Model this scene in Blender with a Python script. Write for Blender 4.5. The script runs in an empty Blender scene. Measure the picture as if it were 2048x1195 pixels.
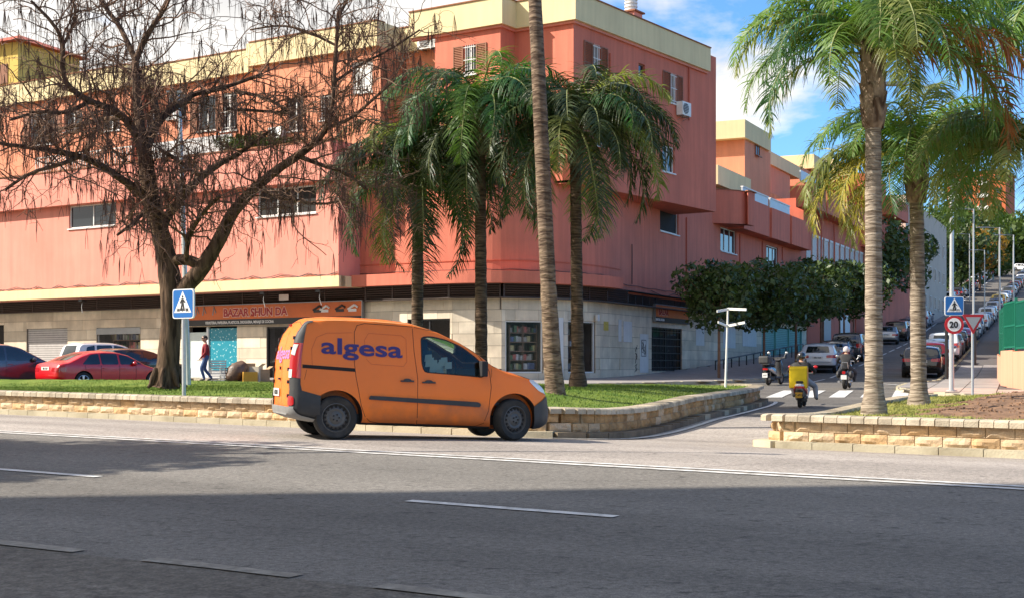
import bpy, bmesh, math, random
import numpy as np
from mathutils import Vector, Matrix, noise
from mathutils.bvhtree import BVHTree
R = math.radians
PI = math.pi
scene = bpy.context.scene
COL = scene.collection
# ------------------------------------------------------------------ camera
FPX, HY, CZ = 2800.0, 735.0, 1.6          # focal length in photo pixels, horizon row, eye height
cam_d = bpy.data.cameras.new('camera'); cam = bpy.data.objects.new('camera', cam_d); COL.objects.link(cam)
cam.location = (0, 0, CZ); cam.rotation_euler = (R(90), 0, 0)
cam_d.sensor_width = 36; cam_d.lens = FPX/2048*36; cam_d.shift_y = (HY-597.5)/2048
cam_d.clip_start = .1; cam_d.clip_end = 4000
scene.camera = cam
# ------------------------------------------------------------------ light
SUN_EL, SUN_AZ = 38.0, 265.0             # azimuth clockwise from +Y
SD = Vector((math.cos(R(SUN_EL))*math.sin(R(SUN_AZ)), math.cos(R(SUN_EL))*math.cos(R(SUN_AZ)), math.sin(R(SUN_EL))))
sl = bpy.data.lights.new('sun', 'SUN'); so = bpy.data.objects.new('sun', sl); COL.objects.link(so)
sl.energy = 5.0; sl.angle = R(.53); sl.color = (1.0, .93, .82)
so.rotation_euler = SD.to_track_quat('Z', 'Y').to_euler(); so.location = (-30, 0, 40)
W = bpy.data.worlds.new('World'); scene.world = W; W.use_nodes = True
nt = W.node_tree; N = nt.nodes; L = nt.links; N.clear()
def nd(N, t, **k):
    n = N.new(t)
    for a, v in k.items(): setattr(n, a, v)
    return n
wo = nd(N, 'ShaderNodeOutputWorld'); bg = nd(N, 'ShaderNodeBackground'); bg.inputs[1].default_value = .135
sky = nd(N, 'ShaderNodeTexSky', sky_type='NISHITA', sun_disc=False, sun_elevation=R(SUN_EL), sun_rotation=R(SUN_AZ), altitude=50, air_density=1.0, dust_density=.0, ozone_density=5.0)
tc = nd(N, 'ShaderNodeTexCoord'); sep = nd(N, 'ShaderNodeSeparateXYZ'); L.new(tc.outputs['Generated'], sep.inputs[0])
az = nd(N, 'ShaderNodeMath', operation='ADD'); az.inputs[1].default_value = .16; L.new(sep.outputs[2], az.inputs[0])
dv = nd(N, 'ShaderNodeVectorMath', operation='DIVIDE'); cb = nd(N, 'ShaderNodeCombineXYZ')
for i in range(3): L.new(az.outputs[0], cb.inputs[i])
L.new(tc.outputs['Generated'], dv.inputs[0]); L.new(cb.outputs[0], dv.inputs[1])
mp = nd(N, 'ShaderNodeMapping'); mp.inputs['Location'].default_value = (1.2, .4, 0); L.new(dv.outputs[0], mp.inputs[0])
cn = nd(N, 'ShaderNodeTexNoise'); cn.inputs['Scale'].default_value = 1.5; cn.inputs['Detail'].default_value = 9; cn.inputs['Roughness'].default_value = .55; cn.inputs['Distortion'].default_value = .25
L.new(mp.outputs[0], cn.inputs['Vector'])
bx_ = nd(N, 'ShaderNodeMath', operation='MULTIPLY_ADD'); L.new(sep.outputs[0], bx_.inputs[0]); bx_.inputs[1].default_value = -.36; L.new(cn.outputs[0], bx_.inputs[2])
cr = nd(N, 'ShaderNodeValToRGB'); cr.color_ramp.elements[0].position = .42; cr.color_ramp.elements[1].position = .53; L.new(bx_.outputs[0], cr.inputs[0])
cn2 = nd(N, 'ShaderNodeTexNoise'); cn2.inputs['Scale'].default_value = 2.6; cn2.inputs['Detail'].default_value = 6; L.new(mp.outputs[0], cn2.inputs['Vector'])
cr2 = nd(N, 'ShaderNodeValToRGB'); cr2.color_ramp.elements[0].position = .3; cr2.color_ramp.elements[0].color = (3.8, 3.75, 3.7, 1); cr2.color_ramp.elements[1].position = .7; cr2.color_ramp.elements[1].color = (5.7, 5.5, 5.2, 1)
L.new(cn2.outputs[0], cr2.inputs[0])
mxw = nd(N, 'ShaderNodeMixRGB'); L.new(cr.outputs[0], mxw.inputs[0]); skm = nd(N, 'ShaderNodeVectorMath', operation='MULTIPLY'); skm.inputs[1].default_value = (.60, .83, 1.02); L.new(sky.outputs[0], skm.inputs[0]); L.new(skm.outputs[0], mxw.inputs[1]); L.new(cr2.outputs[0], mxw.inputs[2])
L.new(mxw.outputs[0], bg.inputs[0]); L.new(bg.outputs[0], wo.inputs[0])
scene.view_settings.view_transform = 'Standard'; scene.view_settings.look = 'None'; scene.view_settings.exposure = .80; scene.view_settings.gamma = 1; scene.view_settings.use_curve_mapping = False
scene.cycles.max_bounces = 6; scene.cycles.transparent_max_bounces = 12
scene.cycles.caustics_reflective = False; scene.cycles.caustics_refractive = False
# ------------------------------------------------------------------ materials
MATS = {}
def srgb(r, g, b):
    f = lambda c: (c/255/12.92 if c/255 <= .04045 else ((c/255+.055)/1.055)**2.4)
    return (f(r), f(g), f(b))
def mat(name, col, rough=.7, var=.12, vs=3.0, bump=0.0, bs=40.0, metal=0.0, coat=0.0, dirt=None, da=.0, ds=.8, streak=0.0, spec=.5, trans=0.0, alpha=1.0, emit=None, sub=None, obj=True, speck=0.0, sps=150.0):
    """plain principled surface with noise variation, grain, dirt and relief"""
    if name in MATS: return MATS[name]
    m = bpy.data.materials.new(name); m.use_nodes = True; MATS[name] = m
    n = m.node_tree.nodes; l = m.node_tree.links; b = n['Principled BSDF']
    b.inputs['Roughness'].default_value = rough; b.inputs['Metallic'].default_value = metal
    b.inputs['Coat Weight'].default_value = coat; b.inputs['Coat Roughness'].default_value = .05
    b.inputs['Specular IOR Level'].default_value = spec; b.inputs['Transmission Weight'].default_value = trans
    b.inputs['Alpha'].default_value = alpha
    b.inputs['Base Color'].default_value = (*col, 1)
    if emit: b.inputs['Emission Color'].default_value = (*emit, 1); b.inputs['Emission Strength'].default_value = 1
    geo = nd(n, 'ShaderNodeNewGeometry'); out = None
    vec = geo.outputs['Position']
    def nz(sc, det=5, v=None):
        t = nd(n, 'ShaderNodeTexNoise'); t.inputs['Scale'].default_value = sc; t.inputs['Detail'].default_value = det; t.inputs['Roughness'].default_value = .6
        l.new(v or vec, t.inputs['Vector']); return t.outputs[0]
    def ramp(o, p0, p1, c0, c1):
        r = nd(n, 'ShaderNodeMapRange'); r.inputs[1].default_value = p0; r.inputs[2].default_value = p1; r.inputs[3].default_value = c0; r.inputs[4].default_value = c1; l.new(o, r.inputs[0]); return r.outputs[0]
    cur = None
    def mul(prev, fac):
        mx = nd(n, 'ShaderNodeVectorMath', operation='SCALE')
        if prev is None: mx.inputs[0].default_value = col
        else: l.new(prev, mx.inputs[0])
        l.new(fac, mx.inputs['Scale']); return mx.outputs[0]
    if var: cur = mul(cur, ramp(nz(vs), .3, .7, 1-var, 1+var))
    if streak:
        mpn = nd(n, 'ShaderNodeMapping'); mpn.inputs['Scale'].default_value = (1, 1, .07); l.new(vec, mpn.inputs[0])
        cur = mul(cur, ramp(nz(3.2, 6, mpn.outputs[0]), .35, .75, 1+streak*.4, 1-streak))
    if speck: cur = mul(cur, ramp(nz(sps, 2), .25, .75, 1-speck, 1+speck))
    if dirt:
        mx = nd(n, 'ShaderNodeMixRGB'); l.new(ramp(nz(ds, 7), .45, .75, 0, da), mx.inputs[0])
        if cur is not None: l.new(cur, mx.inputs[1])
        else: mx.inputs[1].default_value = (*col, 1)
        mx.inputs[2].default_value = (*dirt, 1); cur = mx.outputs[0]
    if cur is not None: l.new(cur, b.inputs['Base Color'])
    if bump:
        bm_ = nd(n, 'ShaderNodeBump'); bm_.inputs['Strength'].default_value = bump; bm_.inputs['Distance'].default_value = .02
        l.new(nz(bs, 4), bm_.inputs['Height']); l.new(bm_.outputs[0], b.inputs['Normal'])
    return m
# ------------------------------------------------------------------ object helpers
def tag(o, label=None, cat=None, group=None, kind=None):
    if label: o['label'] = label
    if cat: o['category'] = cat
    if group: o['group'] = group
    if kind: o['kind'] = kind
    return o
ORG = {}
def thing(name, label, cat, loc=(0, 0, 0), group=None, rz=0.0):
    o = bpy.data.objects.new(name, None); COL.objects.link(o); o.location = loc; o.rotation_euler = (0, 0, rz)
    o.empty_display_size = .2
    tag(o, label, cat, group); ORG[o.name] = (Vector(loc), rz); return o
class MB:
    def __init__(s): s.v = []; s.f = []; s.m = []; s.cm = 0
    def add(s, vs, fs, m=None):
        k = len(s.v); s.v.extend(tuple(p) for p in vs)
        for f in fs: s.f.append(tuple(i+k for i in f)); s.m.append(s.cm if m is None else m)
        return s
    def quad(s, a, b, c, d, m=None): return s.add([a, b, c, d], [(0, 1, 2, 3)], m)
    def box(s, c, size, rz=0.0, m=None, axes=None):
        hx, hy, hz = size[0]/2, size[1]/2, size[2]/2
        if axes is None:
            ca, sa = math.cos(rz), math.sin(rz); axes = ((ca, sa, 0), (-sa, ca, 0), (0, 0, 1))
        ax = [Vector(a) for a in axes]; c = Vector(c); vs = []
        for z in (-hz, hz):
            for x, y in ((-hx, -hy), (hx, -hy), (hx, hy), (-hx, hy)): vs.append(c+ax[0]*x+ax[1]*y+ax[2]*z)
        return s.add(vs, [(3, 2, 1, 0), (4, 5, 6, 7), (0, 1, 5, 4), (1, 2, 6, 5), (2, 3, 7, 6), (3, 0, 4, 7)], m)
    def tube(s, path, rad, n=8, cap=True, m=None, up=None):
        P = [Vector(p) for p in path]; K = len(P)
        if not hasattr(rad, '__len__'): rad = [rad]*K
        base = len(s.v); a = None
        for i in range(K):
            t = (P[min(i+1, K-1)]-P[max(i-1, 0)])
            if t.length < 1e-9: t = Vector((0, 0, 1))
            t.normalize()
            if a is None:
                a = t.orthogonal().normalized() if up is None else (Vector(up)-t*Vector(up).dot(t)).normalized()
            else:
                a = a-t*a.dot(t)
                a = a.normalized() if a.length > 1e-6 else t.orthogonal().normalized()
            b = t.cross(a)
            for j in range(n):
                an = 2*PI*j/n; s.v.append(tuple(P[i]+(a*math.cos(an)+b*math.sin(an))*rad[i]))
        mm = s.cm if m is None else m
        for i in range(K-1):
            for j in range(n):
                q = base+i*n+j; q2 = base+i*n+(j+1) % n
                s.f.append((q, q2, q2+n, q+n)); s.m.append(mm)
        if cap:
            s.f.append(tuple(base+j for j in reversed(range(n)))); s.m.append(mm)
            s.f.append(tuple(base+(K-1)*n+j for j in range(n))); s.m.append(mm)
        return s
    def cyl(s, c, r, d, axis=(0, 0, 1), n=16, m=None):
        ax = Vector(axis).normalized(); c = Vector(c); return s.tube([c-ax*d/2, c+ax*d/2], r, n, True, m)
    def prism(s, pts, z0, z1, m=None):
        n = len(pts); vs = [(p[0], p[1], z0) for p in pts]+[(p[0], p[1], z1) for p in pts]
        return s.add(vs, [tuple(reversed(range(n))), tuple(range(n, 2*n))]+[(i, (i+1) % n, n+(i+1) % n, n+i) for i in range(n)], m)
    def ell(s, c, r, nu=12, nv=8, m=None):
        vs = []; fs = []
        for i in range(nv+1):
            th = PI*i/nv
            for j in range(nu):
                ph = 2*PI*j/nu; vs.append((c[0]+r[0]*math.sin(th)*math.cos(ph), c[1]+r[1]*math.sin(th)*math.sin(ph), c[2]+r[2]*math.cos(th)))
        for i in range(nv):
            for j in range(nu): fs.append((i*nu+j, (i+1)*nu+j, (i+1)*nu+(j+1) % nu, i*nu+(j+1) % nu))
        return s.add(vs, fs, m)
    def mesh(s, name, org=None, smooth=False):
        me = bpy.data.meshes.new(name)
        if org is not None:
            o, rz = org; c, sn = math.cos(-rz), math.sin(-rz)
            vs = []
            for p in s.v:
                x, y = p[0]-o.x, p[1]-o.y; vs.append((c*x-sn*y, sn*x+c*y, p[2]-o.z))
        else: vs = s.v
        me.from_pydata(vs, [], s.f); me.polygons.foreach_set('material_index', s.m)
        me.validate(); me.update()
        if smooth: sm(me, smooth)
        return me
    def build(s, name, mats, parent=None, smooth=False, local=False, data=None):
        """world coordinates unless local; parent is a thing or a part"""
        org = None
        if parent is not None and not local:
            p = parent
            while p.parent is not None: p = p.parent
            org = ORG.get(p.name, (p.location.copy(), p.rotation_euler.z))
        me = s.mesh(name, org, smooth)
        for m_ in (mats if isinstance(mats, (list, tuple)) else [mats]): me.materials.append(m_)
        o = bpy.data.objects.new(name, me); COL.objects.link(o)
        if parent is not None: o.parent = parent
        return o
def sm(me, ang=35):
    me.polygons.foreach_set('use_smooth', [True]*len(me.polygons))
    if ang is not True and ang < 180:
        try: me.set_sharp_from_angle(angle=R(ang))
        except Exception: pass
UC = None
def cube_obj(name, c, size, rz, m, parent=None, rot=None):
    """one of many alike box pieces: shared cube mesh, scaled"""
    global UC
    if UC is None:
        UC = MB().box((0, 0, 0), (1, 1, 1)).mesh('unit_block'); UC.materials.append(None)
    o = bpy.data.objects.new(name, UC); COL.objects.link(o)
    o.material_slots[0].link = 'OBJECT'; o.material_slots[0].material = m
    c = Vector(c)
    if parent is not None:
        o.parent = parent; p = parent
        while p.parent is not None: p = p.parent
        oo, prz = ORG.get(p.name, (Vector(p.location), 0.0)); d = c-oo
        ca, sa = math.cos(-prz), math.sin(-prz); c = Vector((ca*d.x-sa*d.y, sa*d.x+ca*d.y, d.z)); rz = rz-prz
    o.location = c; o.scale = size; o.rotation_euler = rot if rot else (0, 0, rz)
    return o
def mesh_obj(name, me, parent, loc=(0, 0, 0), rot=(0, 0, 0), sc=(1, 1, 1)):
    o = bpy.data.objects.new(name, me); COL.objects.link(o)
    if parent is not None: o.parent = parent
    o.location = loc; o.rotation_euler = rot; o.scale = sc; return o
def copy_tree(o, parent=None):
    c = o.copy(); COL.objects.link(c); c.parent = parent
    for ch in list(o.children): copy_tree(ch, c)
    return c
def text_mesh(txt, size, bold=.0, ext=.004, sx=1.0, shear=0.0, align='LEFT'):
    cu = bpy.data.curves.new('t', 'FONT'); cu.body = txt; cu.size = size; cu.offset = bold; cu.extrude = ext; cu.resolution_u = 4; cu.shear = shear; cu.align_x = align
    ob = bpy.data.objects.new('t', cu); COL.objects.link(ob)
    dg = bpy.context.evaluated_depsgraph_get(); me = bpy.data.meshes.new_from_object(ob.evaluated_get(dg))
    bpy.data.objects.remove(ob); bpy.data.curves.remove(cu)
    for v in me.vertices: v.co.x *= sx
    return me
def split_letters(me, m, root):
    bm = bmesh.new(); bm.from_mesh(me); bm.verts.ensure_lookup_table(); seen = set()
    for v0 in bm.verts:
        if v0.index in seen: continue
        st = [v0]; seen.add(v0.index); isl = []
        while st:
            v = st.pop(); isl.append(v)
            for e in v.link_edges:
                w = e.other_vert(v)
                if w.index not in seen: seen.add(w.index); st.append(w)
        ix = {v.index: i for i, v in enumerate(isl)}; fs = {f for v in isl for f in v.link_faces}
        if not fs: continue
        mb = MB(); mb.add([tuple(v.co) for v in isl], [tuple(ix[v.index] for v in f.verts) for f in fs]); mb.build('letter', m, root, local=True)
    bm.free()
def put_text(name, txt, size, m, parent, origin, xdir, updir, **k):
    """flat lettering standing on a surface, world placement"""
    me = text_mesh(txt, size, **k); x = Vector(xdir).normalized(); u = Vector(updir).normalized(); nn = x.cross(u)
    M = Matrix((x, u, nn)).transposed().to_4x4(); M.translation = Vector(origin); me.transform(M)
    if parent is not None:
        p = parent
        while p.parent is not None: p = p.parent
        oo, prz = ORG[p.name]; me.transform(Matrix.Rotation(-prz, 4, 'Z') @ Matrix.Translation(-oo))
    me.materials.clear(); me.materials.append(m)
    if name == 'lettering': return split_letters(me, m, parent)
    o = bpy.data.objects.new(name, me); COL.objects.link(o); o.parent = parent
    if name in ('small_lettering', 'letter_rim'): o['kind'] = 'stuff'
    return o
def lerp(a, b, t): return a+(b-a)*t
def round_poly(P, r=.05, k=3):
    out = []
    for i in range(len(P)):
        a, b, c = Vector(P[i-1]), Vector(P[i]), Vector(P[(i+1) % len(P)]); d1 = min(r, (a-b).length*.45); d2 = min(r, (c-b).length*.45); p = b+(a-b).normalized()*d1; q = b+(c-b).normalized()*d2
        for j in range(k+1):
            t = j/k; out.append(tuple(p.lerp(b, t).lerp(b.lerp(q, t), t)))
    return out
def pw(x, xs, ys):
    if x <= xs[0]: return ys[0]
    for i in range(len(xs)-1):
        if x <= xs[i+1]: return lerp(ys[i], ys[i+1], (x-xs[i])/(xs[i+1]-xs[i]))
    return ys[-1]
# ------------------------------------------------------------------ lie of the land
GY = [0, 24, 30, 39, 45, 50, 64, 69, 78, 90, 113, 150, 205, 240, 270, 330, 420, 600]
GZ = [.25, .30, .48, .53, .72, .83, 1.14, 1.35, 1.80, 2.45, 3.7, 6.3, 12.2, 16.4, 19.6, 26, 33, 40]
def sst(a, b, x):
    t = min(1, max(0, (x-a)/(b-a))); return t*t*(3-2*t)
def zg(X, Y):
    n = .06+.0036*X+.0268*Y; f = 1.028-.0289*X-.0247*Y
    d = .12; h = max(0, min(1, .5+.5*(f-n)/d)); a = f*(1-h)+n*h-d*h*(1-h)       # smooth min
    cap = 60+340*sst(-6, 6, X-(Y-60)*.30)
    g = pw(min(Y, cap), GY, GZ)
    d = .10; h = max(0, min(1, .5+.5*(a-g)/d)); return g*(1-h)+a*h+d*h*(1-h)   # smooth max
def ray(px, py, Y): return Vector(((px-1024)/FPX*Y, Y, CZ+(HY-py)/FPX*Y))
def hit(px, py, y0=5.0, dz=0.0):
    Y = y0
    while Y < 420:
        p = ray(px, py, Y)
        if p.z <= zg(p.x, Y)+dz: return Vector((p.x, Y, zg(p.x, Y)))
        Y += .04 if Y < 90 else .4
    return ray(px, py, 400)
# ------------------------------------------------------------------ ground, roads, markings
def asphalt(name, base, seed, coarse=1.0, patch=0.0):
    m = bpy.data.materials.new(name); m.use_nodes = True; n = m.node_tree.nodes; l = m.node_tree.links; b = n['Principled BSDF']
    geo = nd(n, 'ShaderNodeNewGeometry'); v = geo.outputs['Position']
    def nz(sc, det, scale=(1, 1, 1)):
        mpn = nd(n, 'ShaderNodeMapping'); mpn.inputs['Location'].default_value = (seed, seed*.7, 0); mpn.inputs['Scale'].default_value = scale; l.new(v, mpn.inputs[0])
        t = nd(n, 'ShaderNodeTexNoise'); t.inputs['Scale'].default_value = sc; t.inputs['Detail'].default_value = det; t.inputs['Roughness'].default_value = .65; l.new(mpn.outputs[0], t.inputs['Vector']); return t.outputs[0]
    def mr(o, a, b_, c, d):
        r = nd(n, 'ShaderNodeMapRange'); r.inputs[1].default_value = a; r.inputs[2].default_value = b_; r.inputs[3].default_value = c; r.inputs[4].default_value = d; l.new(o, r.inputs[0]); return r.outputs[0]
    def sc(o, f):
        s = nd(n, 'ShaderNodeVectorMath', operation='SCALE')
        if isinstance(o, tuple): s.inputs[0].default_value = o
        else: l.new(o, s.inputs[0])
        l.new(f, s.inputs['Scale']); return s.outputs[0]
    c = sc(base, mr(nz(.35, 6), .3, .7, .86, 1.14))
    c = sc(c, mr(nz(22*coarse, 5), .3, .7, .60, 1.40))
    c = sc(c, mr(nz(95*coarse, 2), .3, .7, .62, 1.38))
    mr_ = nd(n, 'ShaderNodeMapping'); mr_.inputs['Rotation'].default_value = (0, 0, R(32.3)); l.new(v, mr_.inputs[0]); ml = nd(n, 'ShaderNodeMapping'); ml.inputs['Scale'].default_value = (.05, .9, 1); l.new(mr_.outputs[0], ml.inputs[0]); tl_ = nd(n, 'ShaderNodeTexNoise'); tl_.inputs['Scale'].default_value = 1; tl_.inputs['Detail'].default_value = 4; l.new(ml.outputs[0], tl_.inputs['Vector'])
    c = sc(c, mr(tl_.outputs[0], .35, .65, .82, 1.14))
    oi = nz(.55, 3); c = sc(c, mr(oi, .66, .76, 1, .74))
    # dark pits torn out of the surface
    p = nz(9*coarse, 6, (.55, 1, 1)); c = sc(c, mr(p, .60, .68, 1, .40)); c = sc(c, mr(p, .28, .31, 1.45, 1.0))
    # sealed cracks
    vo = nd(n, 'ShaderNodeTexVoronoi', feature='DISTANCE_TO_EDGE'); vo.inputs['Scale'].default_value = .42
    dmx = nd(n, 'ShaderNodeVectorMath', operation='MULTIPLY_ADD'); tn = nd(n, 'ShaderNodeTexNoise'); tn.inputs['Scale'].default_value = 1.7; tn.inputs['Detail'].default_value = 8; l.new(v, tn.inputs['Vector'])
    l.new(tn.outputs['Color'], dmx.inputs[0]); dmx.inputs[1].default_value = (1.2, 1.2, 0); l.new(v, dmx.inputs[2]); l.new(dmx.outputs[0], vo.inputs['Vector'])
    c = sc(c, mr(vo.outputs[0], .002, .006, .78, 1))
    l.new(c, b.inputs['Base Color']); b.inputs['Roughness'].default_value = .88; b.inputs['Specular IOR Level'].default_value = .35
    bp = nd(n, 'ShaderNodeBump'); bp.inputs['Strength'].default_value = .55; bp.inputs['Distance'].default_value = .012
    l.new(nz(60*coarse, 5), bp.inputs['Height']); l.new(bp.outputs[0], b.inputs['Normal'])
    MATS[name] = m; return m
A_NEAR = asphalt('asphalt_grey', (.158, .144, .125), 3.1)
A_OLD = asphalt('asphalt_old', (.122, .107, .088), 9.0, .45)
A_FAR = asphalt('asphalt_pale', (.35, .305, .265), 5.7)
A_SIDE = asphalt('asphalt_side', (.135, .122, .106), 1.7)
M_LINE = mat('road_paint', (.68, .66, .62), .6, .16, 6, .3, 60, dirt=(.26, .24, .21), da=1.0, ds=7.0)
M_FADED = mat('worn_road_paint', (.26, .235, .195), .85, .35, 12, .4, 60, dirt=(.15, .13, .105), da=1.0, ds=2.6)
def axis(segs):
    out = [segs[0][0]]
    for a, b, st in segs:
        k = max(1, round((b-a)/st)); out += [a+(b-a)*i/k for i in range(1, k+1)]
    return out
def sheet(name, xs, ys, fz, m, keep=None, kind='structure', label=None, smooth=True, mats=None):
    mb = MB(); nx = len(xs); idx = {}
    for j, y in enumerate(ys):
        for i, x in enumerate(xs): mb.v.append((x, y, fz(x, y)))
    for j in range(len(ys)-1):
        for i in range(nx-1):
            cx, cy = (xs[i]+xs[i+1])/2, (ys[j]+ys[j+1])/2
            if keep and not keep(cx, cy): continue
            a = j*nx+i; mb.f.append((a, a+1, a+1+nx, a+nx)); mb.m.append(0 if not mats else mats(cx, cy))
    o = mb.build(name, m, smooth=True); tag(o, kind=kind, label=label); return o
# far ground (earth) well below, then the roads
M_EARTH = mat('dry_earth', (.16, .13, .085), .95, .3, .15, .6, 6, dirt=(.07, .09, .03), da=.9, ds=.05)
gx = axis([(-1500, -200, 100), (-200, -50, 10), (-50, 60, 3), (60, 200, 6), (200, 1600, 100)])
gy = axis([(-400, 0, 50), (0, 70, 3), (70, 330, 5), (330, 600, 15), (600, 2000, 100)])
sheet('ground', gx, gy, lambda x, y: zg(x, y)-.10 if y < 330 else zg(x, 330)-.1+min(6, (y-330)*.05), M_EARTH)
# road frame: direction of the main road, offset across it
RU = Vector((1.58, -1, 0)).normalized(); RNn = Vector((RU.y*-1, RU.x, 0)); RNn = Vector((-RU.y, RU.x, 0))
d1 = hit(1024, 922); DL = RNn.dot(Vector((d1.x, d1.y, 0)))
def roadp(s, d, dz=0.0):
    p = RU*s+RNn*d; return Vector((p.x, p.y, zg(p.x, p.y)+dz))
K0 = hit(580, 853); K1 = hit(1800, 906)
def strip(name, s0, s1, da, db, m, dz=.006, kind='structure', step=.6, jit=0.0, parent=None):
    mb = MB(); k = max(1, int((s1-s0)/step)); kd = max(1, int(abs(db-da)/.6)); rows = []
    for i in range(k+1):
        s_ = lerp(s0, s1, i/k)
        for j in range(kd+1):
            jj = 0 if not jit else jit*noise.noise(Vector((s_*1.3, j*7.1, da)))
            mb.v.append(roadp(s_, lerp(da, db, j/kd)+jj, dz))
    for i in range(k):
        for j in range(kd):
            a = i*(kd+1)+j; mb.f.append((a, a+kd+1, a+kd+2, a+1)); mb.m.append(0)
    o = mb.build(name, m, parent, smooth=True); tag(o, kind=kind) if parent is None else None; return o
dold = RNn.dot(hit(570, 1158)); dold0 = RNn.dot(hit(0, 1083))
D_OLD = (dold+dold0)/2
strip('road', -70, 60, D_OLD-.02, DL+.0, A_NEAR, 0, step=.5)
strip('worn_road_edge', -70, 60, -18, D_OLD-.02, A_OLD, 0, step=.5)
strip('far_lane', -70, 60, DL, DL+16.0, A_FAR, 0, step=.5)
def mk(name, d0, d1, s0, s1, m=M_LINE, dz=.008, jit=0.0): strip(name, s0, s1, d0, d1, m, dz, jit=jit)
sd = lambda px, py: (RU.dot(hit(px, py)), RNn.dot(hit(px, py)))
mk('double_line', DL-.04, DL+.07, -60, 40, jit=.006); mk('double_line', DL+.21, DL+.32, -60, 40, jit=.006)
a = sd(818, 1001); b = sd(1230, 1034); mk('lane_dash', (a[1]+b[1])/2-.06, (a[1]+b[1])/2+.07, a[0], b[0])
c_ = sd(187, 955); pit = a[0]-c_[0]; ln = b[0]-a[0]
for k in (1, 2, 3): mk('lane_dash', (a[1]+b[1])/2-.06, (a[1]+b[1])/2+.07, a[0]-k*(pit+ln), b[0]-k*(pit+ln)); 
for k in (1, 2): mk('lane_dash', (a[1]+b[1])/2-.06, (a[1]+b[1])/2+.07, a[0]+k*(pit+ln), b[0]+k*(pit+ln))
a = sd(300, 1119); b = sd(570, 1158); mk('faded_line', D_OLD-.03, D_OLD+.10, a[0], b[0], M_FADED, jit=.05)
a = sd(0, 1083); b = sd(160, 1103); mk('faded_line', D_OLD-.03, D_OLD+.10, a[0]-1, b[0], M_FADED, jit=.05)
a = sd(735, 1178); b = sd(900, 1192); mk('faded_line', D_OLD-.03, D_OLD+.10, a[0], b[0]+.3, M_FADED, jit=.05)
# side street: one sheet from the junction to the top of the hill
SP = [(11.3, 45), (12.9, 55), (16.7, 66.5), (20.2, 78), (32.6, 113), (46.8, 150), (69.6, 205), (84, 240), (95.5, 270), (120, 330)]
def street_mid(Y): return pw(Y, [p[1] for p in SP], [p[0] for p in SP])
def stp(Y, off, dz=0.0):
    """point at row Y of the street, off metres to the right of its middle"""
    e = .5; dx = street_mid(Y+e)-street_mid(Y-e); t = Vector((dx, 2*e, 0)).normalized(); n_ = Vector((t.y, -t.x, 0))
    p = Vector((street_mid(Y), Y, 0))+n_*off; return Vector((p.x, p.y, zg(p.x, p.y)+dz))
def st_ang(Y):
    e = 1; return math.atan2(2*e, street_mid(Y+e)-street_mid(Y-e))
def st_strip(name, y0, y1, o0, o1, m, dz, step=1.0, kind='structure', nx=4):
    mb = MB(); k = max(1, int((y1-y0)/step))
    o0f = o0 if callable(o0) else (lambda y: o0); o1f = o1 if callable(o1) else (lambda y: o1)
    for i in range(k+1):
        y = lerp(y0, y1, i/k)
        for j in range(nx+1): mb.v.append(stp(y, lerp(o0f(y), o1f(y), j/nx), dz))
    for i in range(k):
        for j in range(nx):
            a = i*(nx+1)+j; mb.f.append((a, a+1, a+nx+2, a+nx+1)); mb.m.append(0)
    o = mb.build(name, m, smooth=True); tag(o, kind=kind); return o
xs = axis([(-60, 40, 1.0)]); ys = axis([(18, 62, 1.0)])
sheet('junction_road', xs, ys, lambda x, y: zg(x, y)-.004 if (RNn.x*x+RNn.y*y) > DL+15.8 else zg(x, y)-.03, A_SIDE, keep=lambda x, y: (RNn.x*x+RNn.y*y) > DL+14.5)
st_strip('side_street', 61, 330, lambda y: -7.5, lambda y: 8.0, A_SIDE, .002)
# pale smooth lane surface reaching into the junction (below the kerb run) and the dark side street begin
# ------------------------------------------------------------------ walls of the planters
M_BLOCK = [mat('split_block_%s' % n_, c, .9, .18, 5, 1.0, 14, dirt=(.12, .085, .05), da=d, ds=1.2, speck=.2, sps=60) for n_, c, d in (('a', (.58, .42, .26), .45), ('b', (.58, .38, .20), .5), ('c', (.62, .46, .30), .4))]
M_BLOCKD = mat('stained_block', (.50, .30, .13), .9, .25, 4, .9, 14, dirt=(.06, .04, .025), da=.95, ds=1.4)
M_CAPS = [mat('cap_stone_%s' % k, c, .85, .16, 5, .6, 40, dirt=(.13, .10, .07), da=d, ds=2.2, speck=.15) for k, c, d in (('a', (.52, .44, .33), .6), ('b', (.45, .38, .28), .8), ('c', (.56, .47, .34), .5), ('d', (.40, .34, .25), .9))]
M_MORTAR = mat('mortar', (.33, .25, .15), .95, .1, 8, .5, 40)
M_KERB = mat('kerb_concrete', (.50, .44, .31), .88, .18, 3, .5, 30, dirt=(.16, .13, .08), da=.8, ds=1.5, speck=.12)
M_KERBD = mat('dirty_shaded_kerb', (.22, .17, .11), .9, .3, 3, .6, 30, dirt=(.07, .05, .035), da=.9, ds=1.0)  # darker dirty kerb, with shade of the turned face put into the colour
def resample(pts, step):
    out = []; acc = []; L_ = [0.0]
    for i in range(len(pts)-1): L_.append(L_[-1]+(Vector(pts[i+1])-Vector(pts[i])).length)
    k = max(1, round(L_[-1]/step)); 
    for j in range(k+1):
        t = L_[-1]*j/k; i = 0
        while i < len(L_)-2 and L_[i+1] < t: i += 1
        out.append(Vector(pts[i]).lerp(Vector(pts[i+1]), (t-L_[i])/max(1e-9, L_[i+1]-L_[i])))
    return out
def smooth_path(pts, it=2):
    P = [Vector(p) for p in pts]
    for _ in range(it):
        Q = [P[0]]
        for i in range(len(P)-1): Q += [P[i].lerp(P[i+1], .25), P[i].lerp(P[i+1], .75)]
        Q.append(P[-1]); P = Q
    return P
rb = random.Random(7)
_blk = []
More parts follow.
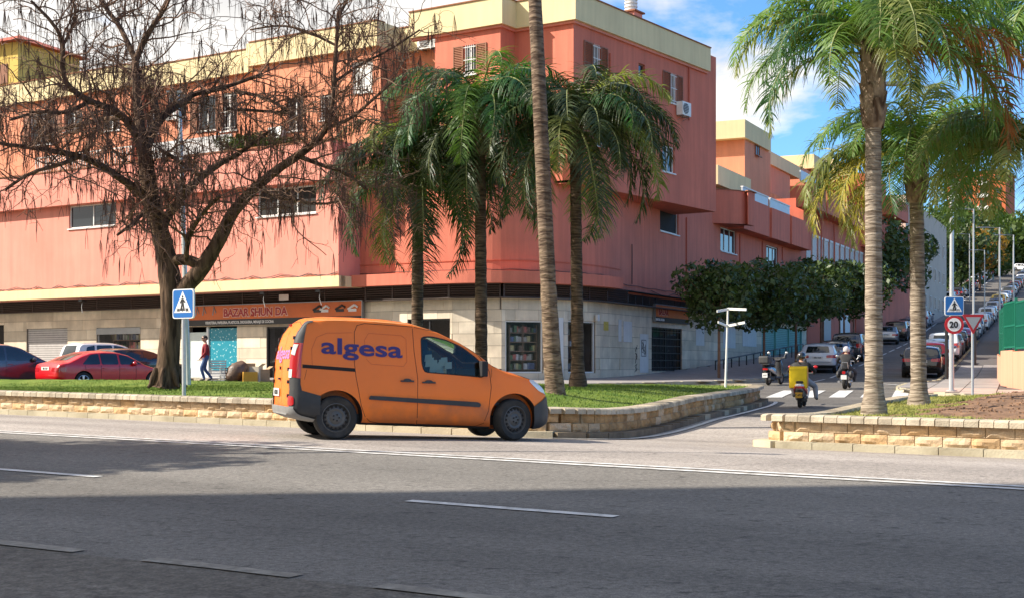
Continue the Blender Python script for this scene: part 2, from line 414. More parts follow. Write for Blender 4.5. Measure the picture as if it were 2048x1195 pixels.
def rock_block_mesh(k):
    """split-faced block 1x1x1: front (-Y) side broken and bulging"""
    rr = random.Random(k); mb = MB(); nx, nz_ = 5, 3; vs = []
    for j in range(nz_+1):
        for i in range(nx+1):
            e = (i in (0, nx)) or (j in (0, nz_))
            vs.append((i/nx-.5, -.5-(0 if e else rr.uniform(.05, .22)), j/nz_-.5))
    fs = []
    for j in range(nz_):
        for i in range(nx):
            a = j*(nx+1)+i; fs += [(a, a+1, a+nx+2), (a, a+nx+2, a+nx+1)] if rr.random() < .5 else [(a, a+1, a+nx+1), (a+1, a+nx+2, a+nx+1)]
    k0 = len(vs); vs += [(-.5, .5, -.5), (.5, .5, -.5), (.5, .5, .5), (-.5, .5, .5)]
    c = [0, nx, (nx+1)*nz_+nx, (nx+1)*nz_]
    fs += [(k0+1, k0, k0+3, k0+2), (c[0], k0, k0+1, c[1]), (c[1], k0+1, k0+2, c[2]), (c[2], k0+2, k0+3, c[3]), (c[3], k0+3, k0, c[0])]
    mb.add(vs, fs); me = mb.mesh('split_block'); me.materials.append(None); return me
BLK = [rock_block_mesh(k) for k in range(6)]
def cap_mesh():
    mb = MB(); pr = [(-.5, -.5), (-.5, .25), (-.42, .42), (-.3, .5), (.5, .5), (.5, -.5)]
    n = len(pr); vs = [(-.468, p[0], p[1]) for p in pr]+[(.468, p[0], p[1]) for p in pr]
    mb.add(vs, [tuple(range(n)), tuple(reversed(range(n, 2*n)))]+[(i, n+i, n+(i+1) % n, (i+1) % n) for i in range(n)])
    me = mb.mesh('cap'); me.materials.append(None); return me
CAPM = cap_mesh()
def shared(name, me, parent, c, size, rz, m):
    o = bpy.data.objects.new(name, me); COL.objects.link(o); o.material_slots[0].link = 'OBJECT'; o.material_slots[0].material = m
    oo, prz = ORG[parent.name]; o.parent = parent; o.location = Vector(c)-oo; o.scale = size; o.rotation_euler = (0, 0, rz); return o
CH, KH, CAPH = .155, .11, .105     # course, kerb and cap heights
def planter_wall(root, path, stain_shade_from=1e9, inset=.22, courses=2, blk=.40, kerb=True, kstep=.62, kw=.26):
    """path: outer foot of the kerb, left to right; wall stands inset behind it"""
    def off(P, d):
        out = []
        for i, p in enumerate(P):
            t = (P[min(i+1, len(P)-1)]-P[max(i-1, 0)]); t.z = 0; t.normalize(); out.append(p+Vector((-t.y, t.x, 0))*d)
        return out
    P0 = [Vector((p[0], p[1], 0)) for p in path]
    if kerb:
        P = resample(P0, kstep); O = off(P, kw/2)
        for i in range(len(P)-1):
            c = (O[i]+O[i+1])/2; t = O[i+1]-O[i]; z0 = zg(c.x, c.y)
            dd = c.x > stain_shade_from
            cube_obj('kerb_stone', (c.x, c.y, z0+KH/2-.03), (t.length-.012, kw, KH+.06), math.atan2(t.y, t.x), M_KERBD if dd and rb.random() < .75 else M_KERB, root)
    Wp = off(P0, inset+.12)
    for k in range(courses):
        P = resample(Wp, blk)
        for i in range(len(P)-1):
            a, b_ = P[i], P[i+1]
            if k % 2: a, b_ = P[i].lerp(P[i+1], .5), P[min(i+2, len(P)-1)].lerp(P[i+1], .5) if i+2 < len(P) else P[i+1]
            c = (a+b_)/2; t = b_-a; z0 = zg(c.x, c.y)+KH-.005+k*CH
            dd = c.x > stain_shade_from
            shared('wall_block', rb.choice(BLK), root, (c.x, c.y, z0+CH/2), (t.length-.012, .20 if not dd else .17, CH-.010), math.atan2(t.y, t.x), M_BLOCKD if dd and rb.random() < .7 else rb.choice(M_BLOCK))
    core = MB(); P = resample(Wp, .8)
    for i in range(len(P)-1):
        c = (P[i]+P[i+1])/2; t = P[i+1]-P[i]; core.box((c.x, c.y, zg(c.x, c.y)+.20), (t.length+.01, .16, .54), math.atan2(t.y, t.x))
    core.build('mortar_core', M_MORTAR, root)
    P = resample(off(P0, inset+.09), .205)
    for i in range(len(P)-1):
        c = (P[i]+P[i+1])/2; t = P[i+1]-P[i]; z0 = zg(c.x, c.y)+KH-.005+courses*CH
        shared('cap_stone', CAPM, root, (c.x, c.y, z0+CAPH/2), (t.length, .36, CAPH), math.atan2(t.y, t.x)+rb.uniform(-.025, .025), rb.choice(M_CAPS))
TOPZ = KH+2*CH+.07
kl = [hit(0, 825), hit(250, 840), hit(580, 853), hit(800, 862), hit(1024, 872)]
LP = [roadp(RU.dot(kl[2])+s_, RNn.dot(kl[2])) for s_ in (-36, -26, -16, -8, -1)]
LP += [Vector(p) for p in ((-1.9, 24.2, 0), (-.4, 23.35, 0), (.75, 22.95, 0), (1.6, 23.6, 0), (2.45, 25.6, 0), (3.4, 27.9, 0), (5.2, 33.3, 0), (7.0, 39.2, 0), (7.55, 41.0, 0), (7.5, 41.5, 0), (7.15, 41.9, 0), (6.4, 42.2, 0))]
LPATH = smooth_path([(p.x, p.y, 0) for p in LP], 2)
lw = thing('planter_wall', 'long split-block planter wall with rounded corner behind the orange van', 'wall', (0, 26, .4))
planter_wall(lw, [p for p in LPATH if p.x > -16.5], stain_shade_from=.9)  # beyond this x: stained blocks, and kerbs with shade in their colour
rk = RNn.dot(K1)
RS = RU.dot(hit(1520, 895))-.22
RPp = [Vector(p) for p in ((9.3, 32.2, 0), (7.2, 28.6, 0), (5.5, 25.2, 0), (4.2, 22.6, 0))]
q0 = RU*(RS+.0)+RNn*rk
RPp += [Vector((q0.x-.02, q0.y+.5, 0)), q0+RU*.10]+[RU*(RS+s_)+RNn*rk for s_ in (.6, 1.5, 3, 6, 10, 14)]
RPATH = smooth_path([(p.x, p.y, 0) for p in RPp], 2)
rw = thing('planter_wall', 'short sunlit split-block planter wall at the right with pale rounded cap stones', 'wall', (8, 20, .4))
planter_wall(rw, RPATH)
# ------------------------------------------------------------------ planter beds
def inside(poly, x, y):
    c = False; n = len(poly); j = n-1
    for i in range(n):
        if (poly[i][1] > y) != (poly[j][1] > y) and x < (poly[j][0]-poly[i][0])*(y-poly[i][1])/(poly[j][1]-poly[i][1])+poly[i][0]: c = not c
        j = i
    return c
def edge_d(poly, x, y):
    best = 1e9
    for i in range(len(poly)):
        ax, ay = poly[i][0], poly[i][1]; bx, by = poly[(i+1) % len(poly)][0], poly[(i+1) % len(poly)][1]
        dx, dy = bx-ax, by-ay; t = max(0, min(1, ((x-ax)*dx+(y-ay)*dy)/(dx*dx+dy*dy+1e-9)))
        best = min(best, math.hypot(x-ax-dx*t, y-ay-dy*t))
    return best
def shrink(P, d):
    out = []
    for i, p in enumerate(P):
        t = (P[min(i+1, len(P)-1)]-P[max(i-1, 0)]); t.z = 0; t.normalize(); out.append(p+Vector((-t.y, t.x, 0))*d)
    return out
LPOLY = [(p.x, p.y) for p in shrink(LPATH, .36)]+[(4.8, 42.6), (0, 42.4), (-4, 43), (-12, 46.2), (-22, 51), (-34, 58), (-44, 62)]
RPOLY = [(p.x, p.y) for p in shrink(RPATH, .36)]+[(22, 14), (24, 26), (15, 31.8), (11, 33)]
def bed_z(poly, x, y, rise):
    d = edge_d(poly, x, y); return zg(x, y)*.5+.5*pw(y, GY, [g for g in GZ])+0
def lbz(x, y):
    d = edge_d(LPOLY, x, y); f = min(zg(x, y), .75)+TOPZ-.03; g = pw(x, [-22, -12, -9, -7, 0, 7], [.97, 1.0, 1.06, 1.11, 1.15, 1.06])
    return lerp(f, g, sst(0, 2.5, d))+.02*noise.noise(Vector((x*.9, y*.9, 0)))
def rbz(x, y):
    d = edge_d(RPOLY, x, y)
    return zg(x, y)+TOPZ-.03+.05*sst(0, 3, d)-.0*d+.02*noise.noise(Vector((x*1.3, y*1.3, 4)))+(.05*noise.noise(Vector((x*3, y*3, 1)))+.09*sst(.9, 2.2, d) if d > 1.0 else 0)
def grass_mat(name, c1, c2):
    m = bpy.data.materials.new(name); m.use_nodes = True; n = m.node_tree.nodes; l = m.node_tree.links; b = n['Principled BSDF']
    geo = nd(n, 'ShaderNodeNewGeometry'); t = nd(n, 'ShaderNodeTexNoise'); t.inputs['Scale'].default_value = 1.3; t.inputs['Detail'].default_value = 7; l.new(geo.outputs['Position'], t.inputs['Vector'])
    r = nd(n, 'ShaderNodeValToRGB'); r.color_ramp.elements[0].position = .35; r.color_ramp.elements[1].position = .65; r.color_ramp.elements[0].color = (*c1, 1); r.color_ramp.elements[1].color = (*c2, 1)
    l.new(t.outputs[0], r.inputs[0])
    t2 = nd(n, 'ShaderNodeTexNoise'); t2.inputs['Scale'].default_value = 30; t2.inputs['Detail'].default_value = 3; l.new(geo.outputs['Position'], t2.inputs['Vector'])
    mr = nd(n, 'ShaderNodeMapRange'); mr.inputs[3].default_value = .6; mr.inputs[4].default_value = 1.4; l.new(t2.outputs[0], mr.inputs[0])
    s = nd(n, 'ShaderNodeVectorMath', operation='SCALE'); l.new(r.outputs[0], s.inputs[0]); l.new(mr.outputs[0], s.inputs['Scale'])
    l.new(s.outputs[0], b.inputs['Base Color']); b.inputs['Roughness'].default_value = .75; b.inputs['Specular IOR Level'].default_value = .2
    bp = nd(n, 'ShaderNodeBump'); bp.inputs['Strength'].default_value = .8; bp.inputs['Distance'].default_value = .05; l.new(t2.outputs[0], bp.inputs['Height']); l.new(bp.outputs[0], b.inputs['Normal'])
    MATS[name] = m; return m
M_GRASS = grass_mat('lawn', (.095, .165, .020), (.19, .25, .042)); M_GRASS2 = grass_mat('dry_lawn', (.20, .22, .05), (.36, .34, .10))
M_SOIL = mat('bare_soil', (.24, .135, .075), .97, .35, 4, 1.0, 18, dirt=(.07, .04, .025), da=.8, ds=2.5)
axl = axis([(-34, -20, 1), (-20, 9, .35)]); ayl = axis([(21, 62, .35)])
sheet('lawn_bed', axl, ayl, lbz, M_GRASS, keep=lambda x, y: inside(LPOLY, x, y))
axr = axis([(2.5, 24, .2)]); ayr = axis([(13, 34, .2)])
soil = lambda x, y: edge_d(RPOLY, x, y) > 1.6+.6*noise.noise(Vector((x*1.1, y*1.1, 2)))
sheet('lawn_strip', axr, ayr, rbz, M_GRASS2, keep=lambda x, y: inside(RPOLY, x, y) and not soil(x, y))
sheet('soil_bed', axr, ayr, rbz, M_SOIL, keep=lambda x, y: inside(RPOLY, x, y) and soil(x, y))
def blades(name, poly, fz, n, h, m, seed, region, cond=None, label='x', w=.008):
    rr = random.Random(seed); mb = MB(); k = 0
    x0, x1, y0, y1 = region
    while k < n:
        x = rr.uniform(x0, x1); y = rr.uniform(y0, y1)
        if not inside(poly, x, y) or (cond and not cond(x, y)): continue
        k += 1; z = fz(x, y)-.01; a = rr.uniform(0, PI); hh = h*rr.uniform(.5, 1.3); dx, dy = math.cos(a)*w, math.sin(a)*w; lx, ly = rr.uniform(-.5, .5)*hh, rr.uniform(-.5, .5)*hh
        mb.add([(x-dx, y-dy, z), (x+dx, y+dy, z), (x+lx, y+ly, z+hh)], [(0, 1, 2)])
    o = mb.build(name, m); tag(o, label, 'grass', kind='stuff'); return o
blades('grass', LPOLY, lbz, 70000, .045, M_GRASS, 5, (-17, 8, 22, 47), None, 'short green lawn grass in the long planter around the bare tree', .011)
blades('grass', RPOLY, rbz, 16000, .05, M_GRASS2, 6, (3, 13, 16, 33), lambda x, y: not soil(x, y), 'dry yellow-green grass strip behind the cap stones of the right planter', .009)
rr_ = random.Random(3); mb = MB()
for _ in range(5200):
    x = rr_.uniform(4, 16); y = rr_.uniform(16, 33)
    if inside(RPOLY, x, y) and soil(x, y):
        s_ = rr_.uniform(.01, .035); mb.box((x, y, rbz(x, y)+s_*.25), (s_, s_*rr_.uniform(.6, 1.2), s_*.7), rr_.uniform(0, 3))
tag(mb.build('soil_clods', M_SOIL), 'loose brown soil clods around the right palm trunks', 'soil', kind='stuff')
# white edge lines along the kerbs of the junction
mb = MB(); P = resample([p for p in shrink([Vector((p.x, p.y, 0)) for p in LPATH], -.16) if p.x > .3 and p.y < 41.2], .5); Q = shrink(P, -.12)
for i in range(len(P)): mb.v += [(P[i].x, P[i].y, zg(P[i].x, P[i].y)+.016), (Q[i].x, Q[i].y, zg(Q[i].x, Q[i].y)+.016)]
for i in range(len(P)-1): mb.f.append((2*i, 2*i+1, 2*i+3, 2*i+2)); mb.m.append(0)
tag(mb.build('edge_line', M_LINE), kind='structure')
# ------------------------------------------------------------------ buildings
PINK = mat('pink_plaster_shaded', (.64, .18, .112), .9, .07, .5, .25, 30, streak=.18, dirt=(.42, .13, .09), da=.5, ds=.35)  # deeper copy of the plaster: shade of the right side put into the colour
PINKL = mat('pink_plaster_sunlit', (.74, .28, .21), .9, .06, .5, .25, 30, streak=.13, dirt=(.5, .2, .14), da=.45, ds=.3)  # paler copy of the same plaster: sunlight on the left side put into colour
REDP = mat('red_plaster', (.56, .135, .078), .9, .07, .5, .25, 30, streak=.12)
ORANGE = mat('orange_plaster', (.72, .275, .155), .9, .07, .5, .25, 30, streak=.12)
CREAM = mat('cream_plaster', (.74, .60, .34), .9, .05, .6, .2, 30, streak=.10)
TAN = mat('tan_render', (.40, .27, .13), .92, .14, .35, .3, 20, streak=.35)
TILE = mat('roof_coping', (.30, .12, .06), .9, .2, 4)
STONE = [mat('stone_cladding_%s' % n_, c, .75, .10, 1.3, .25, 30, dirt=(.30, .25, .19), da=.5, ds=.9, streak=.12) for n_, c in (('a', (.74, .62, .46)), ('b', (.67, .57, .43)), ('c', (.78, .67, .51)), ('d', (.62, .53, .40)))]
GROUT = mat('stone_joint', (.20, .17, .14), .95, .1)
LOUV = mat('brown_louvre', (.060, .038, .030), .5, .1)
DARK = mat('dark_recess', (.018, .016, .015), .9, .2)
def glassm(name, col, rough=.03): return mat(name, col, rough, .0, spec=.9)
GLASS = glassm('window_glass', (.018, .022, .025))
SHOPG = mat('shop_glass', (.85, .9, .9), .0, 0, trans=1.0, alpha=.25)
WHITE = mat('white_paint', (.74, .73, .70), .5, .06, 4)
ALU = mat('aluminium_frame', (.55, .54, .52), .4, .06, metal=.4)
BROWN = mat('brown_shutter', (.27, .10, .045), .6, .12, 3)
GREYM = mat('grey_metal', (.30, .30, .30), .45, .1, metal=.6)
BLACKM = mat('black_metal', (.02, .02, .022), .45, .1)
ROLLER = mat('roller_shutter_metal', (.45, .42, .40), .5, .1, 5)
class Fr:
    def __init__(s, o, u):
        s.o = Vector((o[0], o[1])); s.u = Vector(u).normalized(); s.n = Vector((s.u.y, -s.u.x)); s.a = math.atan2(s.u.y, s.u.x)
    def p(s, a, n, z): q = s.o+s.u*a+s.n*n; return Vector((q.x, q.y, z))
    def px(s, x, n=0.0):
        k = (x-1024)/FPX; a = s.o+s.n*n; return (k*a.y-a.x)/(s.u.x-k*s.u.y)
    def pz(s, x, y, n=0.0):
        q = s.p(s.px(x, n), n, 0); return CZ+(HY-y)*q.y/FPX
    def box(s, mb, a0, a1, n0, n1, z0, z1, m=None): mb.box(s.p((a0+a1)/2, (n0+n1)/2, (z0+z1)/2), (abs(a1-a0), abs(n1-n0), z1-z0), s.a, m)
def wall(mb, fr, n, s0, s1, z0, z1, holes=(), dep=.18, m=None):
    hs = [h for h in holes if h[1] > s0 and h[0] < s1 and h[3] > z0 and h[2] < z1]
    S = sorted({s0, s1}|{min(max(h[i], s0), s1) for h in hs for i in (0, 1)}); Z = sorted({z0, z1}|{min(max(h[i], z0), z1) for h in hs for i in (2, 3)})
    isH = lambda a, z: any(h[0] < a < h[1] and h[2] < z < h[3] for h in hs)
    for i in range(len(S)-1):
        for j in range(len(Z)-1):
            if S[i+1]-S[i] < 1e-4 or Z[j+1]-Z[j] < 1e-4 or isH((S[i]+S[i+1])/2, (Z[j]+Z[j+1])/2): continue
            mb.quad(fr.p(S[i], n, Z[j]), fr.p(S[i+1], n, Z[j]), fr.p(S[i+1], n, Z[j+1]), fr.p(S[i], n, Z[j+1]), m)
    for a, b, c, d in hs:
        c_ = max(c, z0)
        for q in (((a, c_), (b, c_)), ((b, c_), (b, d)), ((b, d), (a, d)), ((a, d), (a, c_))):
            mb.quad(fr.p(q[0][0], n, q[0][1]), fr.p(q[1][0], n, q[1][1]), fr.p(q[1][0], n-dep, q[1][1]), fr.p(q[0][0], n-dep, q[0][1]), m)
def window(fr, n, h, root, dep=.14, fm=None, pane=None, mull=1, sill=True, fw=.06, bars=False, hbar=0):
    a, b, c, d = h; mb = MB(); fm = fm or WHITE
    fr.box(mb, a, a+fw, n-dep, n-dep+.06, c, d); fr.box(mb, b-fw, b, n-dep, n-dep+.06, c, d)
    fr.box(mb, a+fw, b-fw, n-dep, n-dep+.06, c, c+fw); fr.box(mb, a+fw, b-fw, n-dep, n-dep+.06, d-fw, d)
    for k in range(1, mull+1):
        x = lerp(a, b, k/(mull+1)); fr.box(mb, x-fw*.5, x+fw*.5, n-dep, n-dep+.055, c+fw, d-fw)
    for k in range(1, hbar+1):
        z = lerp(c, d, k/(hbar+1)); fr.box(mb, a+fw, b-fw, n-dep+.002, n-dep+.05, z-.02, z+.02)
    w = mb.build('window_frame', fm, root)
    g = MB(); g.quad(fr.p(a+.01, n-dep+.02, c+.01), fr.p(b-.01, n-dep+.02, c+.01), fr.p(b-.01, n-dep+.02, d-.01), fr.p(a+.01, n-dep+.02, d-.01)); g.build('pane', pane or GLASS, w)
    if sill: s_ = MB(); fr.box(s_, a-.06, b+.06, n-.02, n+.07, c-.06, c-.003); s_.build('sill', fm, w)
    if bars:
        s_ = MB()
        for k in range(1, 6): x = lerp(a, b, k/6); s_.tube([fr.p(x, n+.03, c), fr.p(x, n+.03, d)], .010, 5)
        for k in (0.08, .5, .92): z = lerp(c, d, k); fr.box(s_, a, b, n+.018, n+.042, z-.012, z+.012)
        s_.build('grille', WHITE, w)
    return w
def shutter(fr, n, a, b, c, d, root, m=None):
    mb = MB(); fw = .05
    fr.box(mb, a, a+fw, n+.01, n+.05, c, d); fr.box(mb, b-fw, b, n+.01, n+.05, c, d); fr.box(mb, a+fw, b-fw, n+.012, n+.048, c, c+fw); fr.box(mb, a+fw, b-fw, n+.012, n+.048, d-fw, d)
    s_ = mb.build('shutter', m or BROWN, root); l_ = MB(); k = max(4, int((d-c)/.075))
    for i in range(k):
        z = lerp(c+fw, d-fw, (i+.5)/k); q = fr.p((a+b)/2, n+.028, z); nn = Vector((fr.n.x, fr.n.y, 0)); uu = Vector((fr.u.x, fr.u.y, 0))
        vz = (Vector((0, 0, 1))*.8-nn*.6).normalized(); l_.box(q, (b-a-2*fw, .008, .06), axes=(uu, vz.cross(uu), vz))
    l_.build('slat', m or BROWN, s_); tag(bpy.data.objects[COL.objects[-1].name] if False else COL.objects[-1], kind='stuff')
    return s_
def ac_unit(fr, n, a, z, label, w=.8, h=.55, group='air conditioning units'):
    c = fr.p(a, n+.2, z); r = thing('air_conditioner', label, 'air conditioner', c, group, fr.a); M = WHITE
    mb = MB(); mb.box((0, 0, h/2), (w, .32, h)); mb.build('casing', M, r, local=True)
    mb = MB(); mb.cyl((-.1, -.175, h/2), h*.40, .03, (0, 1, 0), 20); mb.build('fan_grille', mat('fan_grille', (.07, .07, .075), .6, .2), r, local=True)
    mb = MB()
    for k in range(7): mb.box((-.1, -.195, h*.15+k*h*.117), (h*.78, .008, .012))
    tag(mb.build('grille_bar', M, r, local=True), kind='stuff')
    for x in (-.25, .25):
        mb = MB(); mb.box((x, .08, -.03), (.04, .5, .04)); mb.tube([(x, -.15, -.03), (x, .30, -.25)], .012, 5); mb.build('bracket', GREYM, r, local=True)
    return r
# --- the big corner building
cb_ = thing('apartment_building', 'large pink corner apartment building with stone shopfronts and cream parapets', 'building', (0, 62, .8))
FL = Fr((-9.3, 60), (.834, -.552))
SE = FL.px(677); SW = -36.0
# window openings in the mezzanine of the left block
mzw = [(FL.px(138), FL.px(232), FL.pz(138, 458), FL.pz(138, 413)), (FL.px(515), FL.px(632), FL.pz(632, 425), FL.pz(632, 369)), (FL.px(-150), FL.px(-60), 7.9, 9.1)]
mb = MB(); wall(mb, FL, 0, SW, SE, 5.4, 9.5, mzw); 
FRt = Fr((FL.p(SE, 0, 0).x, FL.p(SE, 0, 0).y), (-FL.n.x, -FL.n.y))     # return face looking right
wall(mb, FRt, 0, 0, 1.5, 5.4, 11.1, ())
mb.build('wall', PINKL, cb_)
for i, h in enumerate(mzw): window(FL, 0, h, cb_, mull=2 if i == 1 else 1, pane=GLASS if i != 1 else DARK, fm=WHITE)
# added unseen core volumes that keep the light out
mb = MB()
def core(fr, a0, a1, n0, n1, z0, z1, m=DARK, nm='light_block_core', root=cb_):
    b = MB(); fr.box(b, a0, a1, n0, n1, z0, z1); return b.build(nm, m, root)
core(FL, SW, SE-.02, -14, -.30, 5.05, 10.0)
core(FL, SW, SE-.02, -1.56, -.02, 5.02, 5.3, PINKL, 'soffit')
mb = MB(); FL.box(mb, SW, SE+.12, -.3, .12, 5.0, 5.45); FRt.box(mb, .0, 1.46, 0, .12, 5.0, 5.45); mb.build('ledge', CREAM, cb_)
mb = MB(); FL.box(mb, SW, SE+.0, -.3, .40, 9.45, 11.1); mb.build('parapet', PINKL, cb_)
mb = MB(); FL.box(mb, SW, SE+.02, -.33, .44, 11.1, 11.16); mb.build('coping', TILE, cb_)
# terrace floor and things on the terrace
core(FL, SW, SE+2, -6.5, -.3, 9.9, 10.0, TAN, 'terrace_floor')
# upper storeys: (s0, s1, n) faces in px at their own offset
def face(fr, n, x0, x1, z0, z1, m, holes=(), par=True, ret0=None, ret1=None, name='wall'):
    a, b = fr.px(x0, n), fr.px(x1, n); mb = MB(); hh = [(fr.px(h[0], n), fr.px(h[1], n), fr.pz((h[0]+h[1])/2, h[3], n), fr.pz((h[0]+h[1])/2, h[2], n)) for h in holes]
    wall(mb, fr, n, a, b, z0, z1, hh); mb.build(name, m, cb_); return a, b, hh
ZP0, ZP1 = 15.8, 16.9
def parapet(fr, n, a, b, ext=.25, ze=0.0, mm=None, dp=.3):
    mb = MB(); fr.box(mb, a, b, n-dp, n+ext, ZP0, ZP1+ze); mb.build('parapet', mm or CREAM, cb_); mb = MB(); fr.box(mb, a-.03, b+.03, n-dp-.02, n+ext+.04, ZP1+ze, ZP1+ze+.05); mb.build('coping', TILE, cb_)
UP = []
A = face(FL, -3.55, 506, 761, 10, ZP0, ORANGE, [(703, 745, 122, 186), (575, 606, 196, 262), (640, 668, 190, 240), (600, 640, 290, 340)])
B = face(FL, -5.3, 761, 870, 10, ZP0, ORANGE, [(790, 812, 120, 170)])
C = face(FL, -4.5, 262, 505, 10, ZP0, ORANGE, [(335, 372, 186, 236), (395, 432, 192, 262), (440, 474, 186, 262), (290, 318, 225, 270)])
D = face(FL, -3.55, -300, 262, 10, ZP0, ORANGE, [(205, 240, 218, 262), (60, 110, 226, 290), (-60, -20, 240, 290), (128, 165, 222, 262)])
for n_, F in ((-3.55, A), (-5.3, B), (-4.5, C), (-3.55, D)):
    core(FL, F[0]+.02, F[1]-.02, -13, n_-.30, 10.0, ZP0+.2); parapet(FL, n_, F[0], F[1])
    for i, h in enumerate(F[2]):
        w_ = window(FL, n_, h, cb_, pane=WHITE if (n_ == -3.55 and i == 0 and F is A) else GLASS, bars=(i == 2))
        if i in (1,) and F is not A: shutter(FL, n_, h[0]-.5, h[0]-.02, h[2], h[3], cb_); shutter(FL, n_, h[1]+.02, h[1]+.5, h[2], h[3], cb_)
# side returns between the setbacks
def ret(fr, a, n0, n1, z0, z1, m, side=1):
    mb = MB(); q = [fr.p(a, n0, z0), fr.p(a, n1, z0), fr.p(a, n1, z1), fr.p(a, n0, z1)]; mb.quad(*(q if side > 0 else q[::-1])); mb.build('side_wall', m, cb_)
ret(FL, A[1], -3.55, -6, 10, ZP1, ORANGE); ret(FL, A[0], -3.55, -6, 10, ZP1, ORANGE); ret(FL, D[1], -3.55, -6, 10, ZP1, ORANGE)
for a_, n0_, n1_ in ((A[1], -3.35, -5.6), (A[0], -3.35, -4.8), (D[1], -3.35, -4.8)):
    mb = MB(); FL.box(mb, a_-.25, a_+.004, n1_, n0_, ZP0+.004, ZP1-.004); mb.build('parapet', CREAM, cb_)
# balcony partitions, rails and planting behind the band
mb = MB(); FL.box(mb, FL.px(300, -1.2), FL.px(462, -1.2), -1.3, -1.2, 10.9, 12.25); mb.build('terrace_screen', mat('pale_screen', (.55, .55, .55), .7, .08), cb_)
rail = thing('railing', 'white upright-bar railing on the pink terrace behind the bare tree', 'railing', FL.p(FL.px(160), -.1, 11.1))
mb = MB(); s0, s1 = FL.px(70, 0), FL.px(262, 0)
FL.box(mb, s0, s1, -.06, -.02, 11.95, 12.0); mb.build('top_rail', WHITE, rail)
k = int((s1-s0)/.16)
for i in range(k+1): cube_obj('baluster', FL.p(lerp(s0, s1, i/k), -.04, 11.56), (.03, .03, .78), FL.a, WHITE, rail)
ac_unit(FL, -3.55, FL.px(560, -3.55), 12.2, 'white air conditioner on the orange wall left of the white window')
ac_unit(FL, -5.3, FL.px(862, -5.3), FL.pz(862, 100, -5.3), 'white air conditioner under the cream parapet above the palm', 1.0, .7)
ac_unit(FL, -4.5, FL.px(352, -4.5), 14.0, 'white air conditioner on the orange wall behind the tree trunk')
mb = MB(); FL.box(mb, FL.px(535, -1), FL.px(690, -1), -2.2, -1.0, 11.0, 11.1)
# upper corner block
PX = PINK
FB = Fr((-.48, 58.1), (.834, -.552)); FBx = lambda x: FB.px(x)
wb = [(928, 952, 92, 150)]
mb = MB(); a0, a1 = FB.px(870), 0.0; hB = [(FB.px(928), FB.px(952), FB.pz(940, 150), FB.pz(940, 90)), (FB.px(925), FB.px(955), FB.pz(940, 300), FB.pz(940, 235))]
wall(mb, FB, 0, a0, a1, 9.3, ZP0, hB)
FR1 = Fr((-.48, 58.1), (-FB.n.x, -FB.n.y)); wall(mb, FR1, 0, 0, 1.06, 9.3, ZP0)
c1 = FR1.p(1.06, 0, 0); FC = Fr((c1.x, c1.y), (.834, -.552)); sC = FC.px(1147)
hC = [(.9, 1.9, 12.3, 13.6)]
wall(mb, FC, 0, 0, sC, 9.3, ZP0, [])
cc = FC.p(sC, 0, 0); FU = Fr((cc.x, cc.y), (.565, .825)); sU = FU.px(1432)
def hp(fr, x0, x1, y0, y1, n=0): return (fr.px(x0, n), fr.px(x1, n), fr.pz((x0+x1)/2, y1, n), fr.pz((x0+x1)/2, y0, n))
hU = [hp(FU, 1185, 1200, 90, 146), hp(FU, 1277, 1290, 128, 157), hp(FU, 1340, 1352.5, 148, 207), hp(FU, 1325, 1349, 292, 345), hp(FU, 1190, 1206, 240, 292), hp(FU, 1281, 1293, 255, 280)]
wall(mb, FU, 0, 0, sU, 9.2, ZP0, hU); 
mb.build('wall', PINK, cb_)
for h in hB: window(FB, 0, h, cb_, bars=True); shutter(FB, 0, h[0]-.55, h[0]-.03, h[2], h[3], cb_); shutter(FB, 0, h[1]+.03, h[1]+.55, h[2], h[3], cb_)
for i, h in enumerate(hU):
    window(FU, 0, h, cb_, bars=i in (0, 2, 4), fm=WHITE if i not in (1, 5) else BROWN, mull=0 if i in (1, 5) else 1)
    if i in (0, 2, 4):
        shutter(FU, 0, h[0]-.72, h[0]-.03, h[2]+.1, h[3], cb_); shutter(FU, 0, h[1]+.03, h[1]+.6, h[2]+.1, h[3], cb_)
# end return and soffit of the corner block
mb = MB(); FE = Fr((FU.p(sU, 0, 0).x, FU.p(sU, 0, 0).y), (-FU.n.x, -FU.n.y)); wall(mb, FE, 0, 0, 4, 9.2, 16.7); mb.build('side_wall', PINK, cb_)
mb = MB(); pts = [FB.p(a0, 0, 0), FB.p(0, 0, 0), FC.p(0, 0, 0), FC.p(sC, 0, 0), FU.p(sU, 0, 0), FE.p(4, 0, 0), FB.p(a0, -8, 0)]
mb.prism([(p.x, p.y) for p in pts], 9.18, 9.2); mb.build('soffit', PINK, cb_)
def inset_poly(P, d):
    out = []; n = len(P)
    for i in range(n):
        a, b, c = Vector(P[i-1]), Vector(P[i]), Vector(P[(i+1) % n]); t1 = (b-a).normalized(); t2 = (c-b).normalized()
        n1 = Vector((t1.y, -t1.x)); n2 = Vector((t2.y, -t2.x)); m_ = (n1+n2); m_ = m_/max(.2, m_.dot(n1)*1.0) if m_.length > 1e-6 else n1
        out.append(b-m_*d)
    return [(p.x, p.y) for p in out]
mb = MB(); mb.prism(inset_poly([(p.x, p.y) for p in pts], .32), 9.25, ZP1-.3); mb.build('light_block_core', DARK, cb_)
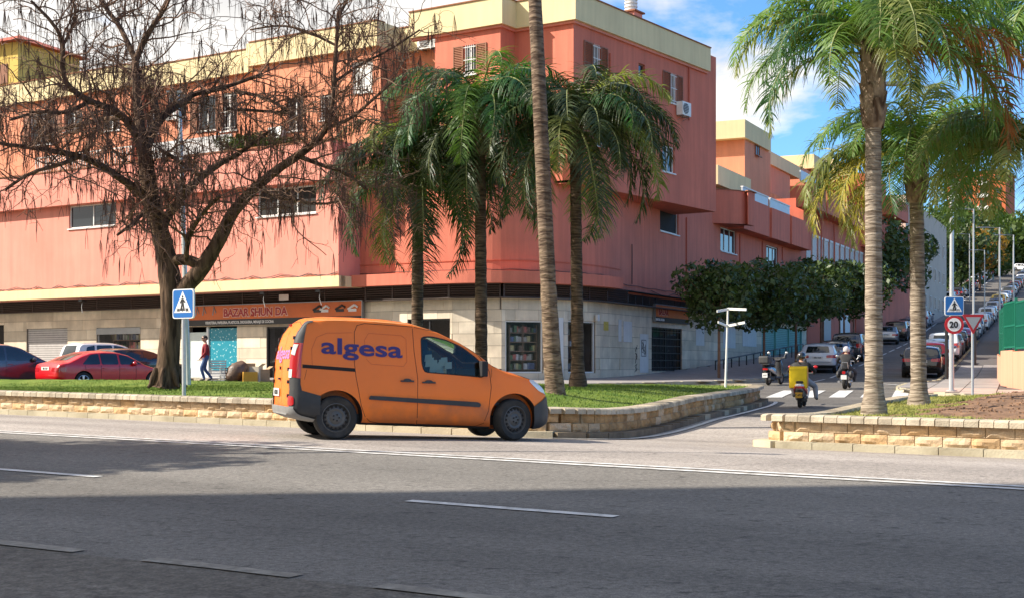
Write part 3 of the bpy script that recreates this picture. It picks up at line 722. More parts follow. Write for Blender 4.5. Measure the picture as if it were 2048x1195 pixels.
# cream crown around the corner block (mitred ring)
def ring(mb, path, n_out, n_in, z0, z1):
    P = [Vector((p[0], p[1])) for p in path]; O = []; I = []
    for i in range(len(P)):
        t1 = (P[i]-P[i-1]).normalized() if i else (P[1]-P[0]).normalized(); t2 = (P[i+1]-P[i]).normalized() if i < len(P)-1 else t1
        n1 = Vector((t1.y, -t1.x)); n2 = Vector((t2.y, -t2.x)); m_ = n1+n2; m_ = m_/m_.dot(n1) if abs(m_.dot(n1)) > .1 else n1
        O.append(P[i]+m_*n_out); I.append(P[i]-m_*n_in)
    k = len(mb.v); n = len(P)
    for i in range(n): mb.v += [(O[i].x, O[i].y, z0), (O[i].x, O[i].y, z1), (I[i].x, I[i].y, z1), (I[i].x, I[i].y, z0)]
    for i in range(n-1):
        a = k+4*i; b = a+4
        for j in range(4): mb.f.append((a+j, b+j, b+(j+1) % 4, a+(j+1) % 4)[::-1]); mb.m.append(mb.cm)
    mb.f.append((k, k+1, k+2, k+3)); mb.m.append(mb.cm); e = k+4*(n-1); mb.f.append((e+3, e+2, e+1, e)); mb.m.append(mb.cm)
s825 = FB.px(825); sPe = FU.px(1412)
rp = [FB.p(s825, 0, 0), FB.p(0, 0, 0), FC.p(0, 0, 0), FC.p(sC, 0, 0), FU.p(sPe, 0, 0)]
mb = MB(); ring(mb, [(p.x, p.y) for p in rp], .25, .35, ZP0, ZP1); mb.build('parapet', CREAM, cb_)
mb = MB(); ring(mb, [(p.x, p.y) for p in rp], .30, .38, ZP1, ZP1+.05); mb.build('coping', TILE, cb_)
mb = MB(); ring(mb, [(p.x, p.y) for p in rp], .12, .1, ZP0-.10, ZP0-.003); mb.build('cornice', PINKL, cb_)
mb = MB(); FU.box(mb, sPe+.01, sU, -.4, 0.002, ZP0, 16.7); FE.box(mb, .0, 4, -.3, .002, ZP0+.9, 16.7); mb.build('parapet', PINK, cb_)
ac_unit(FU, 0, FU.px(1360), FU.pz(1360, 233), 'white air conditioner below the right-hand shuttered window of the corner block', .85, .62)
mb = MB(); x_ = FU.px(1376); mb.tube([FU.p(x_, .06, 15.7), FU.p(x_, .06, 13.2)], .035, 6); x_ = FU.px(1218); mb.tube([FU.p(x_, .06, 15.0), FU.p(x_, .06, 13.6)], .035, 6); mb.build('downpipe', REDP, cb_)
# chimney
ch = FU.p(FU.px(1262, -1.2), -1.2, 16.6)
mb = MB(); mb.box(ch+Vector((0, 0, .45)), (.75, .75, 1.3), FU.a); mb.build('chimney', PINKL, cb_)
mb = MB(); mb.box(ch+Vector((0, 0, 1.13)), (.95, .95, .07), FU.a)
mb.build('chimney_cap', TILE, cb_)
mb = MB()
for k in range(8): mb.cyl(ch+Vector((0, 0, 1.25+k*.16)), .30, .08, n=20); mb.cyl(ch+Vector((0, 0, 1.33+k*.16)), .25, .08, n=20)
mb.build('chimney_flue', WHITE, cb_)
an = thing('antenna', 'thin rooftop aerial above the cream parapet', 'antenna', FB.p(-2.5, -1.5, 16.9))
mb = MB(); mb.tube([FB.p(-2.0, -1.5, 16.8), FB.p(-2.0, -1.5, 20)], .02, 5); mb.build('mast', GREYM, an)
mb = MB(); FB.box(mb, -2.6, -1.4, -1.52, -1.48, 19.3, 19.33); [FB.box(mb, -2.5+k*.2, -2.47+k*.2, -1.8, -1.2, 19.3, 19.33) for k in range(6)]; mb.build('aerial', GREYM, an)
# rounded lower corner: ledge path
LED = smooth_path([(-8.2, 60.02, 0), (-6.0, 58.7, 0), (-3.68, 57.25, 0), (-1.5, 56.25, 0), (.24, 56.25, 0), (2.23, 57.25, 0), (3.84, 59.0, 0), (4.75, 60.5, 0), (5.5, 62.2, 0)], 2)
LED = [p for p in LED if FL.px((p.x/p.y)*FPX+1024) > -99]
def offp(P, d): return [(q.x, q.y) for q in shrink(P, d)]
li = [p for p in LED if p.x > -7.05 and p.y < 60.9 or p.x < 3 and p.x > -7.05]
mb = MB(); ring(mb, [(p.x, p.y) for p in li], .0, .8, 5.02, 5.5); mb.build('ledge', PINK, cb_)
cw = offp(LED, .72); cw = [c for c in cw if c[0] > -7.6]
mb = MB(); ring(mb, cw, 0, .3, 5.05, 9.5); mb.build('wall', PINK, cb_)
mb = MB(); ring(mb, [c for c in cw if c[0] < 1.2], .35, .1, 9.45, 11.1); mb.build('parapet', PINK, cb_)
mb = MB(); cp = cw+[(20, 95), (0, 95), (-7.6, 66)]; mb.prism(inset_poly(cp, .35), 5.1, 9.2); mb.build('light_block_core', DARK, cb_)
mb = MB(); mb.prism(cw+[(9, 78), (0, 80), (-7.6, 66)], 9.5, 9.55); mb.build('terrace_floor', TAN, cb_)
# moulded thin line on the curved wall and the mouldings
mb = MB(); ring(mb, cw, .03, .0, 5.95, 5.99); mb.build('moulding', REDP, cb_)
# street side wall
st0 = cw[-1]; FS = Fr(st0, (.425, .905))
S_ = lambda x, n=0.0: FS.px(x, n)
hS = [hp(FS, 1320, 1357, 402, 466), hp(FS, 1441, 1472, 458, 505), hp(FS, 1533, 1556, 493, 540)]
mb = MB(); wall(mb, FS, 0, 0, S_(1617), 4.93, 11, hS); mb.build('wall', PINK, cb_)
for i, h in enumerate(hS): window(FS, 0, h, cb_, mull=0 if i == 0 else 2, pane=DARK if i == 0 else GLASS, fm=WHITE)
for x in (1372, 1479, 1524, 1564):
    mb = MB(); a = S_(x); FS.box(mb, a-.05, a+.05, 0, .06, 4.95, 9.2); mb.build('pilaster', REDP, cb_)
core(FS, 0, S_(1617)-.1, -10, -.35, 1, 11)
# curved balcony and street balconies
a = S_(1440, .0); b = S_(1484, .9)
pth = [FS.p(a-1.4, 0, 0), FS.p(a-.9, .55, 0), FS.p(a+0.2, 1.25, 0), FS.p(a+1.8, 1.6, 0), FS.p(b-1.2, 1.55, 0), FS.p(b-.35, 1.25, 0), FS.p(b, .7, 0), FS.p(b+.05, 0, 0)]
pth = smooth_path(pth, 2); mb = MB(); mb.prism([(p.x, p.y) for p in pth], 9.35, 11.15); mb.build('curved_balcony', PINK, cb_)
mb = MB(); ring(mb, [(p.x, p.y) for p in pth], .03, .1, 11.15, 11.2); mb.build('coping', TILE, cb_)
for x0, x1 in ((1488, 1539), (1544, 1580), (1584, 1617)):
    mb = MB(); FS.box(mb, S_(x0, .9), S_(x1, .9), -.1, .9, 9.28, 11.05); mb.build('balcony', PINK, cb_)
mb = MB(); FS.box(mb, S_(1484, .5), S_(1617, .5), -.1, .7, 9.35, 11.0); mb.build('balcony', REDP, cb_)
for x0, x1 in ((1486, 1537), (1541, 1580)):
    mb = MB(); FS.box(mb, S_(x0, .8), S_(x1, .8), .7, .78, 11.08, 11.6); mb.build('balcony_screen', mat('pale_blue_panel', (.50, .56, .60), .4, .05), cb_)
    mb = MB(); FS.box(mb, S_(x0, .8), S_(x1, .8), .66, .82, 11.6, 11.66); mb.build('rail', WHITE, cb_)
# ---- louvre band: slats
def louvre(fr, n, a0, a1, z0, z1, k=6, post=2.4):
    for i in range(k):
        z = lerp(z0, z1, (i+.5)/k); nn = Vector((fr.n.x, fr.n.y, 0)); uu = Vector((fr.u.x, fr.u.y, 0)); vz = (Vector((0, 0, 1))*.75+nn*.66).normalized()
        L_ = a1-a0; m_ = max(1, round(L_/4.0))
        for j in range(m_):
            q = fr.p(lerp(a0, a1, (j+.5)/m_), n, z); M = Matrix((uu, vz.cross(uu), vz)).transposed(); o = cube_obj('louvre_slat', q, (L_/m_-.02, .012, .085), 0, LOUV, cb_, rot=M.to_euler())
    b = MB(); fr.box(b, a0, a1, n-.12, n-.10, z0, z1); b.build('louvre_back', DARK, cb_)
    m_ = max(1, round((a1-a0)/post))
    for j in range(m_+1): cube_obj('louvre_post', fr.p(lerp(a0, a1, j/m_), n-.02, (z0+z1)/2), (.05, .1, z1-z0), fr.a, LOUV, cb_)
ZL0, ZL1 = 4.48, 5.03
NS = -1.52
sJ = FL.px(742, NS)
louvre(FL, NS+.12, -34, sJ, ZL0, ZL1)
stone_line = offp(LED, .78)
def facets():
    """stone plane corner points, at chosen photo columns of the offset curve"""
    out = []
    P = [Vector((c[0], c[1])) for c in stone_line]
    for x in (742, 905, 1003, 1094, 1128, 1200):
        k = (x-1024)/FPX
        for i in range(len(P)-1):
            f0 = P[i].x-k*P[i].y; f1 = P[i+1].x-k*P[i+1].y
            if f0 <= 0 < f1: t = -f0/(f1-f0); out.append(P[i].lerp(P[i+1], t)); break
    return out
FP = facets(); FP[0] = Vector(FL.p(sJ, NS, 0)[:2]); st_n = -.02
FP.append(Vector(FS.p(.0, st_n, 0)[:2])); FP.append(Vector(FS.p(S_(1617), st_n, 0)[:2]))
ZB = .55
rs = random.Random(12)
def stonework(fr, n, a0, a1, z0, z1, holes, course=.464, lens=(1.1, 1.9), base=None):
    mb = MB(); wall(mb, fr, n-.03, a0, a1, z0, z1, holes, dep=.25); mb.build('wall', GROUT, cb_)
    k = round((z1-z0)/course); row = (z1-z0)/k
    for j in range(k):
        za, zb_ = z0+j*row, z0+(j+1)*row; a = a0-rs.uniform(0, .8)
        while a < a1:
            b = a+rs.uniform(*lens)
            aa, bb = max(a, a0), min(b, a1); a = b
            if bb-aa < .08: continue
            segs = [(aa, bb, za, zb_)]
            for h in holes:
                ns = []
                for s0_, s1_, c0, c1_ in segs:
                    if h[1] <= s0_ or h[0] >= s1_ or h[3] <= c0 or h[2] >= c1_: ns.append((s0_, s1_, c0, c1_)); continue
                    if h[0] > s0_+.05: ns.append((s0_, h[0], c0, c1_))
                    if h[1] < s1_-.05: ns.append((h[1], s1_, c0, c1_))
                    m0, m1 = max(s0_, h[0]), min(s1_, h[1])
                    if h[2] > c0+.03: ns.append((m0, m1, c0, h[2]))
                    if h[3] < c1_-.03: ns.append((m0, m1, h[3], c1_))
                segs = ns
            for s0_, s1_, c0, c1_ in segs:
                if s1_-s0_ < .03: continue
                cube_obj('stone_slab', fr.p((s0_+s1_)/2, n-.015+rs.uniform(-.004, .004), (c0+c1_)/2), (s1_-s0_-.008, .04, c1_-c0-.014), fr.a, rs.choice(STONE), cb_)
hG = [hp(FL, 53, 135, 656, 800, NS), hp(FL, 193, 281, 654, 800, NS), hp(FL, 377, 474, 652, 800, NS), hp(FL, 533, 600, 652, 800, NS), hp(FL, -60, 8, 650, 800, NS)]
hG = [(a, b, .45 if i in (0, 2, 3) else 1.3, d) for i, (a, b, c, d) in enumerate(hG)]
hG[2] = (hG[2][0], hG[2][1], .9, hG[2][3])
stonework(FL, NS, -30, sJ, ZB, ZL0, hG, lens=(1.5, 2.6))
core(FL, -30, sJ, -12, NS-.9, .3, 5.0)
# facets of the corner
FF = [Fr(FP[i], FP[i+1]-FP[i]) for i in range(len(FP)-1)]; FLn = [(FP[i+1]-FP[i]).length for i in range(len(FP)-1)]
HF = {0: [hp(FF[0], 815, 900, 637, 800)], 2: [hp(FF[2], 1011, 1086, 640, 745)], 4: [hp(FF[4], 1136, 1191, 641, 745)], 6: [hp(FF[6], 1303, 1364, 655, 741)]}
HF[0] = [(HF[0][0][0], HF[0][0][1], .6, HF[0][0][3])]
for i, f in enumerate(FF):
    hs = HF.get(i, [])
    if i == 6:
        hs = hs+[(S_(1524), S_(1604), 1.8, S_(1) if False else 4.15)]
        stonework(f, 0, 0, FLn[i], ZB, ZL0, hs, lens=(1.4, 2.4))
    else: stonework(f, 0, 0, FLn[i], ZB, ZL0, hs, lens=(.9, 1.7))
    if i < 6: louvre(f, .34, -.03, FLn[i]+.03, ZL0, ZL1, post=1.6)
louvre(FF[6], .02, 0, FLn[6]-.2, ZL0, 4.93, post=.95)
mb = MB(); ring(mb, [tuple(p) for p in FP], .33, .1, ZL1-.004, ZL1+.03); mb.build('soffit', DARK, cb_)
mb = MB(); ring(mb, [tuple(p) for p in FP], .42, .0, ZL0-.05, ZL0-.002); mb.build('louvre_sill', LOUV, cb_)
mb = MB(); FL.box(mb, -34, sJ, NS, NS+.16, ZL0-.05, ZL0-.002); mb.build('louvre_sill', LOUV, cb_)
mb = MB(); mb.prism(inset_poly([tuple(p) for p in FP]+[(-5, 90), (FP[0].x, 66)], 2.2), .3, 5.0); mb.build('light_block_core', DARK, cb_)
# shop windows: real recess with shelves behind glass
GOODS = [mat('goods_%d' % k, c, .6, .25, 9) for k, c in enumerate([(.35, .33, .30), (.45, .12, .10), (.12, .20, .10), (.5, .42, .2), (.55, .55, .55), (.16, .10, .07), (.10, .13, .25)])]
SHELF = mat('shelf_wood', (.20, .12, .08), .7, .15)
rg = random.Random(4)
def shelves(fr, a0, a1, z0, z1, rows, root, dn=-.55, fill=.75):
    u = MB(); 
    for a in (a0, (a0+a1)/2, a1): fr.box(u, a-.02, a+.02, dn-.25, dn, z0, z1)
    u.build('shelf_upright', SHELF, root)
    for r_ in range(rows):
        z = lerp(z0, z1, (r_+.1)/rows); b = MB(); fr.box(b, a0, a1, dn-.3, dn+.02, z-.02, z+.02); b.build('shelf', SHELF, root)
        g = MB(); a = a0+.05; hmax = (z1-z0)/rows-.08
        while a < a1-.1:
            w_ = rg.uniform(.05, .16)
            if rg.random() < fill: fr.box(g, a, a+w_, dn-.22, dn-.04, z+.02, z+.02+hmax*rg.uniform(.5, .95), rg.randrange(7))
            a += w_+.015
        if g.v: tag(g.build('goods', GOODS, root), kind='stuff')
def shopwin(fr, n, h, root, mull=0, shelf=None, fm=ALU):
    a, b, c, d = h; box = MB(); D_ = -1.7
    q = lambda s_, nn, z: fr.p(s_, n+nn, z)
    box.quad(q(a, D_, c), q(b, D_, c), q(b, D_, d), q(a, D_, d)); box.quad(q(a, -.2, c), q(b, -.2, c), q(b, D_, c), q(a, D_, c)); box.quad(q(a, -.2, d), q(b, -.2, d), q(b, D_, d), q(a, D_, d)); box.quad(q(a, -.2, c), q(a, D_, c), q(a, D_, d), q(a, -.2, d)); box.quad(q(b, -.2, c), q(b, D_, c), q(b, D_, d), q(b, -.2, d))
    box.build('shop_interior', mat('dim_interior', (.12, .10, .09), .8, .2), root)
    w = MB(); fw = .06
    for x in [a, b-fw]+[lerp(a, b, (k+1)/(mull+1))-fw/2 for k in range(mull)]: fr.box(w, x, x+fw, n-.16, n-.08, c, d)
    fr.box(w, a+fw, b-fw, n-.155, n-.085, c, c+fw); fr.box(w, a+fw, b-fw, n-.155, n-.085, d-fw, d)
    w = w.build('shop_window_frame', fm, root); g = MB(); g.quad(fr.p(a, n-.12, c), fr.p(b, n-.12, c), fr.p(b, n-.12, d), fr.p(a, n-.12, d)); g.build('pane', SHOPG, w)
    if shelf: shelves(fr, a+shelf[0]*(b-a), a+shelf[1]*(b-a), c+.1, d-.15, shelf[2], root, dn=n-.5)
    return w
def roller(fr, n, h, root, m=ROLLER, z0=None):
    a, b, c, d = h; k = int((d-c)/.11)
    for i in range(k):
        z = lerp(c, d, (i+.5)/k); cube_obj('roller_slat', fr.p((a+b)/2, n-.10, z), (b-a-.04, .03, (d-c)/k-.018), fr.a, m, root, rot=None)
    mb = MB(); fr.box(mb, a, b, n-.16, n-.13, c, d); mb.build('roller_back', DARK, root)
roller(FL, NS, hG[0], cb_)
shopwin(FL, NS, hG[1], cb_, shelf=(.2, .95, 4)); mb = MB(); a, b, c, d = hG[1]; FL.box(mb, a, b, NS-.07, NS+.02, d-.32, d-.02); mb.build('shutter_box', GREYM, cb_)
mb = MB(); a, b, c, d = hG[4]; FL.box(mb, a, b, NS-.2, NS-.15, c, d); mb.build('dark_doorway', DARK, cb_)
# bazaar: white door panel, blue patterned window, doorway
a, b, c, d = hG[2]; xm = FL.px(416, NS)
mb = MB(); FL.box(mb, a, xm-.12, NS-.12, NS-.06, .8, d-.25); mb.build('white_panel', mat('pale_green_panel', (.62, .70, .66), .5, .06), cb_)
mb = MB(); FL.box(mb, xm-.10, xm+.02, NS-.14, NS, .8, d-.02); mb.build('white_post', WHITE, cb_)
BLUEP = bpy.data.materials.new('blue_patterned_film'); BLUEP.use_nodes = True; n_ = BLUEP.node_tree.nodes; l_ = BLUEP.node_tree.links
g_ = nd(n_, 'ShaderNodeNewGeometry'); v_ = nd(n_, 'ShaderNodeTexVoronoi'); v_.inputs['Scale'].default_value = 7; l_.new(g_.outputs['Position'], v_.inputs['Vector']); r_ = nd(n_, 'ShaderNodeValToRGB')
r_.color_ramp.elements[0].color = (.45, .72, .72, 1); r_.color_ramp.elements[0].position = .12; r_.color_ramp.elements[1].position = .3; r_.color_ramp.elements[1].color = (.015, .24, .32, 1); l_.new(v_.outputs['Distance'], r_.inputs[0]); l_.new(r_.outputs[0], n_['Principled BSDF'].inputs['Base Color']); n_['Principled BSDF'].inputs['Roughness'].default_value = .25
mb = MB(); FL.box(mb, xm+.04, b-.02, NS-.12, NS-.07, 1.45, d-.08); mb.build('blue_window_film', BLUEP, cb_)
mb = MB(); FL.box(mb, xm+.02, b, NS-.11, NS-.05, .8, 1.44); mb.build('window_base', WHITE, cb_)
a, b, c, d = hG[3]; shopwin(FL, NS, (a, b, c, d), cb_, mull=1, fm=BLACKM)
a, b, c, d = HF[0][0]; shopwin(FF[0], 0, (a, b, c, d), cb_, mull=1, fm=BLACKM)
shopwin(FF[2], 0, HF[2][0], cb_, shelf=(.22, .95, 5), fm=WHITE); shopwin(FF[4], 0, HF[4][0], cb_, shelf=(.05, .5, 4), fm=WHITE)
# barred door on the street side
a, b, c, d = HF[6][0]; w_ = shopwin(FF[6], 0, (a, b, c, d), cb_, mull=1, fm=BLACKM)
for i in range(9): cube_obj('grille_bar', FF[6].p(lerp(a, b, (i+.5)/9), -.02, (c+d)/2), (.02, .02, d-c), FF[6].a, BLACKM, cb_)
for i in range(6): cube_obj('grille_bar', FF[6].p((a+b)/2, -.022, lerp(c, d, (i+.5)/6)), (b-a, .018, .03), FF[6].a, BLACKM, cb_)
# pale painted patches on the stone
PATCH = mat('white_patch', (.66, .65, .63), .8, .05, 3, streak=.08)
def patch(fr, x0, x1, y0, y1, m=PATCH, nm='painted_patch', n=.012, t=.012):
    h = hp(fr, x0, x1, y0, y1); mb = MB(); fr.box(mb, h[0], h[1], n, n+t, h[2], h[3]); return mb.build(nm, m, cb_)
patch(FF[3], 1099, 1126, 634, 752, n=.012); patch(FF[5], 1236, 1242, 638, 682)
patch(FF[6], 1246, 1263, 642, 683); patch(FF[6], 1279, 1296, 667, 744); patch(FF[6], 1391, 1408, 650, 690); patch(FF[6], 1445, 1470, 655, 695, n=.02); patch(FF[6], 1484, 1512, 655, 692, n=.02)
patch(FF[5], 1207, 1216, 642, 660, mat('yellow_notice', (.55, .42, .08), .6, .2, 9), 'yellow_notice')
GRAF = mat('black_spray', (.03, .03, .03), .7, .1)
f6 = FF[6]; a0 = f6.px(1271); mb = MB(); rgx = random.Random(2)
for k in range(9):
    z = 1.5+k*.14; mb.tube([f6.p(a0+rgx.uniform(-.18, .18), .018, z+rgx.uniform(-.1, .1)) for _ in range(4)], .012, 4)
mb.build('graffiti', GRAF, cb_)
h = hp(f6, 1282, 1291, 679, 711); mb = MB()
for z in (h[2], h[3]): f6.box(mb, h[0], h[1], .024, .03, z-.015, z+.015)
for a in (h[0], h[1]): f6.box(mb, a-.015, a+.015, .024, .03, h[2], h[3])
for k in range(5): mb.tube([f6.p(rgx.uniform(h[0], h[1]), .03, rgx.uniform(h[2], h[3])) for _ in range(4)], .010, 4)
mb.build('graffiti', GRAF, cb_)
# teal roller doors on the street side
a, b = S_(1524), S_(1604); TEAL = mat('teal_shutter', (.16, .42, .38), .5, .1, 4)
for q in range(3):
    a_, b_ = lerp(a, b, q/3)+.05, lerp(a, b, (q+1)/3)-.05; roller(f6, 0, (a_, b_, 1.8, 4.1), cb_, TEAL)
    mb = MB(); f6.box(mb, b_, b_+.1, -.14, .01, 1.8, 4.13); mb.build('door_post', TEAL, cb_)
# ---- signs of the bazaar
def bazaar_sign(fr, n, a0, a1, z0, z1, label, full=True):
    zs = lerp(z0, z1, .30); r = thing('shop_sign', label, 'sign', fr.p((a0+a1)/2, n, z0), 'bazaar sign boards')
    OR = mat('sign_orange', (.64, .14, .02), .45, .12, 1.2); BK = mat('sign_black', (.025, .022, .02), .5, .1); RD = mat('sign_red', (.36, .012, .012), .5, .05); OUT = mat('sign_letter_rim', (.75, .45, .35), .5, .05); WT = mat('sign_white', (.75, .75, .72), .5, .03)
    mb = MB(); fr.box(mb, a0, a1, n, n+.10, zs, z1); mb.build('orange_board', OR, r); mb = MB(); fr.box(mb, a0, a1, n, n+.098, z0, zs-.003); mb.build('black_board', BK, r)
    mb = MB()
    for a in (a0-.04, a1): fr.box(mb, a, a+.04, n-.01, n+.14, z0, z1)
    fr.box(mb, a0-.04, a1+.04, n-.01, n+.14, z1, z1+.03); mb.build('sign_frame', GREYM, r)
    ud = (fr.u.x, fr.u.y, 0); H = z1-zs
    for nm, m_, bo, dz in (('letter_rim', OUT, .045, .104), ('lettering', RD, .012, .112)):
        tx = 'BAZAR SHUN DA' if full else 'BAZAR'
        put_text(nm, tx, H*.78, m_, r, fr.p(a0+(fr_off[0] if full else .5), n+dz, zs+H*.20), ud, (0, 0, 1), bold=bo, ext=.006, sx=1.02)
    put_text('small_lettering', 'FERRETERIA, PAPELERIA, PLASTICOS, DROGUERIA, MENAJE DE COCINA' if full else 'FERRETERIA, PAPELERIA', (zs-z0)*.62, WT, r, fr.p(a0+(fr_off[1] if full else .1), n+.102, z0+(zs-z0)*.25), ud, (0, 0, 1), bold=.004, ext=.003, sx=.80)
    if full:
        for k, x in enumerate((638, 652, 683, 708)):
            c = fr.p(fr.px(x, n), n+.11, lerp(zs, z1, .55)); mb = MB(); fr.box(mb, fr.px(x, n)-.22, fr.px(x, n)+.22, n+.10, n+.115, lerp(zs, z1, .3), lerp(zs, z1, .3)+.12); mb.tube([c+Vector((-.2, .15, -.05)), c+Vector((.1, -.08, .12)), c+Vector((.25, -.17, .02))], .05, 6); mb.build('tool_picture', (BK, WT, BK, WT)[k], r)
        for k, x in enumerate((398, 412, 432)):
            mb = MB(); a = fr.px(x, n); mb.tube([fr.p(a-.1, n+.105, zs+.2), fr.p(a-.02, n+.105, zs+.6), fr.p(a+.1, n+.105, zs+.3)], .03, 5); mb.build('tool_picture', GREYM, r)
    return r
a0, a1 = FL.px(378, NS+.1), FL.px(727, NS+.1); fr_off = (FL.px(450, NS+.1)-a0, FL.px(414, NS+.1)-a0)
bazaar_sign(FL, NS+.1, a0, a1, FL.pz(560, 647, NS+.1), FL.pz(560, 606.5, NS+.1), 'long orange and black shop sign reading BAZAR SHUN DA above the blue window')
h = hp(f6, 1305, 1372, 612, 645); fr_off = (.3, .2)
bazaar_sign(f6, .03, h[0], h[1], h[2], h[3], 'short dark orange shop sign over the barred street door, half behind the tree', False)
# two floodlights under the ledge
for x, lab in ((165, 'small spotlight under the cream ledge at the far left'), (528, 'spotlight on an arm under the cream ledge left of the lettering'), (640, 'spotlight on a bent arm above the bazaar sign end')):
    a = FL.px(x, -.2); r = thing('spotlight', lab, 'lamp', FL.p(a, -.2, 4.95)); mb = MB(); FL.box(mb, a-.12, a+.12, -.35, -.05, 4.8, 4.93); mb.build('housing', BLACKM, r)
    mb = MB(); mb.tube([FL.p(a, -.2, 4.85), FL.p(a+.05, -.1, 4.55), FL.p(a+.35, .1, 4.25)], .015, 5); mb.build('arm', GREYM, r)
a = FL.px(571, NS+.1); r = thing('sign_plate', 'tiny white plate on the dark louvres above the lettering', 'sign', FL.p(a, NS+.2, 4.55)); mb = MB(); FL.box(mb, a-.28, a+.28, NS+.2, NS+.22, 4.6, 4.85); mb.build('plate', WHITE, r)
# ------------------------------------------------------------------ more buildings up the street
def bnorm(name, label, loc): return thing(name, label, 'building', loc)
b2 = bnorm('apartment_building', 'terraced apartment building with tan side wall and cream balconies behind the corner building', FS.p(S_(1520), -4, 1))
def bx(fr, x0, x1, nf, nb, y0, y1, m, root, nm, ref='mid', zz=None):
    a, b = fr.px(x0, nf), fr.px(x1, nf); xr = (x0+x1)/2
    z0, z1 = (fr.pz(xr, y1, nf), fr.pz(xr, y0, nf)) if zz is None else zz
    mb = MB(); fr.box(mb, a, b, nb, nf, z0, z1); return mb.build(nm, m, root)
FT = FS
bx(FT, 1472, 1489, -2.2, -12, 0, 0, ORANGE, b2, 'wall', zz=(9, 15.5)); bx(FT, 1489.5, 1541, -1.4, -12, 0, 0, ORANGE, b2, 'wall', zz=(12.6, 15.6))
bx(FT, 1471, 1490, -2.0, -12, 0, 0, CREAM, b2, 'parapet', zz=(15.5, 16.7)); bx(FT, 1490, 1542, -1.2, -12, 0, 0, CREAM, b2, 'parapet', zz=(15.6, 16.7))
bx(FT, 1436, 1502, -1.0, -3.5, 0, 0, CREAM, b2, 'balcony', zz=(12.0, 13.1)); bx(FT, 1440, 1542, -2.4, -12, 0, 0, TAN, b2, 'wall', zz=(8, 13.2))
bx(FT, 1538, 1607, -2.6, -12, 0, 0, TAN, b2, 'side_wall', zz=(8, 13.6)); bx(FT, 1538, 1580, -3.4, -12, 0, 0, ORANGE, b2, 'wall', zz=(13.6, 15.9)); bx(FT, 1536, 1600, -3.2, -12, 0, 0, CREAM, b2, 'parapet', zz=(15.9, 16.8))
for x0, x1, y0, y1, nn, mm in ((1477, 1487, 268, 298, -2.2, BROWN), (1514, 1522, 278, 312, -1.4, BROWN), (1470, 1478, 340, 378, -2.4, WHITE)):
    window(FT, nn+.15, hp(FT, x0, x1, y0, y1, nn+.15), b2, fm=mm, mull=1, dep=.13)
dish = thing('satellite_dish', 'small white satellite dish on the roof edge against the blue sky', 'satellite dish', FT.p(FT.px(1448, -6), -6, 16.7))
mb = MB(); c = FT.p(FT.px(1448, -6), -6, 17.35); vs = [tuple(c)]; dn_ = Vector((-.5, -.8, .35)).normalized(); uu = dn_.orthogonal().normalized(); vv = dn_.cross(uu)
for r_ in (.25, .5):
    for k in range(20): an_ = 2*PI*k/20; vs.append(tuple(c+uu*math.cos(an_)*r_+vv*math.sin(an_)*r_+dn_*r_*r_*.5))
fs = [(0, 1+k, 1+(k+1) % 20) for k in range(20)]+[(1+k, 21+k, 21+(k+1) % 20, 1+(k+1) % 20) for k in range(20)]
mb.add(vs, fs); mb.build('dish', WHITE, dish); mb = MB(); mb.tube([c-dn_*.05, FT.p(FT.px(1448, -6), -6, 16.7)], .03, 6); mb.build('mast', GREYM, dish)
b3 = bnorm('apartment_building', 'red and salmon apartment building with a row of tall white shutters halfway up the street', FS.p(S_(1670), -4, 3))
F3 = FS
bx(F3, 1607, 1732, -.05, -10, 0, 0, PINK, b3, 'wall', zz=(1.5, 13.0)); bx(F3, 1600, 1700, -3.4, -12, 0, 0, ORANGE, b3, 'wall', zz=(13, 17.0))
for x0, x1 in ((1624, 1652), (1655, 1690), (1693, 1729)): bx(F3, x0, x1, 1.0, -.06, 0, 0, PINK, b3, 'balcony', zz=(12.15, 13.75))
bx(F3, 1602, 1632, .4, .3, 0, 0, mat('pale_blue_panel', (.5, .56, .6)), b3, 'balcony_screen', zz=(13.8, 14.5))
for x0, x1, z1 in ((1628, 1665, 18.3), (1672, 1732, 19.0)): bx(F3, x0, x1, -3.0, -12, 0, 0, CREAM, b3, 'parapet', zz=(z1-1.1, z1)); bx(F3, x0+2, x1-2, -3.2, -12, 0, 0, PINK, b3, 'wall', zz=(13.2, z1-1.1))
WSH = mat('off_white_shutter', (.58, .54, .50), .6, .06, 4)
for i in range(11):
    s0_ = lerp(S_(1612), S_(1728), i/11); s1_ = lerp(S_(1612), S_(1728), (i+.68)/11); mb = MB(); F3.box(mb, s0_, s1_, -.05, .03, 8.6, 10.7); o_ = mb.build('white_shutter', WSH, b3)
    mb = MB(); F3.box(mb, s0_-.04, s0_+.04, .03, .05, 8.6, 10.75); F3.box(mb, s0_, s1_, .03, .07, 10.6, 10.75); mb.build('shutter_frame', WHITE, o_)
for x in (1642, 1668):
    mb = MB(); a = S_(x, .1); mb.tube([F3.p(a, .1, 12), F3.p(a, .12, 10.8), F3.p(a, .1, 8)], .05, 6); mb.build('downpipe', REDP, b3)
for i, (x0, x1, m_) in enumerate(((1614, 1640, REDP), (1645, 1662, ROLLER), (1680, 1700, WHITE), (1712, 1726, REDP))):
    bx(F3, x0, x1, .02, -.08, 0, 0, m_, b3, 'door', zz=(zg(20, 95)+.1, 5.6))
b4 = bnorm('apartment_building', 'small red apartment building with boxy balconies seen between the two right palm trunks', FS.p(S_(1785), -4, 6))
bx(FS, 1733, 1820, -.3, -10, 0, 0, PINK, b4, 'wall', zz=(3, 14.6)); bx(FS, 1740, 1772, -.1, -8, 0, 0, REDP, b4, 'wall', zz=(12, 17.6)); bx(FS, 1784, 1817, .9, -.3, 0, 0, PINK, b4, 'balcony', zz=(14.6, 16.2))
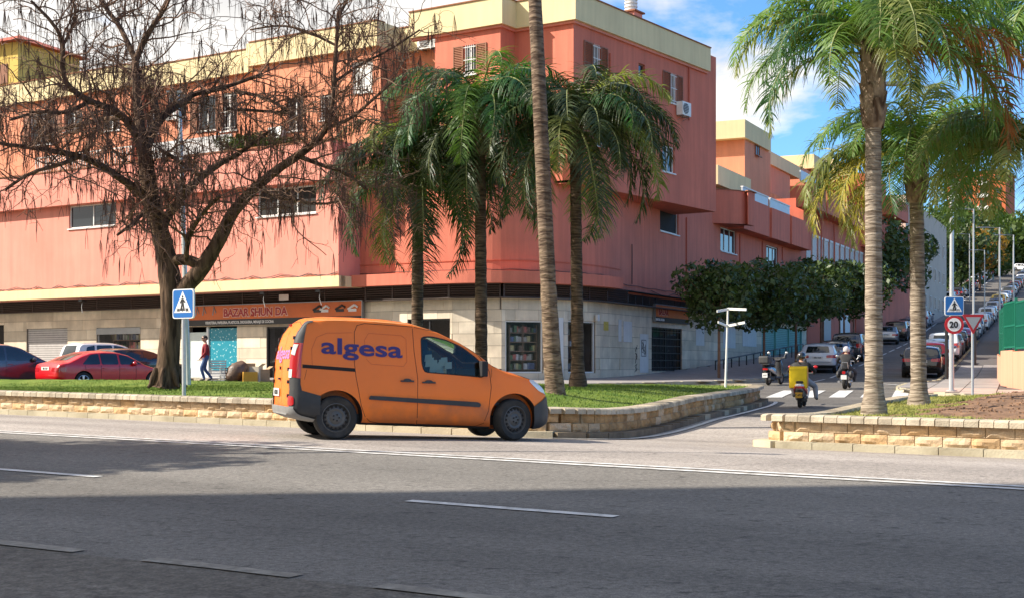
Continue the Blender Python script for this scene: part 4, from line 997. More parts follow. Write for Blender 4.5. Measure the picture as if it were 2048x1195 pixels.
bx(FS, 1750, 1782, 1.1, -.3, 0, 0, PINK, b4, 'balcony', zz=(11.2, 13.3)); bx(FS, 1786, 1822, -3, -9, 0, 0, WHITE, b4, 'parapet', zz=(16.2, 16.9))
for i in range(5):
    a = lerp(S_(1784), S_(1816), (i+.15)/5); b = lerp(S_(1784), S_(1816), (i+.75)/5); window(FS, -.15, (a, b, 11.6, 13.6), b4, fm=REDP, mull=0, dep=.13, sill=False)
GREYW = mat('grey_wall', (.27, .25, .26), .9, .08, .5, .2, 20); BEIGE = mat('beige_wall', (.58, .47, .38), .9, .08, .5, .2, 20)
b5 = bnorm('grey_building', 'plain grey gable wall rising behind the red building', FS.p(S_(1790), -12, 6))
bx(FS, 1755, 1818, -8, -20, 0, 0, GREYW, b5, 'wall', zz=(5, 21)); bx(FS, 1788, 1830, -7.8, -19, 0, 0, BEIGE, b5, 'wall', zz=(5, 20.3))
b6 = bnorm('beige_building', 'plain beige apartment wall catching light behind the right palm trunk', FS.p(S_(1850), -1, 8))
FS2 = Fr(FS.p(S_(1822), -.5, 0)[:2], (.40, .92)); 
mb = MB(); FS2.box(mb, 0, 34, -12, 0, 4, 18.0); mb.build('wall', BEIGE, b6)
for i in range(8):
    for j in range(3): window(FS2, .15, (2+i*4, 3.3+i*4, 8+j*3.1, 9.3+j*3.1), b6, dep=.13, sill=False)
# far blocks
def block_flat(name, label, c, size, rz, m, floors, bays, root_cat='building', bm=None, bal=None):
    r = thing(name, label, root_cat, (c[0], c[1], c[2]), rz=rz); w, d, h = size; mb = MB(); mb.box((0, 0, h/2), (w, d, h)); mb.build('wall', m, r, local=True)
    mb = MB(); mb.box((0, 0, h+.25), (w+.6, d+.6, .5)); mb.build('roof', TILE, r, local=True)
    wm = MB().box((0, 0, 0), (w/bays*.45, .08, h/floors*.45)).mesh('window'); wm.materials.append(GLASS); bmh = MB().box((0, 0, 0), (w/bays*.8, .9, h/floors*.35)).mesh('balcony'); bmh.materials.append(bm or m)
    for i in range(floors):
        for j in range(bays):
            x = -w/2+w*(j+.5)/bays; z = h*(i+.55)/floors; mesh_obj('window', wm, r, (x, -d/2-.02, z))
            if bal and (j % bal == 0): mesh_obj('balcony', bmh, r, (x, -d/2-.45, z-h/floors*.33))
    return r
pf = ray(1950, 440, 330)
block_flat('apartment_tower', 'tall orange brick apartment block with white balconies on the far hilltop', (pf.x+1.5, pf.y, 26), (13, 13, 20.5), -.5, mat('orange_brick', (.52, .13, .05), .9, .12, 1), 7, 4, bm=WHITE, bal=2)
pf = ray(40, 200, 118)
yb = thing('yellow_house', 'yellow building with a red tiled roof peeking over the far left rooftops', 'building', (pf.x, pf.y, 6), rz=-.45)
mb = MB(); mb.box((0, 0, 11), (6.6, 7, 22)); mb.build('wall', mat('yellow_plaster', (.70, .48, .12), .9, .06, .6), yb, local=True)
mb = MB(); k = len(mb.v); mb.add([(-4, -4.2, 22), (4, -4.2, 22), (4, 4.2, 22), (-4, 4.2, 22), (0, 0, 23.6)], [(0, 1, 4), (1, 2, 4), (2, 3, 4), (3, 0, 4), (3, 2, 1, 0)]); mb.build('roof', mat('red_roof_tile', (.42, .09, .05), .8, .2, 3), yb, local=True)
for x in (-1.6, 1.6): mb = MB(); mb.box((x, -3.52, 19.5), (1.2, .08, 1.6)); mb.build('window', BROWN, yb, local=True)
# ------------------------------------------------------------------ pavements, street markings, street furniture
SLAB = [mat('paving_slab_%s' % k, c, .9, .12, 2, .4, 40, dirt=(.14, .13, .12), da=.4, ds=1.3, speck=.1) for k, c in (('a', (.30, .27, .25)), ('b', (.27, .245, .23)), ('c', (.33, .295, .27)))]
PINKS = [mat('rosy_paving_%s' % k, c, .9, .12, 2, .4, 40, dirt=(.3, .22, .18), da=.4, ds=1.3) for k, c in (('a', (.52, .38, .31)), ('b', (.47, .35, .29)))]
PBASE = mat('paving_bed', (.10, .09, .085), .95, .1)
BP = [(-34, 78), (-14, 64.5)]
# left pavement in front of the shops and up the street
pv_poly = [tuple(FL.p(-36, NS-.3, 0)[:2])]+[tuple(FL.p(FL.px(742), NS-.3, 0)[:2])]+[(p[0], p[1]) for p in FP[1:]]+[tuple(FS.p(20, -.3, 0)[:2]), tuple(FS.p(60, -.3, 0)[:2]), tuple(FS.p(110, -.3, 0)[:2])]

def LRk(Y): return pw(Y, [45, 69, 113, 165, 240, 330], [6.6, 15.05, 30.9, 49.5, 80.5, 117])-1.15
kerbL = [(LRk(Y), Y) for Y in (170, 150, 130, 113, 100, 90, 80, 72, 66, 62)]+[(11.0, 60), (9.6, 57.8), (7.9, 56.2), (5.5, 54.3), (1.5, 52.4), (-3, 52.6)]+[tuple(FL.p(s_, 2.6, 0)[:2]) for s_ in (-2, -14, -36)]
PVL = pv_poly+kerbL
sheet('pavement', axis([(-36, 60, .8)]), axis([(50, 170, .8)]), lambda x, y: zg(x, y)+.12, SLAB[0], keep=lambda x, y: inside(PVL, x, y))
def kerb_run(name, pts, h=.13, w=.15, step=1.0):
    r = bpy.data.objects.new(name, None); COL.objects.link(r); tag(r, kind='structure'); ORG[r.name] = (Vector((0, 0, 0)), 0)
    P = resample([Vector((p[0], p[1], 0)) for p in pts], step)
    for i in range(len(P)-1):
        c = (P[i]+P[i+1])/2; t = P[i+1]-P[i]; cube_obj('kerb_stone', (c.x, c.y, zg(c.x, c.y)+h/2-.03), (t.length-.01, w, h+.06), math.atan2(t.y, t.x), M_KERB, r)
    return r
kerb_run('kerb', [p for p in kerbL if p[1] < 125][::-1])
# right pavement
def RRk(Y): return pw(Y, [45, 64, 90, 113, 165, 240, 330], [12.2, 18.7, 28.2, 36.6, 56.5, 87.5, 124])+1.05
kr = [(RRk(Y), Y) for Y in (170, 140, 113, 100, 90, 80, 72, 66, 61, 57)]+[(14.9, 53), (13.6, 49.5), (13.3, 46.5), (13.9, 43.6), (15.2, 41.4), (17.5, 39.5), (22, 37), (28, 34)]
wallp = [(30, 33.0), (24.5, 36.5), (19.6, 40.5), (16.6, 44), (17.8, 51), (20.1, 58), (25.1, 70), (32, 90), (40, 113), (58, 160)]
WP = wallp[2:]
PVR = kr+[(28, 30), (60, 25), (60, 36), (22, 39.5), (16.75, 43.5)]+WP[1:]+[(60, 170)]
PVR = kr+[(24, 33), (34, 33), (34, 42), (17.2, 43.8)]+WP[1:]
sheet('pavement', axis([(11, 60, .7)]), axis([(33, 170, .7)]), lambda x, y: zg(x, y)+.115, PBASE, keep=lambda x, y: inside(PVR, x, y))
pvr = bpy.data.objects['pavement.001']; ORG[pvr.name] = (Vector((0, 0, 0)), 0)
ang = math.atan2(.94, .34); ca, sa = math.cos(ang), math.sin(ang); rt = random.Random(5); cnt = 0
for i in range(-10, 60):
    for j in range(-14, 16):
        x = 15+ca*i*1.1-sa*j*1.1; y = 45+sa*i*1.1+ca*j*1.1
        if y > 74 or x/y > .375 or not inside(PVR, x, y) or edge_d(PVR, x, y) < .35: continue
        z = zg(x, y)+.11; gx_ = (zg(x+.5, y)-zg(x-.5, y)); gy_ = (zg(x, y+.5)-zg(x, y-.5)); u = Vector((ca, sa, gx_*ca+gy_*sa)).normalized(); v = Vector((-sa, ca, -gx_*sa+gy_*ca)).normalized(); M = Matrix((u, v, u.cross(v))).transposed()
        cube_obj('paving_slab', (x, y, z), (1.07, 1.07, .06), 0, rt.choice(PINKS if y < 47.5 else SLAB), pvr, rot=M.to_euler()); cnt += 1
kerb_run('kerb', [p for p in kr if p[1] < 125][::-1])
# crossing and lane lines in the side street
def sq(name, pts, dz, m=M_LINE):
    mb = MB(); a, b, c, d = [Vector((p[0], p[1], 0)) for p in pts]; k = 6; 
    for i in range(k+1):
        p = a.lerp(d, i/k); q = b.lerp(c, i/k); mb.v += [(p.x, p.y, zg(p.x, p.y)+dz), (q.x, q.y, zg(q.x, q.y)+dz)]
    for i in range(k): mb.f.append((2*i, 2*i+1, 2*i+3, 2*i+2)); mb.m.append(0)
    tag(mb.build(name, m), kind='structure')
for i in range(7):
    x = 7.9+i*.98; sq('crossing_stripe', [(x, 43.6), (x+.5, 43.6), (x+.5+1.6, 49), (x+1.6, 49)], .012)
Pm = [(LRk(Y)+2.35, Y) for Y in range(52, 120, 2)]
for i in range(len(Pm)-1):
    if i % 3 != 2: sq('bay_line', [Pm[i], (Pm[i][0]+.12, Pm[i][1]), (Pm[i+1][0]+.12, Pm[i+1][1]), Pm[i+1]], .012)
Pm = [(15.6, 61.2), (15.2, 58.6), (14.9, 56.2), (15.2, 54.4), (15.9, 53.6)]
for i in range(len(Pm)-1): sq('bay_line', [Pm[i], (Pm[i][0]-.16, Pm[i][1]), (Pm[i+1][0]-.16, Pm[i+1][1]), Pm[i+1]], .012)
for Y in range(120, 250, 12): sq('bay_line', [(LRk(Y)+2.3, Y), (LRk(Y)+2.5, Y), (LRk(Y+9)+2.5, Y+9), (LRk(Y+9)+2.3, Y+9)], .02)
# salmon wall with green fence at the right
SALM = mat('salmon_plaster', (.74, .33, .21), .9, .08, .8, .3, 25, streak=.12, dirt=(.4, .2, .13), da=.3, ds=.8); GREENP = mat('green_fence_paint', (.012, .15, .095), .4, .08, 4)
sw_ = thing('boundary_wall', 'low salmon wall below the green fence at the right edge', 'wall', (18, 50, 1))
gf = thing('fence', 'dark green metal fence standing on the salmon wall', 'fence', (18, 50, 2.2))
for i in range(len(WP)-1):
    a, b = Vector((*WP[i], 0)), Vector((*WP[i+1], 0)); t = (b-a); L_ = t.length; an_ = math.atan2(t.y, t.x); n = max(1, round(L_/2.6)); nn = Vector((-t.y, t.x, 0)).normalized()
    if i > 5: break
    for k in range(n):
        p = a.lerp(b, (k+.5)/n); z = zg(p.x, p.y); h = 1.25 if i < 2 else 1.0; o_ = cube_obj('wall_panel', (p.x-nn.x*.15, p.y-nn.y*.15, z+h/2+.0), (L_/n-.02, .30, h+.3), an_, SALM, sw_)
        z1 = z+h+.15; c = Vector((p.x-nn.x*.12, p.y-nn.y*.12, 0)); FH = 1.75
        cube_obj('fence_post', (a.lerp(b, k/n).x-nn.x*.12, a.lerp(b, k/n).y-nn.y*.12, z1+FH/2), (.09, .09, FH+.1), an_, GREENP, gf)
        for zz in (.12, FH*.5, FH-.06): cube_obj('fence_rail', (c.x, c.y, z1+zz), (L_/n, .05, .06), an_, GREENP, gf)
        if i < 4:
            for q in range(14): pp = a.lerp(b, (k+(q+.5)/14)/n); cube_obj('fence_bar', (pp.x-nn.x*.12, pp.y-nn.y*.12, z1+FH/2), (.05, .035, FH-.15), an_, GREENP, gf)
        if (k+i) % 3 == 0: cube_obj('fence_sheet', (c.x-nn.x*.05, c.y-nn.y*.05, z1+FH/2), (L_/n-.08, .012, FH-.2), an_, GREENP, gf)
# ramp railing on the left pavement
rl = thing('railing', 'dark ramp handrail running uphill beside the stone wall', 'railing', FS.p(S_(1432, 1.7), 1.7, .9))
a0, a1 = FS.px(1431, 1.7), FS.px(1606, 1.7); zt0, zt1 = FS.pz(1431, 721, 1.7), FS.pz(1606, 687, 1.7)
def zr_(a): return lerp(zt0, zt1, (a-a0)/(a1-a0))
for dz, nm in ((0, 'top_rail'), (-.75, 'lower_rail')): mb = MB(); mb.tube([FS.p(a0, 1.7, zr_(a0)+dz), FS.p(a1, 1.7, zr_(a1)+dz)], .035, 6); mb.build(nm, BLACKM, rl)
n = 13
for k in range(n+1):
    a = lerp(a0, a1, k/n); q = FS.p(a, 1.7, 0); zb_ = zg(q.x, q.y)+.1; cube_obj('rail_post', (q.x, q.y, (zb_+zr_(a))/2), (.05, .05, zr_(a)-zb_), FS.a, BLACKM, rl)
rmp = MB(); A_ = [FS.p(a, n_, zg(*FS.p(a, n_, 0)[:2])+.12) for a in (a0+2, a1) for n_ in (0, 1.75)]
kerb_r = MB(); a = a0+4; FS.box(kerb_r, a, a1, 1.82, 1.98, 1.0, 1.0)
mb = MB(); mb.tube([FS.p(a0+3, 1.9, zr_(a0+3)-1.02), FS.p(a1, 1.9, zr_(a1)-1.0)], .07, 4); mb.build('kerb_rail', GREYM, rl)
# ---------------- signs
BLUE = mat('sign_blue', (.010, .13, .42), .35, .03); SWH = mat('sign_white_face', (.80, .80, .79), .35, .02); SRED = mat('sign_red_rim', (.52, .010, .015), .35, .03); SBK = mat('sign_symbol_black', (.012, .012, .012), .5, 0); GALV = mat('galvanised_pole', (.50, .51, .52), .4, .08, 5, metal=.35)
def flat(name, poly, fr, n, z0, m, root, t=.004, holes=None):
    P = [fr.p(p[0], n, z0+p[1]) for p in poly]; Q = [fr.p(p[0], n+t, z0+p[1]) for p in poly]; k = len(P); mb = MB(); mb.add(P+Q, [tuple(range(k))[::-1], tuple(range(k, 2*k))]+[(i, (i+1) % k, k+(i+1) % k, k+i) for i in range(k)]); return mb.build(name, m, root)
def circ(cx, cy, r, n=24): return [(cx+r*math.cos(2*PI*i/n), cy+r*math.sin(2*PI*i/n)) for i in range(n)]
def crossing_face(fr, z, root, s=.6):
    """blue square with white triangle and walking figure; z is the middle"""
    h = s/2; rp = round_poly([(-h, -h), (h, -h), (h, h), (-h, h)], .06)
    flat('sign_edge', rp, fr, -.03, z, SWH, root, .045); f2 = [(x*.93, y*.93) for x, y in rp]; flat('sign_face', f2, fr, .016, z, BLUE, root)
    flat('triangle', [(-h*.82, -h*.60), (h*.82, -h*.60), (0, h*.86)], fr, .021, z, SWH, root)
    Z = .026; g = h
    parts = [circ(.0, .47*g, .085*g, 12), [(-.09*g, .36*g), (.08*g, .36*g), (.11*g, .02*g), (-.11*g, .02*g)], [(-.11*g, .04*g), (.02*g, .04*g), (-.10*g, -.46*g), (-.25*g, -.46*g)], [(-.02*g, .04*g), (.11*g, .04*g), (.22*g, -.46*g), (.08*g, -.46*g)], [(-.09*g, .36*g), (-.26*g, .08*g), (-.20*g, .04*g), (-.04*g, .22*g)], [(.07*g, .36*g), (.27*g, .12*g), (.22*g, .06*g), (.05*g, .20*g)]]
    for i, p in enumerate(parts): flat('walking_figure', p, fr, Z+i*.0012, z, SBK, root, .001)
    for x in (-.50, -.36, .36, .50, -.02): flat('stripe', [(x*g-.035*g, -.50*g), (x*g+.045*g, -.50*g), (x*g*.9+.045*g, -.28*g), (x*g*.9-.02*g, -.28*g)], fr, Z+.008, z, SBK, root, .001)
p = ray(367, 792, 29); zb_ = lbz(p.x, 29); s1_ = thing('crossing_sign', 'blue pedestrian crossing sign on a grey pole in front of the bare tree', 'traffic sign', (p.x, 29, zb_))
fs = Fr((p.x, 29), (.845, -.535)); mb = MB(); mb.tube([(p.x, 29.05, zb_-.1), (p.x-.01, 29.05, CZ+(HY-579)/FPX*29)], .042, 10); mb.build('pole', GALV, s1_); crossing_face(fs, CZ+(HY-607)/FPX*29, s1_)
X, Y = (1903-1024)/FPX*45, 45; zb_ = zg(X, Y)+.12
lp = thing('street_lamp', 'tall street lamp post on the right pavement carrying the crossing and 20 signs', 'street lamp', (X, Y, zb_))
mb = MB(); mb.tube([(X, Y, zb_), (X, Y, zb_+1.0), (X+.02, Y, zb_+9.5)], [.085, .075, .05], 12); mb.cyl((X, Y, zb_+.03), .17, .06); mb.build('pole', GALV, lp)
mb = MB(); mb.tube([(X+.02, Y, zb_+9.4), (X-.2, Y, zb_+9.7), (X-1.6, Y-.3, zb_+9.8)], .035, 8); mb.build('arm', GALV, lp); mb = MB(); mb.box((X-1.9, Y-.35, zb_+9.8), (.7, .3, .1)); mb.build('lamp_head', GREYM, lp)
fr2 = Fr((X+.05, Y-.12), (1, -.05)); sg = thing('crossing_sign', 'small blue pedestrian crossing sign on the lamp post above the speed limit', 'traffic sign', (X+.05, Y-.12, CZ+(HY-612)/FPX*Y)); crossing_face(fr2, CZ+(HY-612)/FPX*Y, sg, .60)
sg = thing('speed_limit_sign', 'round red and white speed limit sign reading 20', 'traffic sign', (X+.05, Y-.12, CZ+(HY-648.5)/FPX*Y)); zc = CZ+(HY-648.5)/FPX*Y
flat('sign_face', circ(0, 0, .30, 36), fr2, -.02, zc, SRED, sg, .03); flat('white_disc', circ(0, 0, .215, 36), fr2, .012, zc, SWH, sg); put_text('number', '20', .27, SBK, sg, fr2.p(-.155, .022, zc-.09), (fr2.u.x, fr2.u.y, 0), (0, 0, 1), bold=.010, ext=.003)
p = ray(1945, 803, 39.5); zb_ = zg(p.x, p.y)+.1; yl = thing('give_way_sign', 'red-rimmed inverted triangle give way sign on its own pole', 'traffic sign', (p.x, p.y, zb_))
fr3 = Fr((p.x, p.y-.06), (1, 0)); zt_ = CZ+(HY-628)/FPX*39.5; zl = CZ+(HY-668)/FPX*39.5; w_ = .31
mb = MB(); mb.tube([(p.x, p.y, zb_), (p.x, p.y, zt_-.03)], .036, 10); mb.build('pole', GALV, yl)
flat('sign_face', round_poly([(0, zl-zt_), (w_, 0), (-w_, 0)], .04), fr3, -.02, zt_, SRED, yl, .03); flat('inner_triangle', [(0, (zl-zt_)*.76), (w_*.68, -.075), (-w_*.68, -.075)], fr3, .012, zt_, mat('sign_grey_white', (.42, .42, .42), .4, .03), yl)
# fingerpost without lettering
fp = ray(1451, 772, 40.2); zb_ = lbz(fp.x, fp.y); sgp = thing('signpost', 'white signpost with four blank arms on the planter tip', 'signpost', (fp.x, fp.y, zb_)); k_ = fp.y/FPX
def q_(x, y, dy=0): return Vector(((x-1024)*k_, fp.y+dy, CZ+(HY-y)*k_))
mb = MB(); mb.tube([Vector((fp.x, fp.y, zb_)), q_(1456, 615)], [.036, .028], 10); mb.build('pole', WHITE, sgp)
for a, b, dy in (((1456, 618), (1429, 623), -.5), ((1456, 617), (1486, 620), -.6), ((1454, 651), (1429, 645), -.7), ((1455, 651), (1484, 645), -.5)):
    mb = MB(); A, B = q_(*a, -.03), q_(*b, dy); d = (B-A); u = d.normalized(); v = Vector((0, 0, 1)); v = (v-u*v.dot(u)).normalized(); mb.box((A+B)/2, (d.length, .03, .07), axes=(u, v.cross(u), v)); mb.build('arm', WHITE, sgp); 
# other lamp posts
def lamp(px, Y, ytop, ybase, label, arm=-1.2, r=.06, group='street lamps up the hill'):
    p = ray(px, ytop, Y); zb_ = zg(p.x, Y)+.1; zt_ = p.z; o = thing('street_lamp', label, 'street lamp', (p.x, Y, zb_), group); mb = MB(); mb.tube([(p.x, Y, zb_), (p.x, Y, zt_)], [r*1.3, r*.8], 8); mb.build('pole', GALV, o)
    mb = MB(); mb.tube([(p.x, Y, zt_-.05), (p.x+arm*.6, Y, zt_)], .03, 6); mb.box((p.x+arm, Y, zt_), (abs(arm)*.8, .28, .09)); mb.build('lamp_head', GREYM, o)
lamp(1947, 84, 418, 680, 'thin street lamp with a flat head just right of the crossing sign', -.8)
lamp(1969, 150, 500, 600, 'distant street lamp standing among the cars left of the green fence', -1.2); lamp(1999, 120, 455, 600, 'street lamp rising behind the green fence end', -1.4, .08); lamp(2027, 150, 470, 600, 'street lamp furthest right behind the palm fronds', -1.4, .09)
lamp(1939, 190, 468, 560, 'tiny far street lamp in front of the dark hillside trees', -1.2)
p = ray(360, 240, 44); o = thing('street_lamp', 'grey street lamp column rising behind the bare tree', 'street lamp', (p.x, 44, .9)); mb = MB(); mb.tube([((377-1024)/FPX*44, 44, .85), (p.x, 44, p.z), ((356-1024)/FPX*44, 44, 10.2)], [.09, .065, .05], 8); mb.build('pole', GALV, o)
mb = MB(); mb.box(((350-1024)/FPX*44, 44, 10.25), (.5, .2, .08)); mb.build('lamp_head', GREYM, o)

for px, Y, lab in ((1893, 58, 'short dark metal post behind the speed sign pole'), (1950, 75, 'dark post on the pavement beyond the give way sign')):
    p = ray(px, 700, Y); z = zg(p.x, Y)+.1; o = thing('post', lab, 'post', (p.x, Y, z)); mb = MB(); mb.tube([(p.x, Y, z), (p.x, Y, z+2.6)], .07, 8); mb.build('shaft', BLACKM, o); mb = MB(); mb.cyl((p.x, Y, z+.02), .14, .05); mb.build('foot', BLACKM, o)
# ---------------- off-frame things on the near side that throw the shadows on the road
apt = thing('apartment_building', 'block of flats left of the camera, outside the photo', 'building', (-40, 1.2, 0), rz=R(5))
mb = MB(); mb.box((0, -2.4, 12), (34, 22, 24)); mb.build('wall', CREAM, apt, local=True); mb = MB(); mb.box((0, -2.4, 24.2), (34.6, 22.4, .4)); mb.build('roof', TILE, apt, local=True)
p = roadp(0, 0); mb = MB(); lx, ly = -11.5, 17.0
lo = thing('street_lamp', 'street lamp left of the frame whose shadow crosses the road', 'street lamp', (lx, ly, .4)); mb.tube([(lx, ly, .3), (lx, ly, 10.5)], [.09, .05], 8); mb.build('pole', GALV, lo); mb = MB(); mb.tube([(lx, ly, 10.4), (lx+1.4, ly+.2, 10.7)], .04, 6); mb.box((lx+1.6, ly+.2, 10.7), (.7, .3, .1)); mb.build('lamp_head', GREYM, lo)
# ------------------------------------------------------------------ vehicles
def paint(name, c, rough=.28, metal=0.0, coat=.8, dirt=(.12, .09, .07), da=.10): return mat('paint_'+name, c, rough, .03, 2, metal=metal, coat=coat, dirt=dirt, da=da, ds=1.6)
RUBBER = mat('tyre_rubber', (.022, .021, .020), .85, .15, 8, dirt=(.10, .085, .07), da=.4, ds=5)
PLAS = mat('black_plastic', (.030, .031, .033), .6, .12, 5, dirt=(.10, .09, .08), da=.35, ds=3)
SEAM = mat('panel_gap', (.012, .008, .006), .8, 0)
CGLASS = glassm('car_glass', (.012, .016, .018), .04)
CHROME = mat('alloy', (.55, .55, .56), .3, .05, metal=.9)
STEEL = mat('grey_steel_wheel', (.10, .095, .09), .55, .15, 9, metal=.3)
LAMPR = mat('red_lamp', (.42, .012, .015), .12, .05, 20, coat=1); LAMPW = mat('clear_lamp', (.62, .62, .60), .1, .1, 30, coat=1); LAMPO = mat('amber_lamp', (.7, .22, .02), .15, .05)
PLATE = mat('number_plate', (.72, .72, .70), .4, .03); BLKIN = mat('black_interior', (.015, .015, .017), .8, .1)
SEETHRU = bpy.data.materials.new('tinted_glass'); SEETHRU.use_nodes = True; n_ = SEETHRU.node_tree.nodes; l_ = SEETHRU.node_tree.links
tr = nd(n_, 'ShaderNodeBsdfTransparent'); tr.inputs[0].default_value = (.62, .75, .72, 1); gl = nd(n_, 'ShaderNodeBsdfGlossy'); gl.inputs['Roughness'].default_value = .02; fr_ = nd(n_, 'ShaderNodeFresnel'); fr_.inputs[0].default_value = 1.5; ms = nd(n_, 'ShaderNodeMixShader'); l_.new(fr_.outputs[0], ms.inputs[0]); l_.new(tr.outputs[0], ms.inputs[1]); l_.new(gl.outputs[0], ms.inputs[2]); l_.new(ms.outputs[0], n_['Material Output'].inputs[0])
def body_bm(c, ns=56):
    top, bot, plan = c['top'], c['bot'], c['plan']; x0, x1 = top[0][0], top[-1][0]
    X = sorted({lerp(x0, x1, i/ns) for i in range(ns+1)}|{p[0] for p in top}|{p[0] for p in plan if x0 < p[0] < x1})
    X = [x for i, x in enumerate(X) if i == 0 or x-X[i-1] > .012]
    belt, roof, tum = c['belt'], max(p[1] for p in top), c['tum']; shear = c.get('shear')
    def sp(x, T): return pw(x, [p[0] for p in T], [p[1] for p in T])
    def ss(x, T, h=.05): return (sp(x-h, T)+2*sp(x, T)+sp(x+h, T))/4 if x0+h < x < x1-h else sp(x, T)
    bm = bmesh.new(); rings = []; NL = 9
    for x in X:
        zt, zb, hw = ss(x, top), sp(x, bot), ss(x, plan, .03); rc = min(c.get('rc', .13), (zt-zb)*.35); pts = []
        def hz(z):
            b = hw*(1-.035*((z-.62)/.55)**2)
            if z > belt: b = hw*(1-.035*((belt-.62)/.55)**2)*(1-tum*((z-belt)/(roof-belt))**1.15)
            return b
        pts.append((0, zb)); pts.append((hz(zb)*.82, zb)); pts.append((hz(zb)*.95, zb+.035))
        z0 = zb+.11; z1 = zt-rc
        for k in range(NL): z = lerp(z0, max(z1, z0+.05), k/(NL-1)); pts.append((hz(z), z))
        h1 = pts[-1][0]; zz = pts[-1][1]; rr = min(rc*1.15, h1*.45); cr_ = c.get('crown', .05)
        zedge = zt-cr_*1.0
        for a in (22, 45, 68, 88): pts.append((h1-rr*(1-math.cos(R(a))), zz+(zedge-zz)*math.sin(R(a))))
        y4 = pts[-1][0]
        for f in (.66, .33, 0): pts.append((y4*f, zt-cr_*f*f))
        row = []
        for y, z in pts:
            xx = x+(shear(x, z) if shear else 0); row.append((xx, y, z))
        n = len(row); ring = [bm.verts.new((p[0], -p[1], p[2])) for p in row]+[bm.verts.new((p[0], p[1], p[2])) for p in row[1:-1][::-1]]
        rings.append(ring)
    m = len(rings[0])
    for i in range(len(rings)-1):
        for j in range(m):
            a, b = rings[i], rings[i+1]
            try: bm.faces.new((a[j], b[j], b[(j+1) % m], a[(j+1) % m]))
            except ValueError: pass
    for ring, rev in ((rings[0], False), (rings[-1], True)):
        h = n
        for k in range(n-1):
            L1, L2 = ring[k], ring[k+1]; R1 = ring[(m-k) % m]; R2 = ring[m-k-1] if k+1 < n-1 else ring[n-1]
            vs = [L1, L2, R2, R1]; vs = [v for i_, v in enumerate(vs) if v not in vs[:i_]]
            if len(vs) > 2:
                try: bm.faces.new(vs if not rev else vs[::-1])
                except ValueError: pass
    bmesh.ops.recalc_face_normals(bm, faces=bm.faces)
    if bm.calc_volume(signed=True) < 0: bmesh.ops.reverse_faces(bm, faces=bm.faces)
    bm.normal_update()
    return bm
def ring_poly(c, r, n=24, a0=0): return [(c[0]+r*math.cos(a0+2*PI*k/n), c[1]+r*math.sin(a0+2*PI*k/n)) for k in range(n)]
def clip(bm, poly, axis='y'):
    """keep what lies inside a convex outline seen along axis"""
    n = len(poly); area = sum(poly[i][0]*poly[(i+1) % n][1]-poly[(i+1) % n][0]*poly[i][1] for i in range(n))
    for i in range(n):
        a, b = poly[i], poly[(i+1) % n]; d = (b[0]-a[0], b[1]-a[1])
        if abs(d[0])+abs(d[1]) < 1e-6: continue
        o = (d[1], -d[0]) if area > 0 else (-d[1], d[0])
        co = (a[0], 0, a[1]) if axis == 'y' else (0, a[0], a[1]); no = (o[0], 0, o[1]) if axis == 'y' else (0, o[0], o[1])
        bmesh.ops.bisect_plane(bm, geom=bm.verts[:]+bm.edges[:]+bm.faces[:], plane_co=co, plane_no=no, clear_outer=True, dist=1e-6)
def piece(src, poly, axis, side, off, name, m, parent, cosmin=.12, thick=0.0, local=True):
    bm = src.copy()
    sel = [f for f in bm.faces if (f.normal.y*side if axis == 'y' else f.normal.x*side) < cosmin]
    bmesh.ops.delete(bm, geom=sel, context='FACES'); clip(bm, poly, axis)
    bm.normal_update()
    vn = {v: v.normal.copy() for v in bm.verts}
    for v in bm.verts: v.co += vn[v]*off
    me = bpy.data.meshes.new(name); bm.to_mesh(me); bm.free(); sm(me, 40); me.materials.append(m)
    o = bpy.data.objects.new(name, me); COL.objects.link(o); o.parent = parent; return o
def drapef(bvh, axis, side, off):
    def f(a, b):
        if axis == 'y': h = bvh.ray_cast(Vector((a, side*3, b)), Vector((0, -side, 0)))
        else: h = bvh.ray_cast(Vector((side*9, a, b)), Vector((-side, 0, 0)))
        if h[0] is None: return None
        return h[0]+h[1]*off*(1 if h[1].dot(Vector((0, side, 0) if axis == 'y' else (side, 0, 0))) > 0 else -1)
    return f
def seam(bvh, pts, axis, side, parent, w=.007, m=None, off=.003, name='panel_gap'):
    P = []
    for i in range(len(pts)-1):
        a, b = Vector(pts[i]), Vector(pts[i+1]); k = max(1, int((b-a).length/.05))
        P += [a.lerp(b, j/k) for j in range(k)]
    P.append(Vector(pts[-1])); f = drapef(bvh, axis, side, off); mb = MB(); prev = None
    for i, p in enumerate(P):
        t = P[min(i+1, len(P)-1)]-P[max(i-1, 0)]; t.normalize(); n = Vector((-t.y, t.x))*w/2
        q1, q2 = f(*(p+n)), f(*(p-n))
        if q1 is None or q2 is None: prev = None; continue
        if prev: mb.quad(prev[0], prev[1], q2, q1)
        prev = (q1, q2)
    if not mb.v: return None
    o = mb.build(name, m or SEAM, parent, local=True); o.parent = parent; return o
def lathe(mb, prof, n=28, c=(0, 0, 0), m=None, axis='y'):
    k = len(mb.v)
    for r, y in prof:
        for j in range(n):
            a = 2*PI*j/n; mb.v.append((c[0]+r*math.cos(a), c[1]+y, c[2]+r*math.sin(a)))
    for i in range(len(prof)-1):
        for j in range(n): mb.f.append((k+i*n+j, k+(i+1)*n+j, k+(i+1)*n+(j+1) % n, k+i*n+(j+1) % n)); mb.m.append(mb.cm if m is None else m)
